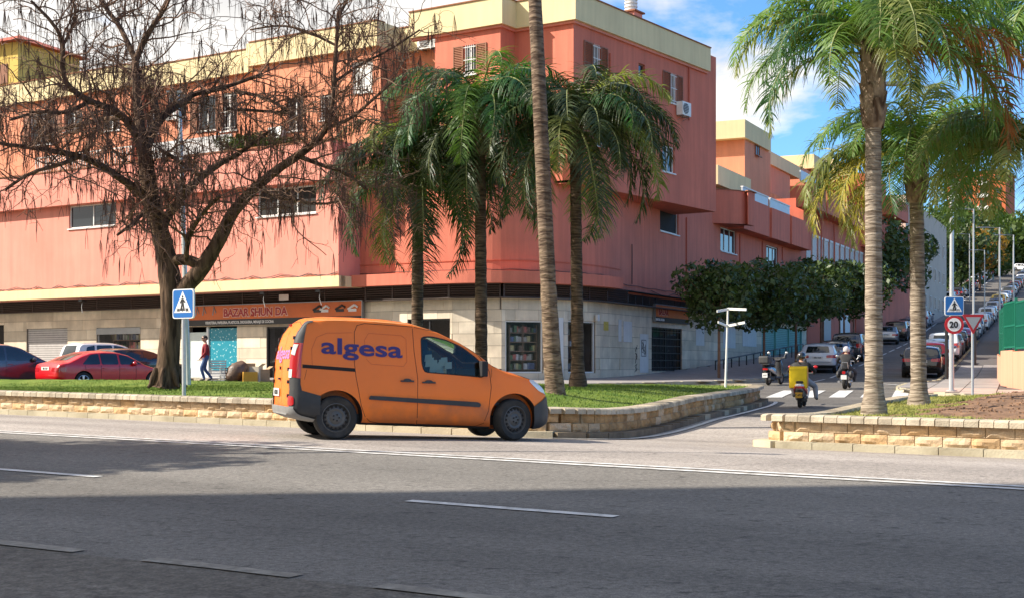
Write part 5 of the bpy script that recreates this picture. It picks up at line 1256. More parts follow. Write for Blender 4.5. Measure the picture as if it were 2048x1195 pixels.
def wheel_meshes(kind, r, w):
    t = MB(); lathe(t, [(r*.64, -w/2+.012), (r*.72, -w/2), (r*.90, -w/2-.006), (r*.97, -w/2+.02), (r, -w/2+.05), (r, w/2-.05), (r*.97, w/2-.02), (r*.90, w/2), (r*.64, w/2-.01)], 32)
    tm = t.mesh('tyre', smooth=40); tm.materials.append(RUBBER); rm = MB()
    if kind == 'steel':
        lathe(rm, [(r*.66, -w/2+.008), (r*.63, -w/2+.005), (r*.60, -w/2+.03), (r*.56, -w/2+.055), (r*.50, -w/2+.035), (r*.40, -w/2+.02), (r*.30, -w/2+.03), (r*.22, -w/2+.015), (r*.08, -w/2+.01), (.001, -w/2+.01)], 32)
        for k in range(16):
            a = 2*PI*k/16; rm.box((r*.50*math.cos(a), -w/2+.033, r*.50*math.sin(a)), (.035, .012, .03), m=1, axes=((math.cos(a), 0, math.sin(a)), (0, 1, 0), (-math.sin(a), 0, math.cos(a))))
        for k in range(5):
            a = 2*PI*k/5; rm.cyl((r*.14*math.cos(a), -w/2+.008, r*.14*math.sin(a)), .012, .02, (0, 1, 0), 6, m=1)
        ms_ = [STEEL, SEAM]
    else:
        lathe(rm, [(r*.67, -w/2+.006), (r*.64, -w/2+.004), (r*.61, -w/2+.03), (r*.58, -w/2+.08)], 28); lathe(rm, [(r*.60, -w/2+.085), (.001, -w/2+.085)], 28, m=1)
        for k in range(5):
            a = 2*PI*k/5+.3
            for da in (-.13, .13): ca, sa = math.cos(a+da), math.sin(a+da); rm.box((r*.33*ca, -w/2+.03, r*.33*sa), (r*.58, .03, .035), axes=((ca, 0, sa), (0, 1, 0), (-sa, 0, ca)))
        rm.cyl((0, -w/2+.025, 0), r*.13, .04, (0, 1, 0), 14); ms_ = [CHROME, SEAM]
    me = rm.mesh('rim', smooth=35); [me.materials.append(x) for x in ms_]
    return tm, me
WHEELS = {}
def add_wheels(root, xs, hw, r, kind='alloy', w=.20, steer=0.0, near_only=False):
    key = (kind, r, w)
    if key not in WHEELS: WHEELS[key] = wheel_meshes(kind, r, w)
    tm, rm = WHEELS[key]
    for i, x in enumerate(xs):
        for s in (-1, 1):
            st = (steer if i == 1 else 0)+(PI if s > 0 else 0)
            t = mesh_obj('wheel', rm, root, (x, s*(hw-w/2), r), (0, 0, st)); mesh_obj('tyre', tm, t)
def finish_body(bm, name, mats, root, arches, ra, hwid, thickness=True):
    me = bpy.data.meshes.new(name); bm.to_mesh(me); o = bpy.data.objects.new(name, me); COL.objects.link(o)
    cut = MB()
    for x, zc in arches:
        for s in (-1, 1): cut.cyl((x, s*(hwid-.02), zc), ra, .56, (0, 1, 0), 36)
    cm = cut.mesh('c'); co = bpy.data.objects.new('c', cm); COL.objects.link(co)
    md = o.modifiers.new('b', 'BOOLEAN'); md.object = co; md.operation = 'DIFFERENCE'; md.solver = 'EXACT'
    dg = bpy.context.evaluated_depsgraph_get(); m2 = bpy.data.meshes.new_from_object(o.evaluated_get(dg)); m2.name = name
    bpy.data.objects.remove(o); bpy.data.objects.remove(co); bpy.data.meshes.remove(me)
    m2.materials.clear(); [m2.materials.append(m) for m in mats]
    # arch linings go black
    for p in m2.polygons:
        c = p.center; dark = 0
        for x, zc in arches:
            if math.hypot(c.x-x, c.z-zc) < ra+.004 and abs(c.y) < hwid+.1 and math.hypot(c.x-x, c.z-zc) > ra*.2 and (abs(p.normal.y) < .5 or abs(c.y) < hwid-.2): dark = 1
        if p.normal.z < -.8 and c.z < .4: dark = 1
        p.material_index = dark if len(mats) > 1 else 0
    sm(m2, 38); ob = bpy.data.objects.new(name, m2); COL.objects.link(ob); ob.parent = root; return ob
def plate(root, x, y, z, side, txt='4821 KLM', slope=0.0, yellow=False):
    mb = MB(); mb.box((x, y, z), (.012, .52, .115)); mb.build('number_plate', PLATE, root, local=True)
    me = text_mesh(txt, .10, bold=.002, ext=.001, sx=.80, align='CENTER'); M = Matrix(((0, 0, side), (side, 0, 0), (0, 1, 0))).to_4x4(); M.translation = (x+side*.009, y, z-.035); me.transform(M); me.materials.append(SEAM)
    o = bpy.data.objects.new('plate_lettering', me); COL.objects.link(o); o.parent = root
def mirror(root, x, y, z, m, s=1.0):
    for sd_ in (-1, 1):
        mb = MB(); mb.ell((0, 0, 0), (.09*s, .11*s, .085*s), 10, 6); mb.tube([(0, -sd_*.1, -.03), (0, -sd_*.2, -.06)], .025, 5); mesh = mb.mesh('mirror', smooth=True); mesh.materials.append(m); mesh_obj('mirror', mesh, root, (x, sd_*y, z))
def car(kind, name, label, cat, mpaint, spec):
    """generic parked car, x forward from the rear axle, near side -y"""
    r = thing(name, label, cat); bm = body_bm(spec, 44 if spec.get('hi') else 30); wb = spec['wb']; rw_ = spec.get('r', .32)
    bvh = BVHTree.FromBMesh(bm); hwid = max(p[1] for p in spec['plan'])
    for nm, poly, mm in spec['side']:
        for s in (-1, 1): piece(bm, round_poly(poly, .06), 'y', s, .005, nm, mm or CGLASS, r)
    for nm, poly, mm, sx in spec['ends']: piece(bm, round_poly(poly, .05), 'x', sx, .006, nm, mm or CGLASS, r, cosmin=.10)
    for pts in spec['seams']:
        for s in (-1, 1): seam(bvh, pts, 'y', s, r, .012)
    finish_body(bm, 'body', [mpaint, PLAS], r, [(0, rw_), (wb, rw_)], rw_+.045, hwid); bm.free()
    add_wheels(r, (0, wb), hwid-.02, rw_, spec.get('wheel', 'alloy')); mirror(r, spec['mir'][0], hwid+.06, spec['mir'][1], mpaint)
    for s in (-1, 1):
        for hx in spec['handles']: mb = MB(); q = drapef(bvh, 'y', s, .012)(*hx); mb.box(q, (.17, .025, .03)); mb.build('door_handle', mpaint, r, local=True)
    px_ = spec['top'][0][0]; zpl = spec.get('platez', .75); q = drapef(bvh, 'x', -1, .012)(0, zpl); plate(r, q.x, 0, zpl, -1)
    return r
def mk_spec(L, wb, H, W, rear, belt, typ, hi=False):
    ro = rear; x0 = -ro; x1 = L-ro; hw = W/2; B = belt
    if typ == 'sedan':
        top = [(x0, .62), (x0+.04, .86), (x0+.12, B+.10), (x0+.42, B+.13), (x0+.95, B+.36), (x0+1.35, H-.04), (x0+1.9, H), (x0+2.4, H-.02), (x0+2.85, H-.13), (x0+3.45, B+.06), (x0+3.7, B-.01), (x1-.35, B-.16), (x1-.08, .66), (x1, .5)]
        glass = [[(x0+.92, B+.02), (x0+1.28, H-.17), (x0+1.62, H-.115), (x0+1.62, B+.02)], [(x0+1.68, B+.02), (x0+1.68, H-.115), (x0+2.25, H-.12), (x0+2.35, H-.13), (x0+2.35, B+.02)], [(x0+2.42, B+.02), (x0+2.42, H-.14), (x0+2.72, H-.19), (x0+3.30, B+.03)]]
        rg_ = [(-.50, B+.16), (-.44, H-.10), (.44, H-.10), (.50, B+.16)]; doors = [x0+1.65, x0+2.38]; wsx = x0+3.4
    else:
        sl = .30 if typ == 'hatch' else .14
        top = [(x0, .55), (x0+.03, .80), (x0+.06, B), (x0+.10+sl*.5, B+.22), (x0+.12+sl, H-.10), (x0+.26+sl, H-.02), (x0+1.2, H+.01), (x0+1.9, H), (x0+2.35, H-.10), (x1-1.25, B+.07), (x1-1.0, B), (x1-.35, B-.12), (x1-.08, .70), (x1, .5)]
        glass = [[(x0+.38+sl*.6, B+.03), (x0+.42+sl, H-.20), (x0+.78+sl, H-.12), (x0+.86, B+.03)] if typ != 'hatch' else [(x0+.52, B+.06), (x0+.62, H-.22), (x0+.92, H-.15), (x0+.92, B+.03)], [(x0+1.0, B+.02), (x0+1.0, H-.13), (x0+1.70, H-.12), (x0+1.72, B+.02)], [(x0+1.80, B+.01), (x0+1.78, H-.12), (x0+2.15, H-.17), (x1-1.42, B+.03)]]
        rg_ = [(-.58, B+.08), (-.50, H-.13), (.50, H-.13), (.58, B+.08)]; doors = [x0+.95, x0+1.75]; wsx = x1-1.3
    bot = [(x0, .42), (x0+.25, .24), (x0+.8, .20), (x1-.9, .19), (x1-.2, .20), (x1, .30)]
    plan = [(x0, hw*.72), (x0+.07, hw*.87), (x0+.25, hw*.96), (x0+.8, hw), (x1-1.1, hw), (x1-.45, hw*.94), (x1-.15, hw*.78), (x1, hw*.50)]
    ws = [(-.60, B+.10), (-.50, H-.10), (.50, H-.10), (.60, B+.10)]
    lz = B-.16 if typ == 'sedan' else B-.10
    ends = [('rear_window', rg_, CGLASS, -1), ('windscreen', ws, CGLASS, 1)]
    if typ == 'suv': lamp = [(.55, B-.22), (.55, B+.02), (hw, B+.06), (hw, B-.22)]
    else: lamp = [(.42, lz-.07), (.42, lz+.06), (hw, lz+.08), (hw, lz-.08)]
    for s in (-1, 1):
        ends.append(('tail_lamp', [(s*a, b) for a, b in lamp], LAMPR, -1)); ends.append(('headlight', [(s*.45, .60), (s*.45, .72), (s*hw, .78), (s*hw, .66)], LAMPW, 1))
    ends.append(('rear_bumper', [(-hw, .2), (hw, .2), (hw, .40), (-hw, .40)], PLAS, -1)); ends.append(('grille', [(-.42, .38), (-.42, .60), (.42, .60), (.42, .38)], PLAS, 1))
    side = [('window', g, CGLASS) for g in glass]+[('tail_lamp', [(x0-.02, lamp[0][1]), (x0-.02, lamp[1][1]), (x0+.30, lamp[1][1]+.01), (x0+.12, lamp[0][1])], LAMPR), ('headlight', [(x1-.50, .72), (x1-.12, .60), (x1-.05, .68), (x1-.30, .78)], LAMPW)]
    seams = [[(d, B-.01), (d, .32)] for d in doors]+[[(wsx-.35, B-.02), (wsx-.35, .45), (wsx-.45, .30)], [(doors[0]-.55 if typ != 'sedan' else doors[0]-.62, B), (doors[0]-.6, .72)], [(doors[0], .30), (wsx-.45, .30)]]
    return dict(top=top, bot=bot, plan=plan, belt=B, tum=.24 if typ != 'suv' else .17, wb=wb, side=side, ends=ends, seams=seams, mir=(wsx-.45, B+.05), handles=[(doors[0]+.15, B-.12), (doors[1]+.15, B-.12)], r=.33 if typ != 'suv' else .36, rc=.12, crown=.05, hi=hi, platez=.78 if typ != 'suv' else .72)
# ------- the orange van
VR = R(18); hx_, hy_ = math.cos(VR), math.sin(VR); rx, ry = -2.58-.76*math.sin(VR), 20.3+.76*math.cos(VR)
zr = zg(-2.58, 20.3); zf = zg(-2.58+2.7*hx_, 20.3+2.7*hy_)
ORP = paint('orange', (.90, .185, .008), .45, coat=.08, dirt=(.5, .13, .03), da=.2)
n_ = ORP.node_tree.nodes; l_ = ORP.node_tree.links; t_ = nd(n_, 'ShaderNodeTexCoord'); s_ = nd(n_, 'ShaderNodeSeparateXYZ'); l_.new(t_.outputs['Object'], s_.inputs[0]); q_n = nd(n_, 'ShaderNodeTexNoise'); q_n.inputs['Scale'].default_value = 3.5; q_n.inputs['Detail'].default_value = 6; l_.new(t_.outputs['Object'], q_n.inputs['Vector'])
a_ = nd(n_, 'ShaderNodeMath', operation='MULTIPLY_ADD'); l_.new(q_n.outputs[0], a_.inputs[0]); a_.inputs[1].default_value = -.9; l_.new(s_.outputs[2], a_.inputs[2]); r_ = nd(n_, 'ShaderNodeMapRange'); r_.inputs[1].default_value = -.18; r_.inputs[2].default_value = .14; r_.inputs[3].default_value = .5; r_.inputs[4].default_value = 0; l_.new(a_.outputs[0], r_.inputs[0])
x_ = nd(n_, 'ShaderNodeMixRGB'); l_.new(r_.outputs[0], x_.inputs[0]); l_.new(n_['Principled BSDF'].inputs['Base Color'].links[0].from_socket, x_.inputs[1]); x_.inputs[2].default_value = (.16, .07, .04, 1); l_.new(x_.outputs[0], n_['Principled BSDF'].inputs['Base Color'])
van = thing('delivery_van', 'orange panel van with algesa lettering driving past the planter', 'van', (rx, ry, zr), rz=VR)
van.rotation_euler = (0, -math.atan2(zf-zr, 2.7), VR)
vspec = dict(top=[(-.66, 1.25), (-.645, 1.50), (-.60, 1.68), (-.50, 1.765), (-.2, 1.795), (.3, 1.80), (.8, 1.785), (1.15, 1.75), (1.5, 1.655), (1.85, 1.50), (2.1, 1.36), (2.36, 1.17), (2.55, 1.09), (2.80, 1.035), (3.0, .975), (3.17, .88), (3.28, .76), (3.36, .58), (3.39, .42)],
    bot=[(-.66, .36), (-.5, .30), (-.3, .27), (.4, .215), (2.3, .175), (2.9, .16), (3.2, .20), (3.39, .26)],
    plan=[(-.66, .76), (-.62, .835), (-.55, .875), (-.3, .895), (.5, .90), (2.4, .90), (2.8, .885), (3.0, .85), (3.2, .74), (3.32, .58), (3.39, .42)], belt=1.0, tum=.115, rc=.09, crown=.05,
    shear=lambda x, z: (.15*max(0, (z-.9)/.9)**2 - .0)*max(0, min(1, (.2-x)/.86)))
vb = body_bm(vspec, 90); vbvh = BVHTree.FromBMesh(vb); DYS = drapef(vbvh, 'y', -1, .006)
doorwin = round_poly([(1.255, 1.50), (1.40, 1.515), (1.62, 1.475), (1.86, 1.38), (2.08, 1.235), (2.215, 1.09), (2.20, .955), (1.75, .985), (1.305, 1.01), (1.265, 1.13)], .05, 2)
wsp = round_poly([(-.66, 1.17), (-.56, 1.60), (.56, 1.60), (.66, 1.17)], .05)
# black plastic shells
for s in (-1, 1):
    piece(vb, [(-.9, .2), (-.9, .45), (-.42, .70), (-.24, .625), (-.24, .2)] if False else [(-.9, .2), (-.9, .70), (-.50, .70), (-.235, .63), (-.235, .2)], 'y', s, .012, 'bumper', PLAS, van)
    piece(vb, [(3.05, .10), (3.02, .52), (3.30, .69), (3.6, .60), (3.6, .1)], 'y', s, .012, 'bumper', PLAS, van)
    piece(vb, [(-.9, .70), (-.9, .95), (-.555, .95), (-.505, .70)], 'y', s, .008, 'pillar_trim', PLAS, van)
    piece(vb, [(-.9, 1.36), (-.9, 1.76), (-.485, 1.76), (-.505, 1.36)], 'y', s, .008, 'pillar_trim', PLAS, van)
    piece(vb, [(-.9, .95), (-.9, 1.36), (-.51, 1.37), (-.55, 1.08), (-.59, .88)], 'y', s, .014, 'tail_lamp', LAMPR, van)
    piece(vb, [(s*.73, .93), (s*.74, 1.38), (s*.95, 1.38), (s*.95, .84)], 'x', -1, .012, 'tail_lamp', LAMPR, van)
    piece(vb, [(s*.735, 1.22), (s*.745, 1.36), (s*.80, 1.36), (s*.80, 1.20)], 'x', -1, .018, 'reverse_lamp', LAMPW, van); piece(vb, [(s*.74, .88), (s*.735, 1.00), (s*.80, 1.0), (s*.80, .88)], 'x', -1, .018, 'reverse_lamp', LAMPW, van)
    piece(vb, [(s*.76, .70), (s*.75, .96), (s*.95, .96), (s*.95, .70)], 'x', -1, .009, 'pillar_trim', PLAS, van); piece(vb, [(s*.70, 1.38), (s*.66, 1.70), (s*.95, 1.70), (s*.95, 1.38)], 'x', -1, .009, 'pillar_trim', PLAS, van)
    piece(vb, round_poly([(s*.70, .48), (s*.70, .62), (s*.84, .62), (s*.84, .48)], .04), 'x', -1, .02, 'fog_lamp', LAMPR, van)
    piece(vb, round_poly([(2.92, .92), (3.14, .90), (3.34, .66), (3.10, .76), (2.97, .86)], .03), 'y', s, .010, 'headlight', LAMPW, van)
    piece(vb, round_poly([(.485, .645), (.46, .59), (2.15, .50), (2.17, .545), (2.12, .575)], .02), 'y', s, .022, 'rub_strip', PLAS, van)
    piece(vb, [(1.19, .05), (1.19, .05), (1.19, .05)], 'y', s, .01, 'x', PLAS, van) if False else None
    # sliding door track
    piece(vb, [(-.50, 1.075), (.258, 1.035), (.262, .985), (-.50, 1.025)], 'y', s, .004, 'door_track', SEAM, van)
    W_ = lambda pts, w=.007, m=None, nm='panel_gap': seam(vbvh, pts, 'y', s, van, w, m, name=nm)
    W_(round_poly([(.33, 1.685), (.25, 1.60), (.255, 1.0), (.29, .85), (.37, .45), (.46, .275), (.62, .245), (1.2, .235)], .08)[2:-2] if False else [(1.12, 1.665), (.40, 1.69), (.29, 1.66), (.25, 1.56), (.252, 1.10), (.275, .92), (.36, .50), (.42, .34), (.50, .27), (.62, .25), (1.18, .24)])
    W_([(1.115, 1.68), (1.14, 1.3), (1.195, .9), (1.20, .24)]); W_([(1.20, .24), (2.10, .215), (2.22, .26), (2.29, .45), (2.325, .80), (2.30, 1.02), (2.24, 1.13)]); W_([(1.14, 1.66), (1.5, 1.60), (1.85, 1.45), (2.1, 1.29), (2.24, 1.13)])
    emb = mat('pressing_shade', (.66, .125, .008), .45, 0)  # flat darker strips: shade of the pressed relief put into the colour
    W_([(-.36, 1.02), (-.37, 1.30), (-.30, 1.47), (-.15, 1.535), (.22, 1.55)], .008, emb, 'pressing_shade_line'); W_([(.42, 1.20), (.40, 1.45), (.46, 1.55), (.95, 1.53), (1.02, 1.48), (1.03, 1.15), (.98, 1.08), (.50, 1.10), (.42, 1.18)], .008, emb, 'pressing_shade_line')
    W_([(-.47, .86), (-.44, 1.0)], .004)
    W_([(2.33, 1.12), (2.33, .95)], .004); W_([(2.34, 1.115), (2.95, .93)], .007)
    W_([(-.48, 1.712), (.3, 1.735), (1.1, 1.70), (1.5, 1.61), (1.86, 1.46)], .012, mat('roof_gutter', (.80, .33, .10), .3, 0), 'roof_gutter')
    for hx2 in ((1.035, .865), (1.36, .85)):
        f = drapef(vbvh, 'y', s, .02); q = f(*hx2); mb = MB(); mb.box(q, (.20, .03, .022)); mb.ell((q.x, q.y, q.z+.012), (.06, .018, .026), 10, 6); mb.build('door_handle', PLAS, van, local=True)
for pts in ([(0.0, .42), (0.0, 1.72)],): seam(vbvh, pts, 'x', -1, van, .010)
for s in (-1, 1): seam(vbvh, [(s*.66, .44), (s*.665, 1.35), (s*.62, 1.64), (s*.3, 1.70), (0, 1.71)], 'x', -1, van, .007)
piece(vb, [(-.84, .28), (-.84, .47), (.84, .47), (.84, .28)], 'x', -1, .03, 'bumper', mat('grey_bumper', (.24, .24, .235), .5, .15, 5), van)
piece(vb, [(-.6, .2), (-.7, .50), (.7, .50), (.6, .2)], 'x', 1, .014, 'bumper', PLAS, van)
f = drapef(vbvh, 'x', -1, .018); q = f(.34, .78); plate(van, q.x, .38, .66, -1); 
for (yy, zz, sz) in ((.14, .86, (.03, .10, .03)), (.08, 1.02, (.02, .03, .05)), (.35, 1.66, (.02, .18, .03))): q = f(yy, zz); mb = MB(); mb.box(q, sz); mb.build('door_fitting', PLAS if zz < 1.5 else LAMPR, van, local=True)
for zz in (.62, .82, 1.0, 1.30, 1.45):
    for s in (-1, 1): q = f(s*.70, zz); mb = MB(); mb.box(q, (.03, .04, .05)); mb.build('hinge', PLAS, van, local=True)
# window openings: glass shells then cut away the paint
SH = []
for s in (-1, 1): o_ = piece(vb, doorwin, 'y', s, .0005, 'side_window', SEETHRU, van)
o_ = piece(vb, wsp, 'x', 1, .0005, 'windscreen', SEETHRU, van)
for s in (-1, 1):      # black surround of the door window
    cen = (1.72, 1.2); big = [(cen[0]+(p[0]-cen[0])*1.035, cen[1]+(p[1]-cen[1])*1.075) for p in doorwin]
    b2_ = MB(); f = drapef(vbvh, 'y', s, .004); n = len(doorwin)
    V = [f(*p) for p in big]+[f(*p) for p in doorwin]; b2_.add(V, [(i, (i+1) % n, n+(i+1) % n, n+i) for i in range(n)]); b2_.build('window_seal', BLKIN, van, local=True)
def cutout(bm, poly, axis, side, cosmin=.12):
    n = len(poly); area = sum(poly[i][0]*poly[(i+1) % n][1]-poly[(i+1) % n][0]*poly[i][1] for i in range(n)); x0 = min(p[0] for p in poly)-.05; x1 = max(p[0] for p in poly)+.05; z0 = min(p[1] for p in poly)-.05; z1 = max(p[1] for p in poly)+.05
    def loc(f):
        c = f.calc_center_median(); a = c.x if axis == 'y' else c.y; return a, c.z
    for i in range(n):
        a, b = poly[i], poly[(i+1) % n]; d = (b[0]-a[0], b[1]-a[1])
        if abs(d[0])+abs(d[1]) < 1e-6: continue
        fs = [f for f in bm.faces if (f.normal.y*side if axis == 'y' else f.normal.x*side) > cosmin and x0 < loc(f)[0] < x1 and z0 < loc(f)[1] < z1]
        geom = list({v for f in fs for v in f.verts})+list({e for f in fs for e in f.edges})+fs
        co = (a[0], 0, a[1]) if axis == 'y' else (0, a[0], a[1]); no = (d[1], 0, -d[0]) if axis == 'y' else (0, d[1], -d[0])
        bmesh.ops.bisect_plane(bm, geom=geom, plane_co=co, plane_no=no, dist=1e-6)
    dl = [f for f in bm.faces if (f.normal.y*side if axis == 'y' else f.normal.x*side) > cosmin*.5 and inside([(p[0], p[1]) for p in poly], *loc(f))]
    bmesh.ops.delete(bm, geom=dl, context='FACES')
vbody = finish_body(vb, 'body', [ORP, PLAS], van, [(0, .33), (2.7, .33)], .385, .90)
bm2 = bmesh.new(); bm2.from_mesh(vbody.data); bm2.normal_update()
for s in (-1, 1): cutout(bm2, doorwin, 'y', s)
cutout(bm2, wsp, 'x', 1)
bm2.to_mesh(vbody.data); bm2.free(); sm(vbody.data, 38)
# cabin
INT = mat('cabin_grey', (.05, .055, .06), .8, .1); SEAT = mat('seat_blue', (.02, .07, .13), .8, .15, 6)
mb = MB(); mb.box((1.22, 0, .95), (.03, 1.6, 1.15)); mb.build('bulkhead', INT, van, local=True); mb = MB(); mb.box((1.9, 0, .55), (1.4, 1.55, .04)); mb.build('cabin_floor', INT, van, local=True)
mb = MB(); mb.box((2.35, 0, .93), (.35, 1.5, .30)); mb.build('dashboard', INT, van, local=True)
for s in (-1, 1):
    mb = MB(); mb.box((1.62, s*.38, .75), (.5, .5, .16)); mb.box((1.40, s*.38, 1.05), (.14, .48, .55)); mb.box((1.38, s*.38, 1.40), (.10, .26, .18)); mb.build('seat', SEAT, van, local=True)
mb = MB(); rgp = random.Random(9)
for k in range(14): c = Vector((1.40+rgp.uniform(0, .35), -.70+rgp.uniform(-.02, .06), 1.03+rgp.uniform(0, .2))); a = rgp.uniform(0, PI); mb.quad(c+Vector((-.06, 0, -.05)), c+Vector((.06, .02, -.04)), c+Vector((.05, .01, .06)), c+Vector((-.05, -.01, .05)))
tag(mb.build('papers', WHITE, van, local=True), kind='stuff')
st_ = MB(); lathe(st_, [(.17, -.015), (.19, 0), (.17, .015), (.15, 0), (.17, -.015)], 24); sw = mesh_obj('steering_wheel', st_.mesh('steering_wheel'), van, (2.08, .38, 1.05), (0, 0, PI/2+.0)); sw.data.materials.append(BLKIN)
add_wheels(van, (0,), .885, .318, 'steel', .20); 
key = ('steel', .318, .20); tm, rm = WHEELS[key]
for s in (-1, 1): t = mesh_obj('wheel', rm, van, (2.7, s*(.885-.12), .318), (0, 0, R(20)+(PI if s > 0 else 0))); mesh_obj('tyre', tm, t)
for x in (0, 2.7): mb = MB(); mb.tube([(x, -.75, .318), (x, .75, .318)], .05, 8); mb.box((x, 0, .30), (.2, .3, .16)); mb.build('axle', PLAS, van, local=True)
mb = MB(); mb.box((1.35, 0, .30), (3.2, 1.30, .14)); mb.build('underbody', PLAS, van, local=True)
for s in (-1, 1):
    mb = MB(); mb.box((2.17, s*.99, 1.07), (.10, .16, .23)); mb.tube([(2.19, s*.86, 1.0), (2.18, s*.95, 1.0)], .03, 6); o_ = mb.build('mirror', BLKIN, van, local=True); bv = o_.modifiers.new('b', 'BEVEL'); bv.width = .03; bv.segments = 2
# lettering
PURP = mat('purple_lettering', (.045, .018, .13), .35, .03); PINKT = mat('pink_lettering', (.50, .18, .42), .4, .03)
def body_text(txt, a0, z0, size, m, axis, side, width, slope=0.0, bold=.02):
    me = text_mesh(txt, size, bold=bold, ext=0.0); xs_ = [v.co.x for v in me.vertices]; k = width/(max(xs_)-min(xs_)); mn = min(xs_)
    bm = bmesh.new(); bm.from_mesh(me); bmesh.ops.triangulate(bm, faces=bm.faces); bmesh.ops.subdivide_edges(bm, edges=[e for e in bm.edges if e.calc_length() > .1], cuts=2)
    f = drapef(vbvh, axis, side, .009)
    for v in bm.verts:
        u = (v.co.x-mn)*k; z = z0+v.co.y+slope*u
        q = f(a0+(u if axis == 'y' else -u), z); v.co = q if q is not None else Vector((0, 0, 0))
    bm.to_mesh(me); bm.free(); me.materials.clear(); me.materials.append(m); split_letters(me, m, van)
body_text('algesa', -.235, 1.245, .325, PURP, 'y', -1, 1.20, slope=-.032, bold=.007)
body_text('algesa', .62, 1.16, .26, PINKT, 'x', -1, 1.24, bold=.006)
# ------------------------------------------------------------------ parked cars
SED = mk_spec(4.68, 2.83, 1.42, 1.85, .98, .90, 'sedan', hi=True); HAT = mk_spec(4.35, 2.70, 1.45, 1.80, .78, .93, 'hatch'); SUV = mk_spec(4.5, 2.70, 1.66, 1.86, .85, 1.03, 'suv'); SML = mk_spec(4.0, 2.55, 1.48, 1.72, .70, .94, 'hatch'); OLD = mk_spec(4.5, 2.72, 1.42, 1.76, 1.02, .92, 'sedan')
P_ = dict(red=paint('red', (.60, .006, .012), .3, coat=.5), white=paint('white', (.70, .71, .72), .3), black=paint('black', (.012, .012, .015), .2), silver=paint('silver', (.42, .43, .44), .3, .6), grey=paint('grey', (.10, .11, .13), .3, .4), blue=paint('blue', (.03, .06, .13), .25, .3), lblue=paint('light_blue', (.20, .27, .36), .3, .4), dred=paint('dark_red', (.30, .012, .02), .25), yellow=paint('yellow', (.65, .42, .04), .3), slate=paint('slate_blue', (.06, .07, .09), .25, .5))
PROTO = {}
def get_proto(kind):
    return PROTO.get(kind)
used = set()
def place_car(kind, col, pos, ang, label, group=None, pitch=0.0, name='parked_car', cat='car'):
    spec = {'sedan': SED, 'hatch': HAT, 'suv': SUV, 'small': SML, 'old': OLD}[kind]
    if kind not in PROTO:
        r = car(kind, name, label, cat, P_[col], spec); PROTO[kind] = (r, P_[col])
    else:
        src, sp_ = PROTO[kind]; r = copy_tree(src); r.name = name
        if sp_ is not P_[col]:
            for ch in list(r.children)+[g for c in r.children for g in c.children]:
                for sl_ in ch.material_slots:
                    if sl_.material is sp_: sl_.link = 'OBJECT'; sl_.material = P_[col]
    r['label'] = label; r['category'] = cat
    if 'group' in r: del r['group']
    if group: r['group'] = group
    r.location = pos; r.rotation_euler = (0, -pitch, ang); return r
LG = 'cars parked in front of the shops'
def lcar(kind, col, px, Y, deg, label):
    X = (px-1024)/FPX*Y; place_car(kind, col, (X-.78*math.sin(R(deg)), Y+.78*math.cos(R(deg)), zg(X, Y)), R(deg), label, LG)
lcar('sedan', 'red', 164, 49.0, 47, 'glossy red saloon parked behind the planter left of the bare tree')
lcar('suv', 'slate', -40, 49.5, 44, 'dark grey estate car cut off by the left edge behind the red saloon')
lcar('suv', 'white', 186, 58.6, 44, 'white car with roof rails parked behind the red saloon')
lcar('hatch', 'black', 243, 55.2, 50, 'black car mostly hidden behind the bare tree trunk')
# street rows: (row Y, kind, colour, label)
GL_, GR_ = 'cars parked along the left kerb of the side street', 'cars parked along the right kerb of the side street'
def scar(kind, col, X, Y, label, group, da=0.0):
    a = st_ang(Y)+da; e = 2.0; q = Vector((X+math.cos(a)*e, Y+math.sin(a)*e, 0)); z = zg(X, Y); pt = math.atan2(zg(q.x, q.y)-z, e)
    place_car(kind, col, (X, Y, z), a, label, group, pt)
def LR(Y): return pw(Y, [45, 69, 113, 165, 240, 330], [6.6, 15.05, 30.9, 49.5, 80.5, 117])
def RRr(Y): return pw(Y, [45, 64, 90, 113, 165, 240, 330], [12.2, 18.7, 28.2, 36.6, 56.5, 87.5, 124])
far_l = [('hatch', 'white', 69.5, 'white hatchback with red tail lamp parked nearest on the left of the side street'), ('old', 'grey', 75.5, 'dark grey car parked right behind the white hatchback'), ('suv', 'slate', 81.5, 'dark slate off-roader with roof rails parked beyond the dark grey car'), ('hatch', 'black', 88, 'dark car half hidden by the nearer right palm trunk')]
for k, c, Y, l_ in far_l: scar(k, c, LR(Y), Y, l_, GL_)
scar('old', 'silver', LR(108)-.2, 108, 'old silver saloon parked between the two right palm trunks', GL_, .05)
cs = ['black', 'white', 'grey', 'silver', 'dred', 'white', 'blue', 'grey', 'white', 'silver', 'black', 'dred', 'white', 'lblue']
ks = ['suv', 'hatch', 'small', 'hatch', 'old', 'suv', 'small']
cn_ = {'black': 'black', 'white': 'white', 'grey': 'dark grey', 'silver': 'silver', 'dred': 'dark red', 'blue': 'navy blue', 'lblue': 'light blue', 'red': 'bright red', 'yellow': 'yellow'}
i = 0; Y = 114.5
ords = ['first', 'second', 'third', 'fourth', 'fifth', 'sixth', 'seventh', 'eighth', 'ninth', 'tenth', 'eleventh', 'twelfth', 'thirteenth', 'fourteenth', 'fifteenth', 'sixteenth', 'seventeenth', 'eighteenth', 'nineteenth', 'twentieth', 'twenty-first', 'twenty-second', 'twenty-third', 'twenty-fourth', 'twenty-fifth', 'twenty-sixth', 'twenty-seventh', 'twenty-eighth']+['%s-%s' % (a, b) for a in ('thirty',) for b in ('first', 'second', 'third', 'fourth', 'fifth', 'sixth', 'seventh')]
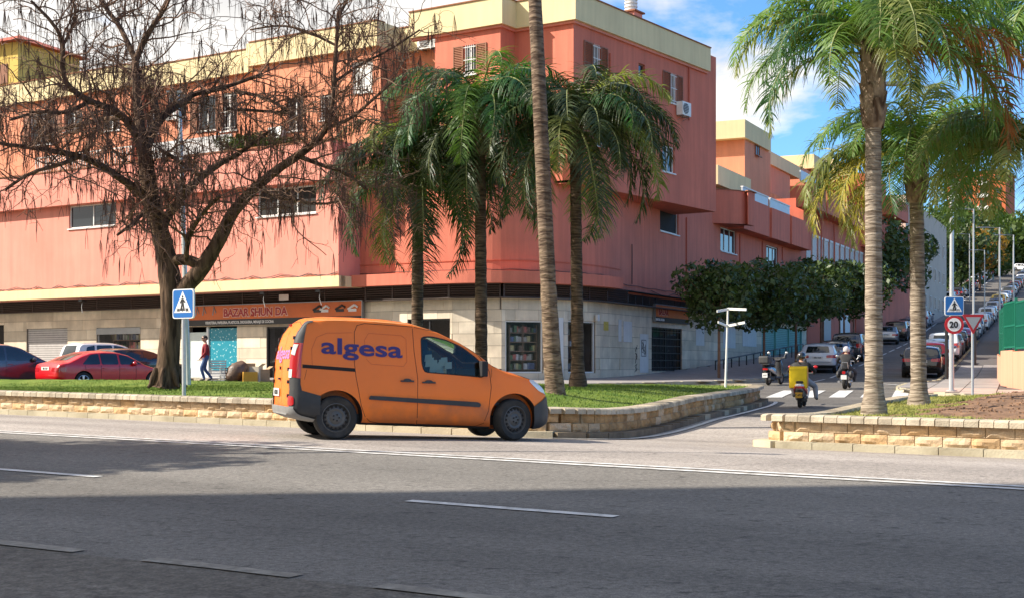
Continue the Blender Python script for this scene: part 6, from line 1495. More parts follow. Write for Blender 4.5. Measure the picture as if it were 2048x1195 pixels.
while Y < 290:
    c = cs[i % len(cs)] if i != 13 else 'red'
    scar(ks[i % 7], c, LR(Y), Y, '%s car, %s uphill from the old silver saloon on the left' % (cn_[c], ords[i]), GL_); Y += 5.8; i += 1
right = [('hatch', 'black', 64.5, 'black hatchback parked nearest on the right kerb behind the farther palm trunk'), ('small', 'red', 70.3, 'red hatchback parked in front of the black one on the right kerb'), ('small', 'lblue', 76.0, 'pale blue car hidden behind the round speed sign post'), ('suv', 'white', 82.0, 'tall white people carrier showing between the two sign posts'), ('hatch', 'grey', 88.0, 'grey car just beyond the white people carrier on the right kerb')]
for k, c, Y, l_ in right: scar(k, c, RRr(Y), Y, l_, GR_)
cs2 = ['black', 'dred', 'black', 'grey', 'white', 'blue', 'white', 'lblue', 'grey', 'white', 'blue', 'silver', 'blue', 'yellow', 'white', 'silver', 'grey', 'white']; i = 0; Y = 95
while Y < 270:
    c = cs2[i % len(cs2)]; scar(ks[(i*3+1) % 7], c, RRr(Y), Y, '%s car, %s uphill beyond the people carrier on the right kerb' % (cn_[c], ords[i]), GR_); Y += 5.9 if i % 5 else 8; i += 1
# cars in the open car park at the top of the hill
rc_ = random.Random(31); k = 0
for row in range(4):
    for j in range(10):
        Y = 288+row*11+rc_.uniform(-1, 1); X = lerp(104, 132, j/9)+row*4+rc_.uniform(-.6, .6)
        c = rc_.choice(['white', 'white', 'silver', 'white', 'grey', 'black']); scar(rc_.choice(['small', 'hatch', 'suv']), c, X, Y, '%s far car, %s from the left in the %s row of the hilltop car park' % (c, ords[j], ('front', 'second', 'third', 'rear')[row]), 'far cars in the hilltop car park', rc_.choice([.9, 1.2, -1.9]))
# ------------------------------------------------------------------ vegetation
def barkm(name, c1, c2, sc=(9, 9, 1.6), bump=1.0):
    m = bpy.data.materials.new(name); m.use_nodes = True; n = m.node_tree.nodes; l = m.node_tree.links; b = n['Principled BSDF']; g = nd(n, 'ShaderNodeNewGeometry'); mp_ = nd(n, 'ShaderNodeMapping'); mp_.inputs['Scale'].default_value = sc; l.new(g.outputs['Position'], mp_.inputs[0])
    t = nd(n, 'ShaderNodeTexNoise'); t.inputs['Scale'].default_value = 1; t.inputs['Detail'].default_value = 8; t.inputs['Distortion'].default_value = .6; l.new(mp_.outputs[0], t.inputs['Vector']); r = nd(n, 'ShaderNodeValToRGB'); r.color_ramp.elements[0].position = .36; r.color_ramp.elements[1].position = .62; r.color_ramp.elements[0].color = (*c1, 1); r.color_ramp.elements[1].color = (*c2, 1)
    l.new(t.outputs[0], r.inputs[0]); l.new(r.outputs[0], b.inputs['Base Color']); b.inputs['Roughness'].default_value = .9; b.inputs['Specular IOR Level'].default_value = .2; bp = nd(n, 'ShaderNodeBump'); bp.inputs['Strength'].default_value = bump; bp.inputs['Distance'].default_value = .05; l.new(t.outputs[0], bp.inputs['Height']); l.new(bp.outputs[0], b.inputs['Normal']); MATS[name] = m; return m
BARK = barkm('tree_bark', (.035, .021, .014), (.15, .095, .062)); TWIG = mat('twig_bark', (.17, .095, .06), .9, .3, 6); POD = mat('dry_pods', (.10, .050, .032), .85, .3, 8)
PBARK = barkm('palm_bark', (.14, .105, .078), (.40, .33, .26), (3, 3, 26), 1.0); PBARKD = barkm('palm_bark_dark', (.05, .032, .022), (.16, .105, .070), (3, 3, 22), 1.0); BOOT = barkm('palm_boots', (.10, .06, .04), (.40, .30, .22), (6, 6, 3), 1.0)
def leafm(name, c, tr=.35, var=.3):
    m = mat(name, c, .45, var, 1.7, spec=.4); n = m.node_tree.nodes; l = m.node_tree.links; b = n['Principled BSDF']; src = b.inputs['Base Color'].links[0].from_socket
    t = nd(n, 'ShaderNodeBsdfTranslucent'); sc_ = nd(n, 'ShaderNodeVectorMath', operation='MULTIPLY'); l.new(src, sc_.inputs[0]); sc_.inputs[1].default_value = (1.5, 1.6, .6); l.new(sc_.outputs[0], t.inputs[0]); mx = nd(n, 'ShaderNodeMixShader'); mx.inputs[0].default_value = tr; l.new(b.outputs[0], mx.inputs[1]); l.new(t.outputs[0], mx.inputs[2]); l.new(mx.outputs[0], n['Material Output'].inputs[0]); return m
PF = [leafm('palm_frond_green', (.12, .21, .045)), leafm('palm_frond_deep', (.055, .135, .050)), leafm('palm_frond_yellow', (.36, .30, .05)), leafm('palm_frond_dead', (.34, .12, .035), .2), leafm('palm_frond_olive', (.22, .245, .075)), leafm('palm_frond_dark', (.050, .072, .026), .15)]
RACH = mat('frond_rachis', (.20, .22, .07), .6, .1)
def frond_mesh(seed, elev, L_=3.0, droop=1.0, nl=78, ll=.76, hang=.8, w=.0185):
    """feather frond in the x-z plane, drooping leaflets"""
    r = random.Random(seed); mb = MB(); k = 16; pts = [Vector((0, 0, 0))]; a = R(elev); side = 0
    for i in range(k):
        t = (i+.5)/k; a2 = a-droop*(t**1.25)*R(118+.35*elev); d = Vector((math.cos(a2), math.sin(side), math.sin(a2))).normalized(); side += r.uniform(-.04, .04); pts.append(pts[-1]+d*L_/k)
    mb.tube(pts, [lerp(.030, .006, i/k) for i in range(k+1)], 5, False, 1)
    for i in range(nl):
        t = .12+.88*(i+.5)/nl; f = t*k; j = min(k-1, int(f)); p = pts[j].lerp(pts[j+1], f-j); tan = (pts[j+1]-pts[j]).normalized(); sv = Vector((0, 1, 0)); nv = tan.cross(sv)
        env = ll*(math.sin(PI*min(1, t*.90+.10))**.55)*r.uniform(.8, 1.15)
        for s in (-1, 1):
            lean = r.uniform(-.25, .35); d = (sv*s*r.uniform(.55, .95)+tan*r.uniform(.30, .60)+nv*lean*1.6+Vector((0, 0, r.uniform(.0, .35)))).normalized(); g = hang*r.uniform(.7, 1.25); q = p.copy(); P = [q]; dd = d.copy()
            for m_ in range(4): dd = (dd+Vector((0, 0, -g*.42))).normalized(); q = q+dd*env/4; P.append(q)
            ww = w*r.uniform(.8, 1.2); W4 = [ww*.5, ww, ww*.9, ww*.55, 0]; base = len(mb.v); pr = tan.cross(d).normalized(); wd = tan*.8+pr*.3
            for m_ in range(4): mb.v += [tuple(P[m_]-wd*W4[m_]), tuple(P[m_]+wd*W4[m_])]
            mb.v.append(tuple(P[4]))
            for m_ in range(3): mb.f.append((base+2*m_, base+2*m_+1, base+2*m_+3, base+2*m_+2)); mb.m.append(0)
            mb.f.append((base+6, base+7, base+8)); mb.m.append(0)
    me = mb.mesh('frond'); me.materials.append(PF[0]); me.materials.append(RACH); return me
FR_CL = {}
for e_ in (82, 66, 50, 34, 16, -6, -30): FR_CL[e_] = [frond_mesh(e_*10+q, e_) for q in range(2)]
def palm(label, base, top, rad, sc, nf, seed, cols, boots=.9, bark=None, group=None, elevs=None, bend=.0, cat='palm tree', name='palm_tree', extra=()):
    r = thing(name, label, cat, base, group); rr = random.Random(seed); B, T = Vector(base), Vector(top); k = 34; P = []; RD = []
    for i in range(k+1):
        t = i/k; p = B.lerp(T, t)+Vector((math.sin(t*PI)*bend, 0, 0)); P.append(p); w = rad*(1.0+.55*max(0, 1-t*12))*lerp(1.06, .86, t)*(1+.03*((i % 2)*2-1)+rr.uniform(-.02, .02)); RD.append(w)
    mb = MB(); mb.tube(P, RD, 16); mb.build('trunk', bark or PBARK, r, smooth=60)
    if boots:
        mb = MB(); u = (T-B).normalized(); L_ = boots
        mb.tube([T-u*(L_+.12), T-u*L_, T-u*L_*.5, T-u*.05, T+u*.3], [rad*.9, rad*1.30, rad*1.45, rad*1.25, rad*.4], 12)
        for q in range(26):
            a = q*2.4; h = q/26; c = T-u*(L_*(1-h)); o = Vector((math.cos(a), math.sin(a), 0)); w = rad*.62; p0 = c+o*rad*1.05-u*.12; p1 = c+o*rad*1.62+u*.30; t_ = Vector((-o.y, o.x, 0)); mb.add([p0-t_*w, p0+t_*w, p1+t_*w*.45, p1-t_*w*.45, c+o*rad*1.0+u*.28+t_*w*.4, c+o*rad*1.0+u*.28-t_*w*.4], [(0, 1, 2, 3), (3, 2, 4, 5), (0, 3, 5), (1, 4, 2)])
        mb.build('leaf_bases', BOOT, r)
    el = elevs or [82]*3+[66]*5+[50]*6+[34]*6+[16]*5+[-6]*4+[-30]*3; el = [el[int(i*len(el)/nf) % len(el)] for i in range(nf)]
    for i, e_ in enumerate(el):
        me = rr.choice(FR_CL[e_]); a = i*2.399+rr.uniform(-.2, .2); s = sc*rr.uniform(.86, 1.1); o = mesh_obj('frond', me, r, Vector(top)-B+Vector((0, 0, .1)), (rr.uniform(-.12, .12), rr.uniform(-.06, .06), a), (s, s, s)); o.material_slots[0].link = 'OBJECT'; o.material_slots[0].material = PF[cols[0] if rr.random() < .55 else rr.choice(cols)]
    for a, e_, s, c in extra:
        o = mesh_obj('frond', rr.choice(FR_CL[e_]), r, Vector(top)-B, (0, 0, a), (s, s, s)); o.material_slots[0].link = 'OBJECT'; o.material_slots[0].material = PF[c]
    return r
def pxp(x, y, Y): return tuple(ray(x, y, Y))
def bedpt(px, Y, fz): X = (px-1024)/FPX*Y; return (X, Y, fz(X, Y)-.03)
G1 = 'feather palms on the long planter'
palm('feather palm directly behind the van roof, leftmost of the planter palms', bedpt(834, 36.5, lbz), pxp(836, 340, 36.5), .155, 1.10, 44, 11, [5, 5, 4, 1], 1.3, PBARKD, G1)
palm('feather palm rising behind the front end of the van, middle of the planter palms', bedpt(963, 35, lbz), pxp(960, 238, 35), .15, 1.02, 38, 12, [1, 5, 0, 5], .8, PBARKD, G1)
palm('feather palm right of the tall bare palm trunk with a flared foot', bedpt(1156, 34.5, lbz), pxp(1150, 262, 34.5), .15, 1.10, 40, 14, [5, 0, 1, 4], .7, PBARKD, G1, extra=[(0.1, 34, 1.0, 5), (-.3, 50, 1.1, 5), (.35, 50, 1.0, 4), (0, 16, .9, 5), (-.15, -6, .9, 5)])
G2 = 'feather palms on the right planter'
palm('large feather palm with pale trunk, left of the two on the right planter', bedpt(1748, 24.2, rbz), pxp(1746, 112, 24.2), .15, 1.02, 27, 21, [0, 4, 0, 1], 1.15, PBARK, G2, elevs=[82]*5+[66]*8+[50]*9+[34]*6+[16]*3, extra=[(-.45, 34, 1.2, 3), (-.2, 16, 1.15, 3), (2.9, 16, .9, 4), (-1.6, 34, .95, 4), (-1.4, 16, .8, 4), (-1.62, 50, 1.1, 4), (-1.75, 50, 1.0, 0), (PI, 50, 1.05, 4)])
palm('feather palm behind and right of the pale trunk, with golden hanging fronds', bedpt(1838, 27.5, rbz), pxp(1832, 318, 27.5), .15, .95, 24, 22, [0, 1, 1, 4], .75, PBARK, G2, elevs=[82]*3+[66]*5+[50]*6+[34]*6+[16]*4, extra=[(2.85, 34, .95, 4), (2.95, 16, 1.0, 2), (3.05, -6, .85, 4), (3.3, -6, .8, 2), (3.2, 34, 1.0, 4), (2.75, -6, .62, 2), (3.4, 16, .85, 2)])
palm('feather palm whose arching fronds reach in from the right edge', (9.9, 25.2, .9), pxp(2085, 315, 25.2), .15, 1.0, 16, 23, [0, 4, 4], .8, PBARK, G2, elevs=[66, 50, 34, 16, 34], extra=[(PI, 50, 1.0, 4), (3.35, 34, .95, 4), (3.5, 50, .9, 0), (2.95, 66, .95, 4), (3.7, 16, .8, 4)])
palm('high palm crown hanging in at the top right corner', (13.5, 29, .9), pxp(2160, 60, 29), .16, 1.1, 24, 24, [0, 1], .8, PBARK, G2, elevs=[66, 50, 34, 16], extra=[(PI, 50, 1.0, 1), (2.8, 34, 1.1, 0)])
# tall fan palm, only its trunk is in the picture
r = thing('tall_palm', 'very tall slender palm trunk crossing the whole height just right of the van', 'palm tree', bedpt(1111, 27.5, lbz)); pts = [(1112, 800, .225), (1111, 785, .20), (1106, 740, .18), (1101, 650, .165), (1096, 560, .155), (1090, 430, .150), (1083, 280, .143), (1077, 150, .138), (1070, 0, .130), (1063, -150, .125), (1056, -330, .12)]
P = smooth_path([ray(a, b, 27.5) for a, b, c in pts], 2); RD = [pw(p.z, [ray(0, b, 27.5).z for a, b, c in pts], [c for a, b, c in pts])*(1+.025*math.sin(i*9.1)+.03*noise.noise(Vector((i*.9, 0, 0)))) for i, p in enumerate(P)]
mb = MB(); mb.tube(P, RD, 16); mb.build('trunk', barkm('fan_palm_bark', (.075, .048, .034), (.25, .18, .125), (4, 4, 20), .9), r, smooth=60)
for i in range(22):
    me = FR_CL[(66, 34, 16, -6)[i % 4]][0]; o = mesh_obj('frond', me, r, P[-1]-Vector(r.location), (0, 0, i*2.4), (.55, .55, .55)); o.material_slots[0].link = 'OBJECT'; o.material_slots[0].material = PF[1]
# ---------------- the bare tree with hanging pods
TY = 33.0
bt = thing('bare_tree', 'big leafless spreading tree hung with dry pods left of the van', 'tree', bedpt(334, TY, lbz))
def TP(x, y, dy=0.0): q = ray(x, y, TY); return Vector((q.x*(1+dy/TY), TY+dy, CZ+(q.z-CZ)*(1+dy/TY)))
LIMBS = [
 [(331, 775, 33, 0), (334, 758, 26, 0), (338, 700, 22, 0), (343, 640, 20, 0), (343, 590, 21.5, 0), (338, 545, 22, 0), (330, 500, 19, 0), (318, 455, 18, 0), (303, 405, 17, 0), (294, 345, 15.5, 0), (289, 300, 14.5, 0), (282, 262, 9.5, 0), (275, 215, 8.5, .2), (272, 160, 8, .3), (271, 118, 8, .4)],
 [(330, 525, 13, 0), (352, 520, 11, -.1), (375, 519, 11, -.2), (400, 530, 12, -.2)],
 [(352, 605, 14, 0), (372, 572, 17, -.1), (400, 543, 16.5, -.2), (424, 505, 15, -.3), (444, 470, 13.5, -.4), (462, 430, 12, -.6), (490, 396, 10.5, -.8), (520, 368, 9.5, -1), (556, 338, 8.5, -1.2), (596, 312, 8, -1.4), (632, 284, 6.5, -1.5), (655, 255, 5, -1.5), (665, 215, 4.2, -1.5), (668, 165, 4, -1.5), (672, 95, 3.6, -1.4), (676, 35, 3.2, -1.3), (700, -10, 2.4, -1)],
 [(322, 470, 12, .1), (332, 436, 9.5, .4), (358, 402, 8.5, .8), (385, 370, 8, 1.2), (414, 344, 8, 1.6), (445, 325, 5, 1.9), (490, 300, 4, 2.1), (540, 262, 3, 2.3)],
 [(306, 410, 11, 0), (282, 384, 8.5, -.5), (242, 358, 7.5, -1), (205, 332, 6.5, -1.5), (160, 312, 6, -2), (110, 303, 5, -2.4), (55, 294, 4, -2.7), (0, 288, 3.2, -3), (-50, 270, 2, -3)],
 [(271, 120, 6.5, .4), (255, 85, 5.8, .5), (238, 50, 5, .6), (215, 22, 4.4, .7), (196, -8, 3.6, .8)],
 [(273, 118, 6.5, .4), (289, 80, 6, .3), (306, 52, 5.4, .2), (325, 24, 4.8, 0), (342, -10, 4, 0)],
 [(292, 300, 11, 0), (302, 268, 10, .3), (318, 240, 9, .6), (345, 216, 8, 1), (375, 200, 7, 1.4), (385, 188, 5.5, 1.5), (430, 181, 4.8, 1.8), (480, 165, 4, 2), (525, 148, 3, 2.2)],
 [(283, 290, 9.5, 0), (268, 262, 8.6, -.3), (250, 236, 7.8, -.7), (222, 218, 6.8, -1.1), (180, 203, 6, -1.5), (150, 185, 5.4, -1.8), (128, 160, 4.6, -2), (124, 125, 4, -2.1), (128, 88, 3.6, -2.1), (108, 48, 3.2, -2.2), (62, 2, 2.5, -2.3)],
 [(128, 88, 3, -2.1), (145, 55, 2.8, -2), (153, 20, 2.4, -2), (140, -10, 2, -2)],
 [(318, 240, 7, .6), (305, 190, 6, 1.0), (285, 165, 5, 1.3), (255, 145, 4, 1.6), (235, 130, 3, 1.8)],
 [(470, 182, 4, 1.9), (530, 195, 3.6, 1.6), (565, 215, 3, 1.4), (600, 245, 2.4, 1.2)], [(455, 218, 3.8, 1.5), (520, 222, 3.2, 1.6), (590, 228, 2.4, 1.8)],
 [(372, 520, 5, -.3), (376, 475, 5, -.7), (395, 440, 4.6, -1.1), (420, 410, 4, -1.5), (440, 392, 3.2, -1.8)],
 [(320, 300, 4, -.6), (355, 320, 3.6, -1), (392, 350, 3, -1.4), (425, 345, 2.4, -1.6)], [(180, 203, 5, -1.5), (130, 228, 4, -1.9), (80, 222, 3.4, -2.3), (20, 240, 2.6, -2.6)], [(160, 312, 5, -2), (120, 330, 4, -2.4), (60, 345, 3.2, -2.6), (10, 380, 2.4, -2.8)],
 [(250, 236, 5, -.7), (205, 238, 4.2, -.2), (160, 250, 3.6, .2), (100, 262, 2.8, .5)], [(596, 312, 5, -1.4), (640, 330, 4.2, -1.2), (690, 345, 3.4, -1), (735, 380, 2.6, -.8)], [(655, 255, 4, -1.5), (700, 240, 3.4, -1.6), (745, 200, 2.8, -1.7), (790, 160, 2.2, -1.8)], [(668, 165, 3, -1.5), (720, 130, 2.8, -1.3), (780, 100, 2.2, -1.2), (840, 60, 1.8, -1)],
 [(670, 90, 2.8, -1.4), (610, 60, 2.4, -1.2), (560, 50, 2, -1), (500, 60, 1.6, -.8)], [(303, 405, 8, 0), (288, 425, 5, -.8), (262, 450, 3.6, -1.5), (235, 470, 2.6, -2.1)], [(520, 368, 6, -1), (545, 392, 3.6, -1.3), (590, 400, 3, -1.6), (640, 410, 2.4, -1.8), (690, 400, 2, -2)]]
pxm = TY/FPX; LP_ = []
for li_, L_ in enumerate(LIMBS):
    P = smooth_path([TP(a, b, d) for a, b, c, d in L_], 1 if li_ else 2); n = len(P); R0 = [c*pxm for a, b, c, d in L_]
    RD = [pw(i/(n-1)*(len(L_)-1), list(range(len(L_))), R0)*(1+.10*noise.noise(Vector((i*.8, li_, 0)))) for i in range(n)]
    LP_.append((P, RD)); mb = MB(); mb.tube(P, RD, 14 if li_ < 9 else 7); mb.build('trunk' if li_ == 0 else 'branch', BARK, bt, smooth=50)
for a in range(7):      # root flares
    an_ = a*.9+.2; mb = MB(); b = TP(333, 765); o = Vector((math.cos(an_), math.sin(an_), 0)); mb.tube([b+Vector((0, 0, .35))+o*.24, b+Vector((0, 0, .12))+o*.34, b+o*.38+Vector((0, 0, -.02)), b+o*.46+Vector((0, 0, -.10))], [.07, .075, .06, .03], 8); mb.build('root', BARK, bt, smooth=50)
rt_ = random.Random(77); tw = MB(); tw2 = MB(); pods = MB(); ends = []
def wander(p, d, L_, r0, r1, n, tort, grav, mb_, sides):
    P = [p.copy()]; d = d.normalized()
    for i in range(n):
        d = (d+Vector((rt_.uniform(-tort, tort), rt_.uniform(-tort, tort), rt_.uniform(-tort, tort)-grav))).normalized(); P.append(P[-1]+d*L_/n)
    mb_.tube(P, [lerp(r0, r1, i/n) for i in range(n+1)], sides, False); return P, d
def rdir(): return Vector((rt_.uniform(-1, 1), rt_.uniform(-1, 1)*.8, rt_.uniform(-.35, 1)))
for li_, (P, RD) in enumerate(LP_):
    start = .45 if li_ == 0 else (.35 if li_ == 2 else .12)
    if li_ == 1: continue
    acc = 0
    for i in range(int(len(P)*start), len(P)-1):
        acc += (P[i+1]-P[i]).length
        while acc > .14:
            acc -= .14; p = P[i].lerp(P[i+1], rt_.random()); d = rdir(); tdir = (P[i+1]-P[i]).normalized(); d = (d+tdir*.5)
            L2 = rt_.uniform(.7, 2.3)*(1.0 if li_ else .8); r0 = min(RD[i]*.5, .026); Q, dd = wander(p, d, L2, r0, .009, 9, .42, .03, tw, 4)
            for k in range(rt_.randint(4, 7)):
                j = rt_.randint(2, 8); q = Q[j]; d3 = (Q[j]-Q[j-1]).normalized()+rdir()*1.1; S, _ = wander(q, d3, rt_.uniform(.35, 1.0), .0095, .0045, 6, .55, .05, tw, 3)
                for m_ in range(rt_.randint(1, 3)):
                    jj = rt_.randint(2, 5); S2, _ = wander(S[jj], rdir()+Vector((0, 0, -.2)), rt_.uniform(.15, .5), .0055, .003, 4, .6, .12, tw2, 3); ends.append(S2[-1])
                ends.append(S[-1])
tag(tw.build('twigs', TWIG, bt), kind='stuff'); tag(tw2.build('fine_twigs', TWIG, bt), kind='stuff')
rt_.shuffle(ends); npod = 0
for e_ in ends[:int(len(ends)*.34)]:
    for k in range(rt_.randint(2, 5)):
        L_ = rt_.uniform(.22, .60); o = Vector((rt_.uniform(-.05, .05), rt_.uniform(-.05, .05), 0)); pods.tube([e_, e_+o*.8+Vector((0, 0, -L_*.5)), e_+o*1.3+Vector((rt_.uniform(-.02, .02), 0, -L_))], [.003, .0065, .003], 3, False); npod += 1
tag(pods.build('seed_pods', POD, bt), kind='stuff')
# ---------------- leafy trees
LEAFD = leafm('orange_tree_leaf', (.048, .078, .018), .2, .6); LEAFM = leafm('mid_green_leaf', (.075, .12, .025), .3, .4); LEAFY = leafm('autumn_leaf', (.35, .20, .04), .3, .3)
def crown_mesh(seed, n=4600, ls=.10, rx_=1.15, rz_=.95, lumps=12):
    r = random.Random(seed); mb = MB(); C = [(Vector((r.uniform(-.55, .55)*rx_, r.uniform(-.55, .55)*rx_, r.uniform(-.45, .5)*rz_)), r.uniform(.38, .58)) for _ in range(lumps)]+[(Vector((0, 0, 0)), .72)]
    for i in range(n):
        c, rad = r.choice(C); d = Vector((r.gauss(0, 1), r.gauss(0, 1), r.gauss(0, 1))).normalized(); p = c+d*rad*(r.random()**.22)*Vector((1, 1, 1)).length/1.732; s = ls*r.choice((.55, .8, 1, 1.25, 1.7))*r.uniform(.8, 1.2); u = (d*.5+Vector((r.uniform(-1, 1), r.uniform(-1, 1), r.uniform(-1, 1)))).normalized(); v = u.orthogonal().normalized(); w = Matrix.Rotation(r.uniform(0, 6.28), 3, u) @ v; x = u.cross(w)
        mb.add([p-w*s*.5, p+x*s*.28, p+w*s*.5, p-x*s*.28], [(0, 1, 2, 3)])
    me = mb.mesh('crown'); me.materials.append(LEAFD); return me
CRN = [crown_mesh(k) for k in range(4)]
STEM = MB().tube([(0, 0, 0), (.02, 0, .5), (0, .03, 1.0)], [.5, .42, .4], 8).mesh('trunk'); STEM.materials.append(TWIG)
def tree(label, X, Y, zb_, h, cr, mat_=None, group=None, name='street_tree', k=0, tr=.07, squash=1.0):
    r = thing(name, label, 'tree', (X, Y, zb_), group); o = mesh_obj('crown', CRN[k % 4], r, (0, 0, h-cr*squash*.85), (0, 0, k*1.3), (cr*1.12, cr*1.12, cr*squash*1.12)); o.material_slots[0].link = 'OBJECT'; o.material_slots[0].material = mat_ or LEAFD
    mesh_obj('trunk', STEM, r, (0, 0, 0), (0, 0, 0), (tr*2, tr*2, h-cr*squash)); mb = MB()
    for q in range(4): a = q*1.6+k; mb.tube([(0, 0, h-cr*squash*1.1), (math.cos(a)*cr*.35, math.sin(a)*cr*.35, h-cr*squash*.8), (math.cos(a)*cr*.7, math.sin(a)*cr*.7, h-cr*squash*.45)], [tr*.7, tr*.5, tr*.2], 5)
    mb.build('limb', TWIG, r, local=True); tag(COL.objects[-1], kind='stuff'); return r
GT = 'round dark orange trees along the left pavement of the side street'
tl = [(1438, 60, 4.9, 1.75, 'nearest round street tree beside the blank signpost'), (1528, 65, 5.1, 1.8, 'round street tree above the parked scooter'), (1592, 70, 5.3, 1.95, 'round street tree before the teal shutters'), (1642, 76, 5.6, 2.0, 'round street tree above the white hatchback'), (1688, 83, 5.6, 2.0, 'round street tree above the dark slate off-roader')]
for i, (px, Y, h, cr, lab) in enumerate(tl): X = (px-1024)/FPX*Y; tree(lab, X, Y, zg(X, Y)+.1, h, cr, None, GT, k=i)
Y = 91; i = 5; nm_ = ['sixth', 'seventh', 'eighth', 'ninth', 'tenth', 'eleventh', 'twelfth', 'thirteenth', 'fourteenth', 'fifteenth', 'sixteenth', 'seventeenth']
while Y < 190:
    X = LRk(Y)-1.6; tree('dark round street tree, %s from the corner up the left pavement' % nm_[min(i-5, 11)], X, Y, zg(X, Y)+.1, 5.8 if Y < 112 else 9.5, 2.1 if Y < 112 else 3.5, None, GT, k=i); Y += 8.5 if Y < 130 else 9; i += 1
# bigger trees up the hill
def ptree(px, py_top, Y, cr, lab, m, k, sq_=1.15, grp='trees on the hill'):
    p = ray(px, py_top, Y); zb_ = zg(p.x, Y); h = p.z-zb_; tree(lab, p.x, Y, zb_, h, cr, m, grp, 'hill_tree', k, .22, sq_)
ptree(1905, 440, 205, 5.5, 'tall dark tree under the orange apartment block', LEAFD, 1); ptree(1930, 400, 260, 6.5, 'green tree right below the orange apartment block', LEAFM, 2); ptree(1960, 455, 215, 4.2, 'orange-leaved tree behind the street lamps', LEAFY, 3, 1.0); ptree(1880, 420, 240, 5, 'green tree behind the beige wall', LEAFM, 0)
ptree(1985, 430, 300, 8, 'broad green tree above the hilltop car park', LEAFM, 1); ptree(2030, 420, 310, 9, 'broad green tree at the right edge of the hill', LEAFM, 2); ptree(2075, 440, 300, 8, 'hill tree just outside the right edge', LEAFM, 3); ptree(1950, 350, 345, 8, 'dark tree in front of the orange block balconies', LEAFD, 0)
ptree(1995, 500, 262, 3.2, 'small tree at the head of the side street', LEAFM, 3, 1.0)
# bush on the roof terrace
for i, (px, py, lab) in enumerate(((485, 262, 'leafy terrace shrub left of the white window'), (540, 252, 'leafy terrace shrub under the orange window'), (590, 258, 'leafy terrace shrub at the right end of the planting'))):
    Y = 62.5; p = ray(px, py, Y); r = thing('shrub', lab, 'shrub', (p.x, Y, 10.0), 'shrubs on the roof terrace'); o = mesh_obj('leaves', CRN[i], r, (0, 0, 1.3), (0, 0, i), (1.2, 1.0, .85)); mb = MB(); mb.tube([(0, 0, 0), (0, 0, 1.2)], .05, 5); mb.build('stem', TWIG, r, local=True)
# near-side trees left of the frame (their shadows fall on the road)
for i, (X, Y, h, cr) in enumerate(((-14.3, 16.9, 8.2, 1.8), (-16.5, 18.0, 7.8, 1.7), (-13.6, 15.4, 7.8, 1.7))):
    tree(('middle', 'farthest', 'nearest')[i]+' of three roadside trees left of the frame, seen by their shadows', X, Y, .3, h, cr, LEAFM, 'roadside trees outside the frame', 'roadside_tree', i, .14)
# ------------------------------------------------------------------ people, two-wheelers, goods on the pavement
SKIN = mat('skin', (.48, .27, .18), .5, .06, 20); HAIR = mat('dark_hair', (.02, .015, .012), .7, .2); JUMPER = mat('dark_red_jumper', (.22, .018, .025), .9, .15, 8, .3, 60); JEANS = mat('blue_jeans', (.045, .085, .19), .85, .2, 6, .3, 60); SHOE = mat('dark_shoe', (.03, .03, .035), .6, .1)
BLKJ = mat('black_jacket', (.012, .012, .014), .7, .2, 6, .3, 40); GREYT = mat('grey_trousers', (.30, .29, .30), .9, .15, 6, .3, 40); DKT = mat('dark_trousers', (.04, .045, .06), .85, .2, 6)
def figure(root, J, E, regions, name='body', sub=2):
    """J: joint -> (pos, radius); E: bones; one continuous skinned surface"""
    keys = list(J); me = bpy.data.meshes.new(name); me.from_pydata([J[k][0] for k in keys], [(keys.index(a), keys.index(b)) for a, b in E], []); o = bpy.data.objects.new(name, me); COL.objects.link(o)
    md = o.modifiers.new('s', 'SKIN'); 
    for i, k in enumerate(keys):
        sv = me.skin_vertices[0].data[i]; rr = J[k][1]; sv.radius = rr if isinstance(rr, tuple) else (rr, rr); sv.use_root = (k == 'pelvis')
    s2 = o.modifiers.new('u', 'SUBSURF'); s2.levels = sub; s2.render_levels = sub
    dg = bpy.context.evaluated_depsgraph_get(); m2 = bpy.data.meshes.new_from_object(o.evaluated_get(dg)); bpy.data.objects.remove(o)
    m2.materials.clear(); ms_ = []
    segs = [(Vector(J[a][0]), Vector(J[b][0]), regions(a, b)) for a, b in E]
    for s_ in segs:
        if s_[2] not in ms_: ms_.append(s_[2])
    for m_ in ms_: m2.materials.append(m_)
    for p in m2.polygons:
        c = p.center; best = None
        for a, b, m_ in segs:
            d = b-a; t = max(0, min(1, (c-a).dot(d)/max(1e-9, d.dot(d)))); q = (c-a-d*t).length
            if best is None or q < best[0]: best = (q, m_)
        p.material_index = ms_.index(best[1]); p.use_smooth = True
    ob = bpy.data.objects.new(name, m2); COL.objects.link(ob); ob.parent = root; return ob
def hand(J, E, wrist, w, d, side, s):
    """palm with five bent fingers, d the direction the hand points"""
    d = Vector(d).normalized(); n = Vector((0, 0, 1)); sv = d.cross(n)
    sv = sv.normalized() if sv.length > .2 else Vector((0, 1, 0)); w = Vector(w); J[s+'palm'] = (tuple(w+d*.07), (.032, .02)); E.append((wrist, s+'palm'))
    dn = sv.cross(d)
    for k, (off, L_) in enumerate(((-.030, .065), (-.010, .078), (.010, .072), (.030, .055))):
        b = w+d*.10+sv*off; J[s+'f%da' % k] = (tuple(b), .009); J[s+'f%db' % k] = (tuple(b+d*L_*.5+dn*.01), .008); J[s+'f%dc' % k] = (tuple(b+d*L_*.85+dn*.035), .007); E += [(s+'palm', s+'f%da' % k), (s+'f%da' % k, s+'f%db' % k), (s+'f%db' % k, s+'f%dc' % k)]
    b = w+d*.04+sv*side*.035; J[s+'ta'] = (tuple(b), .010); J[s+'tb'] = (tuple(b+d*.045+sv*side*.02), .009); E += [(s+'palm', s+'ta'), (s+'ta', s+'tb')]
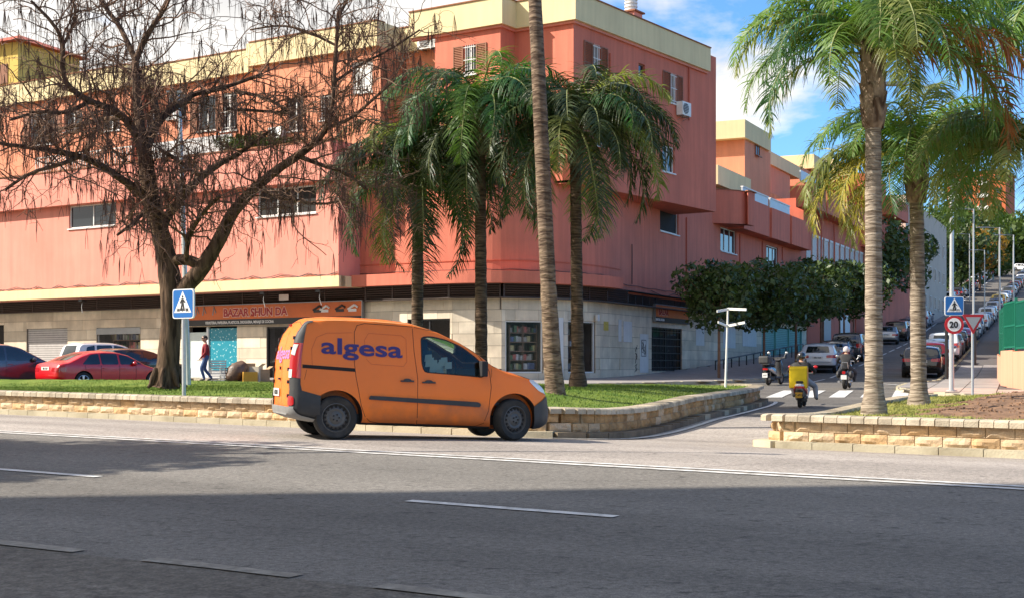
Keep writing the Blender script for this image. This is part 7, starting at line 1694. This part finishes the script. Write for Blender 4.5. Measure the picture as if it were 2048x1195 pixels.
def head(root, c, yaw, helmet=None, hair=True, glasses=False, pitch=0):
    M = Matrix.Translation(Vector(c)) @ Matrix.Rotation(yaw, 4, 'Z') @ Matrix.Rotation(pitch, 4, 'Y')
    def put(mb, nm, m, sm_=True):
        me = mb.mesh(nm, smooth=sm_); me.transform(M); me.materials.append(m); o = bpy.data.objects.new(nm, me); COL.objects.link(o); o.parent = root; return o
    mb = MB(); mb.ell((0, 0, 0), (.098, .078, .122), 18, 14); mb.ell((.03, 0, -.05), (.068, .055, .068), 14, 10); mb.ell((.100, 0, -.012), (.017, .013, .024), 8, 6); 
    for s in (-1, 1): mb.ell((-.005, s*.079, -.008), (.022, .010, .032), 8, 6)
    put(mb, 'head', SKIN)
    mb = MB(); mb.box((.088, 0, -.062), (.012, .045, .008)); put(mb, 'mouth', mat('lips', (.30, .10, .08)), 30)
    for s in (-1, 1): mb = MB(); mb.ell((.085, s*.032, .018), (.012, .014, .009), 8, 6); put(mb, 'eye', SBK)
    if helmet:
        mb = MB(); n = 20
        for i in range(9):
            th = PI*.62*i/8
            for j in range(n):
                ph = 2*PI*j/n; x = .145*math.sin(th)*math.cos(ph)
                mb.v.append((x-.008, .128*math.sin(th)*math.sin(ph), .02+.142*math.cos(th)-(.03 if math.cos(ph) < .2 and i > 6 else 0)))
        for i in range(8):
            for j in range(n): mb.f.append((i*n+j, (i+1)*n+j, (i+1)*n+(j+1) % n, i*n+(j+1) % n)); mb.m.append(0)
        put(mb, 'helmet', helmet); mb = MB(); mb.ell((.075, 0, .0), (.078, .105, .06), 14, 8); put(mb, 'visor', CGLASS)
    elif hair:
        mb = MB(); n = 16
        for i in range(7):
            th = PI*.52*i/6
            for j in range(n):
                ph = 2*PI*j/n; f = 1.0 if math.cos(ph) < .3 else .82; mb.v.append((.104*math.sin(th)*math.cos(ph)-.012, .085*math.sin(th)*math.sin(ph), .012+.122*math.cos(th)*1.0-(.05 if math.cos(ph) < -.1 and i == 6 else 0)))
        for i in range(6):
            for j in range(n): mb.f.append((i*n+j, (i+1)*n+j, (i+1)*n+(j+1) % n, i*n+(j+1) % n)); mb.m.append(0)
        put(mb, 'hair', HAIR)
    if glasses:
        for s in (-1, 1): mb = MB(); mb.box((.098, s*.033, .018), (.008, .048, .032)); mb.box((.05, s*.080, .022), (.10, .006, .010)); put(mb, 'sunglasses', SBK, 30)
# man in the dark red jumper, walking on the pavement
pm = ray(411, 770, 55.6); zb_ = zg(pm.x, 55.6)+.10; man = thing('person', 'man in a dark red jumper and jeans with sunglasses walking past the blue shop window', 'person', (pm.x, 55.6, zb_), rz=R(200))
J = {'pelvis': ((0, 0, .95), (.155, .12)), 'waist': ((0, 0, 1.10), (.165, .125)), 'chest': ((.01, 0, 1.32), (.185, .13)), 'neck0': ((0, 0, 1.47), (.10, .085)), 'neck': ((.01, 0, 1.545), .055), 'hd': ((.02, 0, 1.62), .06)}
E = [('pelvis', 'waist'), ('waist', 'chest'), ('chest', 'neck0'), ('neck0', 'neck'), ('neck', 'hd')]
for s, t, kn, an, sh_ in (('l', 1, (.16, .11, .52), (.05, .12, .10), .0), ('r', -1, (.02, -.11, .50), (-.24, -.12, .13), 0)):
    J[s+'hip'] = ((0, t*.10, .88), .105); J[s+'knee'] = (kn, .068); J[s+'ankle'] = (an, .048); J[s+'toe'] = ((an[0]+.17, an[1], an[2]-.05 if s == 'l' else an[2]-.08), (.042, .032)); E += [('pelvis', s+'hip'), (s+'hip', s+'knee'), (s+'knee', s+'ankle'), (s+'ankle', s+'toe')]
    J[s+'sh'] = ((0, t*.19, 1.42), .068); el = (-.02+.05*t, t*.27, 1.14); wr = (.13+.06*t, t*.22, .93); J[s+'el'] = (el, .052); J[s+'wr'] = (wr, .034); E += [('chest', s+'sh'), (s+'sh', s+'el'), (s+'el', s+'wr')]
    hand(J, E, s+'wr', wr, Vector(wr)-Vector(el), t, s)
def rg1(a, b):
    if 'hip' in b or 'knee' in b or 'ankle' in b: return JEANS
    if 'toe' in b: return SHOE
    if b in ('neck', 'hd') or 'palm' in b or b[1:2] in ('f', 't') and b[0] in 'lr' and b not in ('lsh',): return SKIN
    return JUMPER
def rgf(top, bottom, shoe=SHOE, glove=None):
    def f(a, b):
        if 'toe' in b: return shoe
        if 'hip' in b or 'knee' in b or 'ankle' in b: return bottom
        if b in ('neck', 'hd'): return SKIN
        if 'palm' in b or (len(b) > 2 and b[1] in 'ft' and b[0] in 'lr' and b[1:] not in ('toe',)): return glove or SKIN
        return top
    return f
man.scale = (1.15, 1.18, 1.02); figure(man, J, E, rgf(JUMPER, JEANS)); head(man, (.03, 0, 1.685), .35, glasses=True)
# ---------------- two-wheelers
def scooter(root, shell, accent, plate_m, boxy=False, txt='3157', side_m=None):
    WBs = 1.30; r = .235
    for x, st in ((0, 0), (WBs, 0)):
        t = MB(); lathe(t, [(r*.62, -.05), (r*.85, -.06), (r, -.02), (r, .02), (r*.85, .06), (r*.62, .05)], 24, (x, 0, r)); w = t.build('wheel', RUBBER, root, smooth=50, local=True)
        t = MB(); lathe(t, [(r*.62, -.035), (r*.2, -.05), (.001, -.05)], 16, (x, 0, r)); lathe(t, [(r*.62, .035), (r*.2, .05), (.001, .05)], 16, (x, 0, r)); t.build('rim', GREYM, w, local=True)
    def lump(nm, m, pts, mirror_=False):
        mb = MB(); P = [Vector(p[:3]) for p in pts]; k = len(mb.v); n = 14
        for i, p in enumerate(pts):
            for j in range(n):
                a = 2*PI*j/n; ca_, sa_ = math.cos(a), math.sin(a); sq_ = lambda v: math.copysign(abs(v)**.75, v); mb.v.append((p[0]+p[5]*sq_(sa_) if len(p) > 5 else p[0], p[1]+p[3]*sq_(ca_), p[2]+p[4]*sq_(sa_)))
        for i in range(len(pts)-1):
            for j in range(n): mb.f.append((k+i*n+j, k+(i+1)*n+j, k+(i+1)*n+(j+1) % n, k+i*n+(j+1) % n)); mb.m.append(0)
        mb.f.append(tuple(range(k, k+n))[::-1]); mb.m.append(0); mb.f.append(tuple(range(k+(len(pts)-1)*n, k+len(pts)*n))); mb.m.append(0); return mb.build(nm, m, root, smooth=50, local=True)
    lump('tail_body', shell, [(-.32, 0, .68, .05, .04), (-.22, 0, .66, .13, .10), (0, 0, .62, .17, .14), (.3, 0, .55, .19, .19), (.48, 0, .45, .17, .18)])
    lump('seat', BLKJ, [(-.25, 0, .775, .09, .03), (-.1, 0, .80, .13, .05), (.2, 0, .79, .14, .06), (.50, 0, .76, .10, .05)])
    lump('floor_board', PLAS, [(.35, 0, .30, .17, .10), (.7, 0, .27, .17, .06), (.95, 0, .30, .16, .06)])
    lump('leg_shield', shell, [(.92, 0, .28, .16, .04, .03), (1.0, 0, .5, .20, .04, .05), (1.03, 0, .75, .19, .05, .05), (1.05, 0, .95, .11, .05, .05)])
    lump('front_mudguard', shell, [(WBs-.22, 0, .36, .06, .03), (WBs, 0, .49, .075, .03), (WBs+.2, 0, .38, .05, .03)]); lump('rear_mudguard', PLAS, [(-.33, 0, .34, .07, .05), (-.25, 0, .47, .08, .06), (-.05, 0, .52, .08, .05)])
    mb = MB(); mb.tube([(1.12, 0, .3), (1.03, 0, .95), (1.0, 0, 1.06)], .03, 8); mb.tube([(.93, -.34, 1.06), (1.0, -.15, 1.05), (1.0, .15, 1.05), (.93, .34, 1.06)], .018, 8); mb.build('handlebar', PLAS, root, local=True)
    lump('headlamp_cowl', shell, [(.98, 0, 1.02, .13, .06, .03), (1.06, 0, 1.02, .12, .07, .03), (1.13, 0, 1.0, .06, .04, .02)])
    for s in (-1, 1):
        mb = MB(); mb.tube([(.97, s*.26, 1.06), (.99, s*.33, 1.22)], .008, 5); mb.ell((.985, s*.37, 1.25), (.015, .07, .05), 12, 6); mb.build('mirror', accent, root, smooth=50, local=True)
        mb = MB(); mb.tube([(WBs, s*.07, r), (1.12, s*.06, .45)], .018, 6); mb.tube([(0, s*.09, r), (-.08, s*.10, .55)], .022, 6); mb.build('fork', GREYM, root, local=True)
        lump('side_panel', side_m or accent, [(-.26, s*.10, .64, .03, .03), (-.05, s*.165, .60, .02, .09), (.25, s*.185, .50, .02, .08), (.42, s*.18, .42, .012, .03)])
    mb = MB(); mb.box((.05, -.10, .27), (.5, .10, .16)); mb.tube([(.1, -.16, .22), (-.35, -.18, .26)], .05, 10); mb.build('exhaust', PLAS, root, smooth=40, local=True)
    mb = MB(); mb.box((-.33, 0, .64), (.03, .20, .07)); mb.build('tail_lamp', LAMPR, root, local=True); mb = MB(); mb.box((-.37, 0, .40), (.012, .21, .17)); mb.build('number_plate', plate_m, root, local=True)
    me = text_mesh(txt, .085, bold=.002, ext=.001, sx=.9, align='CENTER'); M = Matrix(((0, 0, -1), (-1, 0, 0), (0, 1, 0))).to_4x4(); M.translation = (-.378, 0, .37); me.transform(M); me.materials.append(SBK); o = bpy.data.objects.new('plate_lettering', me); COL.objects.link(o); o.parent = root
    if boxy:
        mb = MB(); mb.box((-.32, 0, 1.00), (.40, .42, .30)); o = mb.build('top_box', PLAS, root, local=True); bv = o.modifiers.new('b', 'BEVEL'); bv.width = .06; bv.segments = 3; mb = MB(); mb.box((-.28, 0, .83), (.3, .2, .03)); mb.build('rack', GREYM, root, local=True)
WSHELL = paint('scooter_white', (.62, .60, .60)); YPL = mat('yellow_plate', (.72, .36, .03), .5, .05)
def place2(nm, lab, cat, px, Y, deg, grp=None):
    X = (px-1024)/FPX*Y; a = R(deg); r = thing(nm, lab, cat, (X, Y, zg(X, Y)), grp, a); e = 1.3; r.rotation_euler = (0, -math.atan2(zg(X+math.cos(a)*e, Y+math.sin(a)*e)-zg(X, Y), e), a); return r
sc1 = place2('scooter', 'white and red delivery scooter ridden towards the zebra crossing', 'scooter', 1600, 38.0, 73); scooter(sc1, WSHELL, P_['red'], YPL, txt='C 4712')
sc2 = place2('scooter', 'black scooter with top box and grey side panel parked by the ramp', 'scooter', 1537, 54.5, 58); scooter(sc2, P_['black'], P_['silver'], PLATE, True)
def rider(root_xyz, rz, label, J0, top, bottom, helmet, nm='person', scl=1.0, wide=1.0):
    r = thing(nm, label, 'person', root_xyz, rz=rz)
    J = {'pelvis': ((.22, 0, .93), (.155*wide, .13)), 'waist': ((.25, 0, 1.08), (.16*wide, .125)), 'chest': ((.34, 0, 1.30), (.19*wide, .14)), 'neck0': ((.38, 0, 1.44), (.10, .09)), 'neck': ((.40, 0, 1.51), .055), 'hd': ((.42, 0, 1.57), .055)}
    E = [('pelvis', 'waist'), ('waist', 'chest'), ('chest', 'neck0'), ('neck0', 'neck'), ('neck', 'hd')]
    for s, t in (('l', 1), ('r', -1)):
        kn, an = J0[s]
        J[s+'hip'] = ((.26, t*.12, .88), .12); J[s+'knee'] = (kn, .092); J[s+'ankle'] = (an, .055); J[s+'toe'] = ((an[0]+.17, an[1]+.01*t, an[2]-.03), (.045, .035)); E += [('pelvis', s+'hip'), (s+'hip', s+'knee'), (s+'knee', s+'ankle'), (s+'ankle', s+'toe')]
        J[s+'sh'] = ((.34, t*.21, 1.38), .075); el = (.60, t*.36, 1.16); wr = (.84, t*.31, 1.09); J[s+'el'] = (el, .060); J[s+'wr'] = (wr, .038); E += [('chest', s+'sh'), (s+'sh', s+'el'), (s+'el', s+'wr')]; hand(J, E, s+'wr', wr, Vector((1, -t*.1, -.15)), t, s)
    figure(r, J, E, rgf(top, bottom, glove=SBK)); head(r, (.44, 0, 1.63), 0, helmet=helmet); return r
loc = tuple(sc1.location); rd = rider(loc, R(73), 'delivery rider in black jacket, grey trousers and black helmet seen from behind', {'l': ((.68, .27, .72), (.66, .22, .38)), 'r': ((.66, -.36, .68), (.52, -.40, .30))}, BLKJ, GREYT, mat('black_helmet', (.015, .015, .017), .2, .05, coat=1), wide=1.05)
bxq = thing('delivery_bag', 'big yellow insulated delivery box on the rider\'s back', 'bag', loc, rz=R(73)); YEL = mat('yellow_bag', (.95, .66, .01), .5, .08, 5, .5, 9); OYEL = mat('orange_bag_side', (.75, .28, .03), .55, .08, 5)
mb = MB(); mb.box((.02, .04, .93), (.36, .52, .66)); o = mb.build('box', YEL, bxq, local=True); bv = o.modifiers.new('b', 'BEVEL'); bv.width = .03; bv.segments = 2
for s in (-1, 1): mb = MB(); mb.box((.02, .04+s*.263, .93), (.33, .006, .62)); mb.build('side_panel', OYEL, bxq, local=True)
mb = MB(); mb.box((.02, .04, 1.268), (.35, .51, .02)); mb.box((-.165, .04, 1.20), (.01, .52, .05)); mb.build('lid', YEL, bxq, local=True)
bxq.scale = sc1.scale = (.90, .92, .88); rd.scale = (.90, .98, .85)
for s in (-1, 1): mb = MB(); mb.tube([(.20, s*.12, 1.44), (.33, s*.14, 1.50), (.50, s*.14, 1.38), (.42, s*.15, 1.12), (.22, s*.14, .98)], .022, 6); mb.build('strap', SBK, bxq, local=True)
mc = place2('motorcycle', 'black motorcycle with chrome details ridden up the side street', 'motorcycle', 1690, 50.5, 70)
for x, rr2, w_ in ((0, .31, .075), (1.5, .32, .05)):
    t = MB(); lathe(t, [(rr2*.72, -w_*.8), (rr2*.9, -w_), (rr2, -w_*.3), (rr2, w_*.3), (rr2*.9, w_), (rr2*.72, w_*.8)], 28, (x, 0, rr2)); w = t.build('wheel', RUBBER, mc, smooth=50, local=True); t = MB()
    for k in range(10): a = PI*2*k/10; t.tube([(x, 0, rr2), (x+rr2*.74*math.cos(a), 0, rr2+rr2*.74*math.sin(a))], .008, 4)
    t.cyl((x, 0, rr2), .06, .12, (0, 1, 0), 12); lathe(t, [(rr2*.74, -.03), (rr2*.70, 0), (rr2*.74, .03)], 24, (x, 0, rr2)); t.build('rim', CHROME, w, local=True)
def lump2(nm, m, pts):
    mb = MB(); n = 14
    for p in pts:
        for j in range(n): a = 2*PI*j/n; mb.v.append((p[0], p[1]+p[3]*math.cos(a), p[2]+p[4]*math.sin(a)))
    for i in range(len(pts)-1):
        for j in range(n): mb.f.append((i*n+j, (i+1)*n+j, (i+1)*n+(j+1) % n, i*n+(j+1) % n)); mb.m.append(0)
    mb.f.append(tuple(range(n))[::-1]); mb.f.append(tuple(range((len(pts)-1)*n, len(pts)*n))); mb.m += [0, 0]; return mb.build(nm, m, mc, smooth=50, local=True)
lump2('fuel_tank', P_['black'], [(.60, 0, .80, .06, .04), (.72, 0, .84, .14, .10), (.95, 0, .88, .16, .12), (1.12, 0, .88, .08, .06)]); lump2('seat', BLKJ, [(-.1, 0, .82, .08, .03), (.05, 0, .84, .14, .05), (.35, 0, .78, .15, .06), (.62, 0, .78, .10, .05)]); lump2('rear_mudguard', P_['black'], [(-.36, 0, .50, .07, .03), (-.25, 0, .64, .09, .03), (0, 0, .72, .09, .04), (.2, 0, .70, .08, .04)]); lump2('engine', GREYM, [(.45, 0, .42, .10, .12), (.6, 0, .45, .17, .18), (.95, 0, .45, .17, .18), (1.1, 0, .42, .08, .10)])
for s in (-1, 1):
    mb = MB(); mb.tube([(1.5, s*.08, .32), (1.22, s*.09, 1.02)], .025, 8); mb.build('fork', CHROME, mc, local=True); mb = MB(); mb.tube([(.7, s*.2, .32), (.2, s*.2, .28), (-.3, s*.2, .30)], [.035, .045, .05], 10); mb.build('exhaust', CHROME, mc, smooth=50, local=True)
    mb = MB(); mb.ell((-.05, s*.24, .58), (.22, .09, .15), 14, 8); mb.build('pannier', PLAS, mc, smooth=50, local=True); mb = MB(); mb.tube([(1.1, s*.3, 1.1), (1.12, s*.38, 1.25)], .008, 5); mb.ell((1.11, s*.42, 1.28), (.015, .07, .045), 10, 6); mb.build('mirror', CHROME, mc, local=True)
mb = MB(); mb.tube([(1.0, -.40, 1.08), (1.18, -.2, 1.08), (1.2, .2, 1.08), (1.0, .40, 1.08)], .016, 8); mb.build('handlebar', CHROME, mc, local=True); mb = MB(); mb.tube([(-.02, -.12, .8), (-.1, -.10, 1.05), (-.1, .10, 1.05), (-.02, .12, .8)], .014, 8); mb.build('backrest', CHROME, mc, local=True)
mb = MB(); mb.cyl((1.38, 0, .92), .10, .12, (1, 0, 0), 16); mb.build('headlamp', CHROME, mc, local=True); mb = MB(); mb.cyl((-.40, 0, .66), .065, .06, (1, 0, 0), 14); mb.build('tail_lamp', LAMPR, mc, local=True); mb = MB(); mb.box((-.42, 0, .48), (.012, .22, .17)); mb.build('number_plate', PLATE, mc, local=True)
mr2 = rider(tuple(mc.location), R(70), 'motorcyclist in black with a pale helmet riding up the side street', {'l': ((.80, .30, .70), (.86, .24, .36)), 'r': ((.80, -.30, .70), (.86, -.24, .36))}, BLKJ, DKT, mat('pale_helmet', (.55, .50, .50), .25, .05, coat=1))
mr2.scale = (.92, .94, .87); mc.scale = (.92, .94, .92)
# ---------------- boxes and crates outside the bazaar
CARD = mat('cardboard', (.42, .27, .15), .9, .12, 5); CARDD = mat('brown_plastic_bag', (.12, .075, .05), .45, .3, 6, .8, 8)
def gpt(px, Y): X = (px-1024)/FPX*Y; return Vector((X, Y, zg(X, Y)+.06))
def carton(px, Y, s, a, m, lab, dz=0, flaps=True, tilt=0.0):
    p = gpt(px, Y)+Vector((0, 0, dz)); r = thing('carton', lab, 'box', p, 'goods outside the bazaar', a); mb = MB(); w, d, h = s; t = .012
    for c, sz in (((0, -d/2, h/2), (w, t, h)), ((0, d/2, h/2), (w, t, h)), ((-w/2, 0, h/2), (t, d-t*2, h)), ((w/2, 0, h/2), (t, d-t*2, h)), ((0, 0, t), (w-t, d-t, t))): mb.box(c, sz)
    mb.build('box', m, r, local=True)
    if flaps:
        for sx in (-1, 1): mb = MB(); u = Vector((sx*.8, 0, .6)); mb.box((sx*(w/2+.07), 0, h+.06), (.20, d*.95, .008), axes=(tuple(u), (0, 1, 0), tuple(u.cross(Vector((0, 1, 0)))))); mb.build('flap', m, r, local=True)
    return r
carton(500, 56.2, (.55, .45, .42), .3, mat('yellow_carton', (.62, .33, .04), .8, .1), 'small yellow-orange carton beside the pallets', 0, False); carton(510, 57.0, (.5, .45, .62), -.2, mat('pale_carton', (.62, .55, .42), .8, .08), 'tall pale open carton with raised flaps'); carton(525, 57.2, (.45, .5, .5), .5, CARD, 'brown carton nearest the van rear, right of the pale one')
carton(487, 57.0, (.8, .6, .75), .5, CARD, 'large brown carton half behind the dark sack', 0, False)
p = gpt(472, 56.5); r = thing('sack', 'dark brown sack slumped against the cartons', 'bag', p, 'goods outside the bazaar', .4); mb = MB(); mb.ell((0, 0, .42), (.42, .34, .44), 14, 10); me_ = mb.mesh('bag', smooth=True)
for v in me_.vertices: v.co += v.co.normalized()*.09*noise.noise(v.co*4)+Vector((.35*(v.co.z-.3), 0, 0))
me_.materials.append(CARDD); mesh_obj('bag', me_, r)
WPAL = mat('white_crate', (.66, .64, .58), .7, .1, 4)
for i, (px, Y, dz, lab) in enumerate(((436, 56.5, 0, 'lowest white plastic crate left of the pile'), (436, 56.55, .30, 'second white plastic crate up in the left stack'), (437, 56.5, .60, 'topmost white plastic crate in the left stack'), (455, 56.9, 0, 'lowest white crate in the right stack beside the sack'), (456, 56.9, .30, 'upper white crate in the right stack beside the sack'))):
    p = gpt(px, Y)+Vector((0, 0, dz)); r = thing('crate', lab, 'crate', p, 'white crates outside the bazaar', .1*i); mb = MB(); mb.box((0, 0, .02), (.60, .40, .03)); mb.build('base', WPAL, r, local=True)
    for z in (.07, .16, .25):
        for c, sz in (((0, -.2, z), (.60, .02, .05)), ((0, .2, z), (.60, .02, .05)), ((-.3, 0, z), (.02, .38, .05)), ((.3, 0, z), (.02, .38, .05))): mb = MB(); mb.box(c, sz); mb.build('slat', WPAL, r, local=True)
    for x in (-.29, .29):
        for y in (-.19, .19): mb = MB(); mb.box((x, y, .15), (.03, .03, .26)); mb.build('corner_post', WPAL, r, local=True)
# ------------------------------------------------------------------ cables and small wear on the facades
CAB = mat('black_cable', (.03, .022, .02), .7, .1)
rcb = random.Random(8)
def cable(fr, n, a0, a1, z, sag=.10, step=1.6):
    k = max(2, int((a1-a0)/step)); P = []
    for i in range(k):
        for t in (0, .33, .66): a = lerp(a0, a1, (i+t)/k); P.append(fr.p(a, n, z-sag*math.sin(PI*t)*rcb.uniform(.3, 1.1)+rcb.uniform(-.01, .01)))
    P.append(fr.p(a1, n, z)); mb = MB(); mb.tube(P, .014, 4); return mb.build('cable', CAB, cb_)
cable(FL, .06, -30, SE, 5.56); cable(FL, .05, -30, SE, 5.62, .16); cable(FS, .05, 0, S_(1600), 5.35, .05, 2.2)
cable(FS, .04, S_(1300), S_(1500), 5.25, .2, 3)
P = [Vector((c[0], c[1], 5.62-.05*abs(math.sin(i*.9)))) for i, c in enumerate(offp(LED, .67)) if c[0] > -7.0]; mb = MB(); mb.tube(P, .016, 4); mb.build('cable', CAB, cb_)
for x in (1262,): mb = MB(); a = S_(x); mb.tube([FS.p(a, .05, 5.4), FS.p(a+.02, .05, 6.3), FS.p(a, .05, 7.2)], .02, 5); mb.build('cable', CAB, cb_)
for x, y0, y1, fr in ((1417, 640, 655, FS),):
    mb = MB(); a = fr.px(x); fr.box(mb, a-.15, a+.15, .01, .12, fr.pz(x, y1), fr.pz(x, y0)); mb.build('meter_box', WHITE, cb_)
mb = MB(); a = FF[5].px(1193); FF[5].box(mb, a-.12, a+.12, .0, .10, FF[5].pz(1193, 641), FF[5].pz(1193, 628)); mb.build('alarm_box', WHITE, cb_)
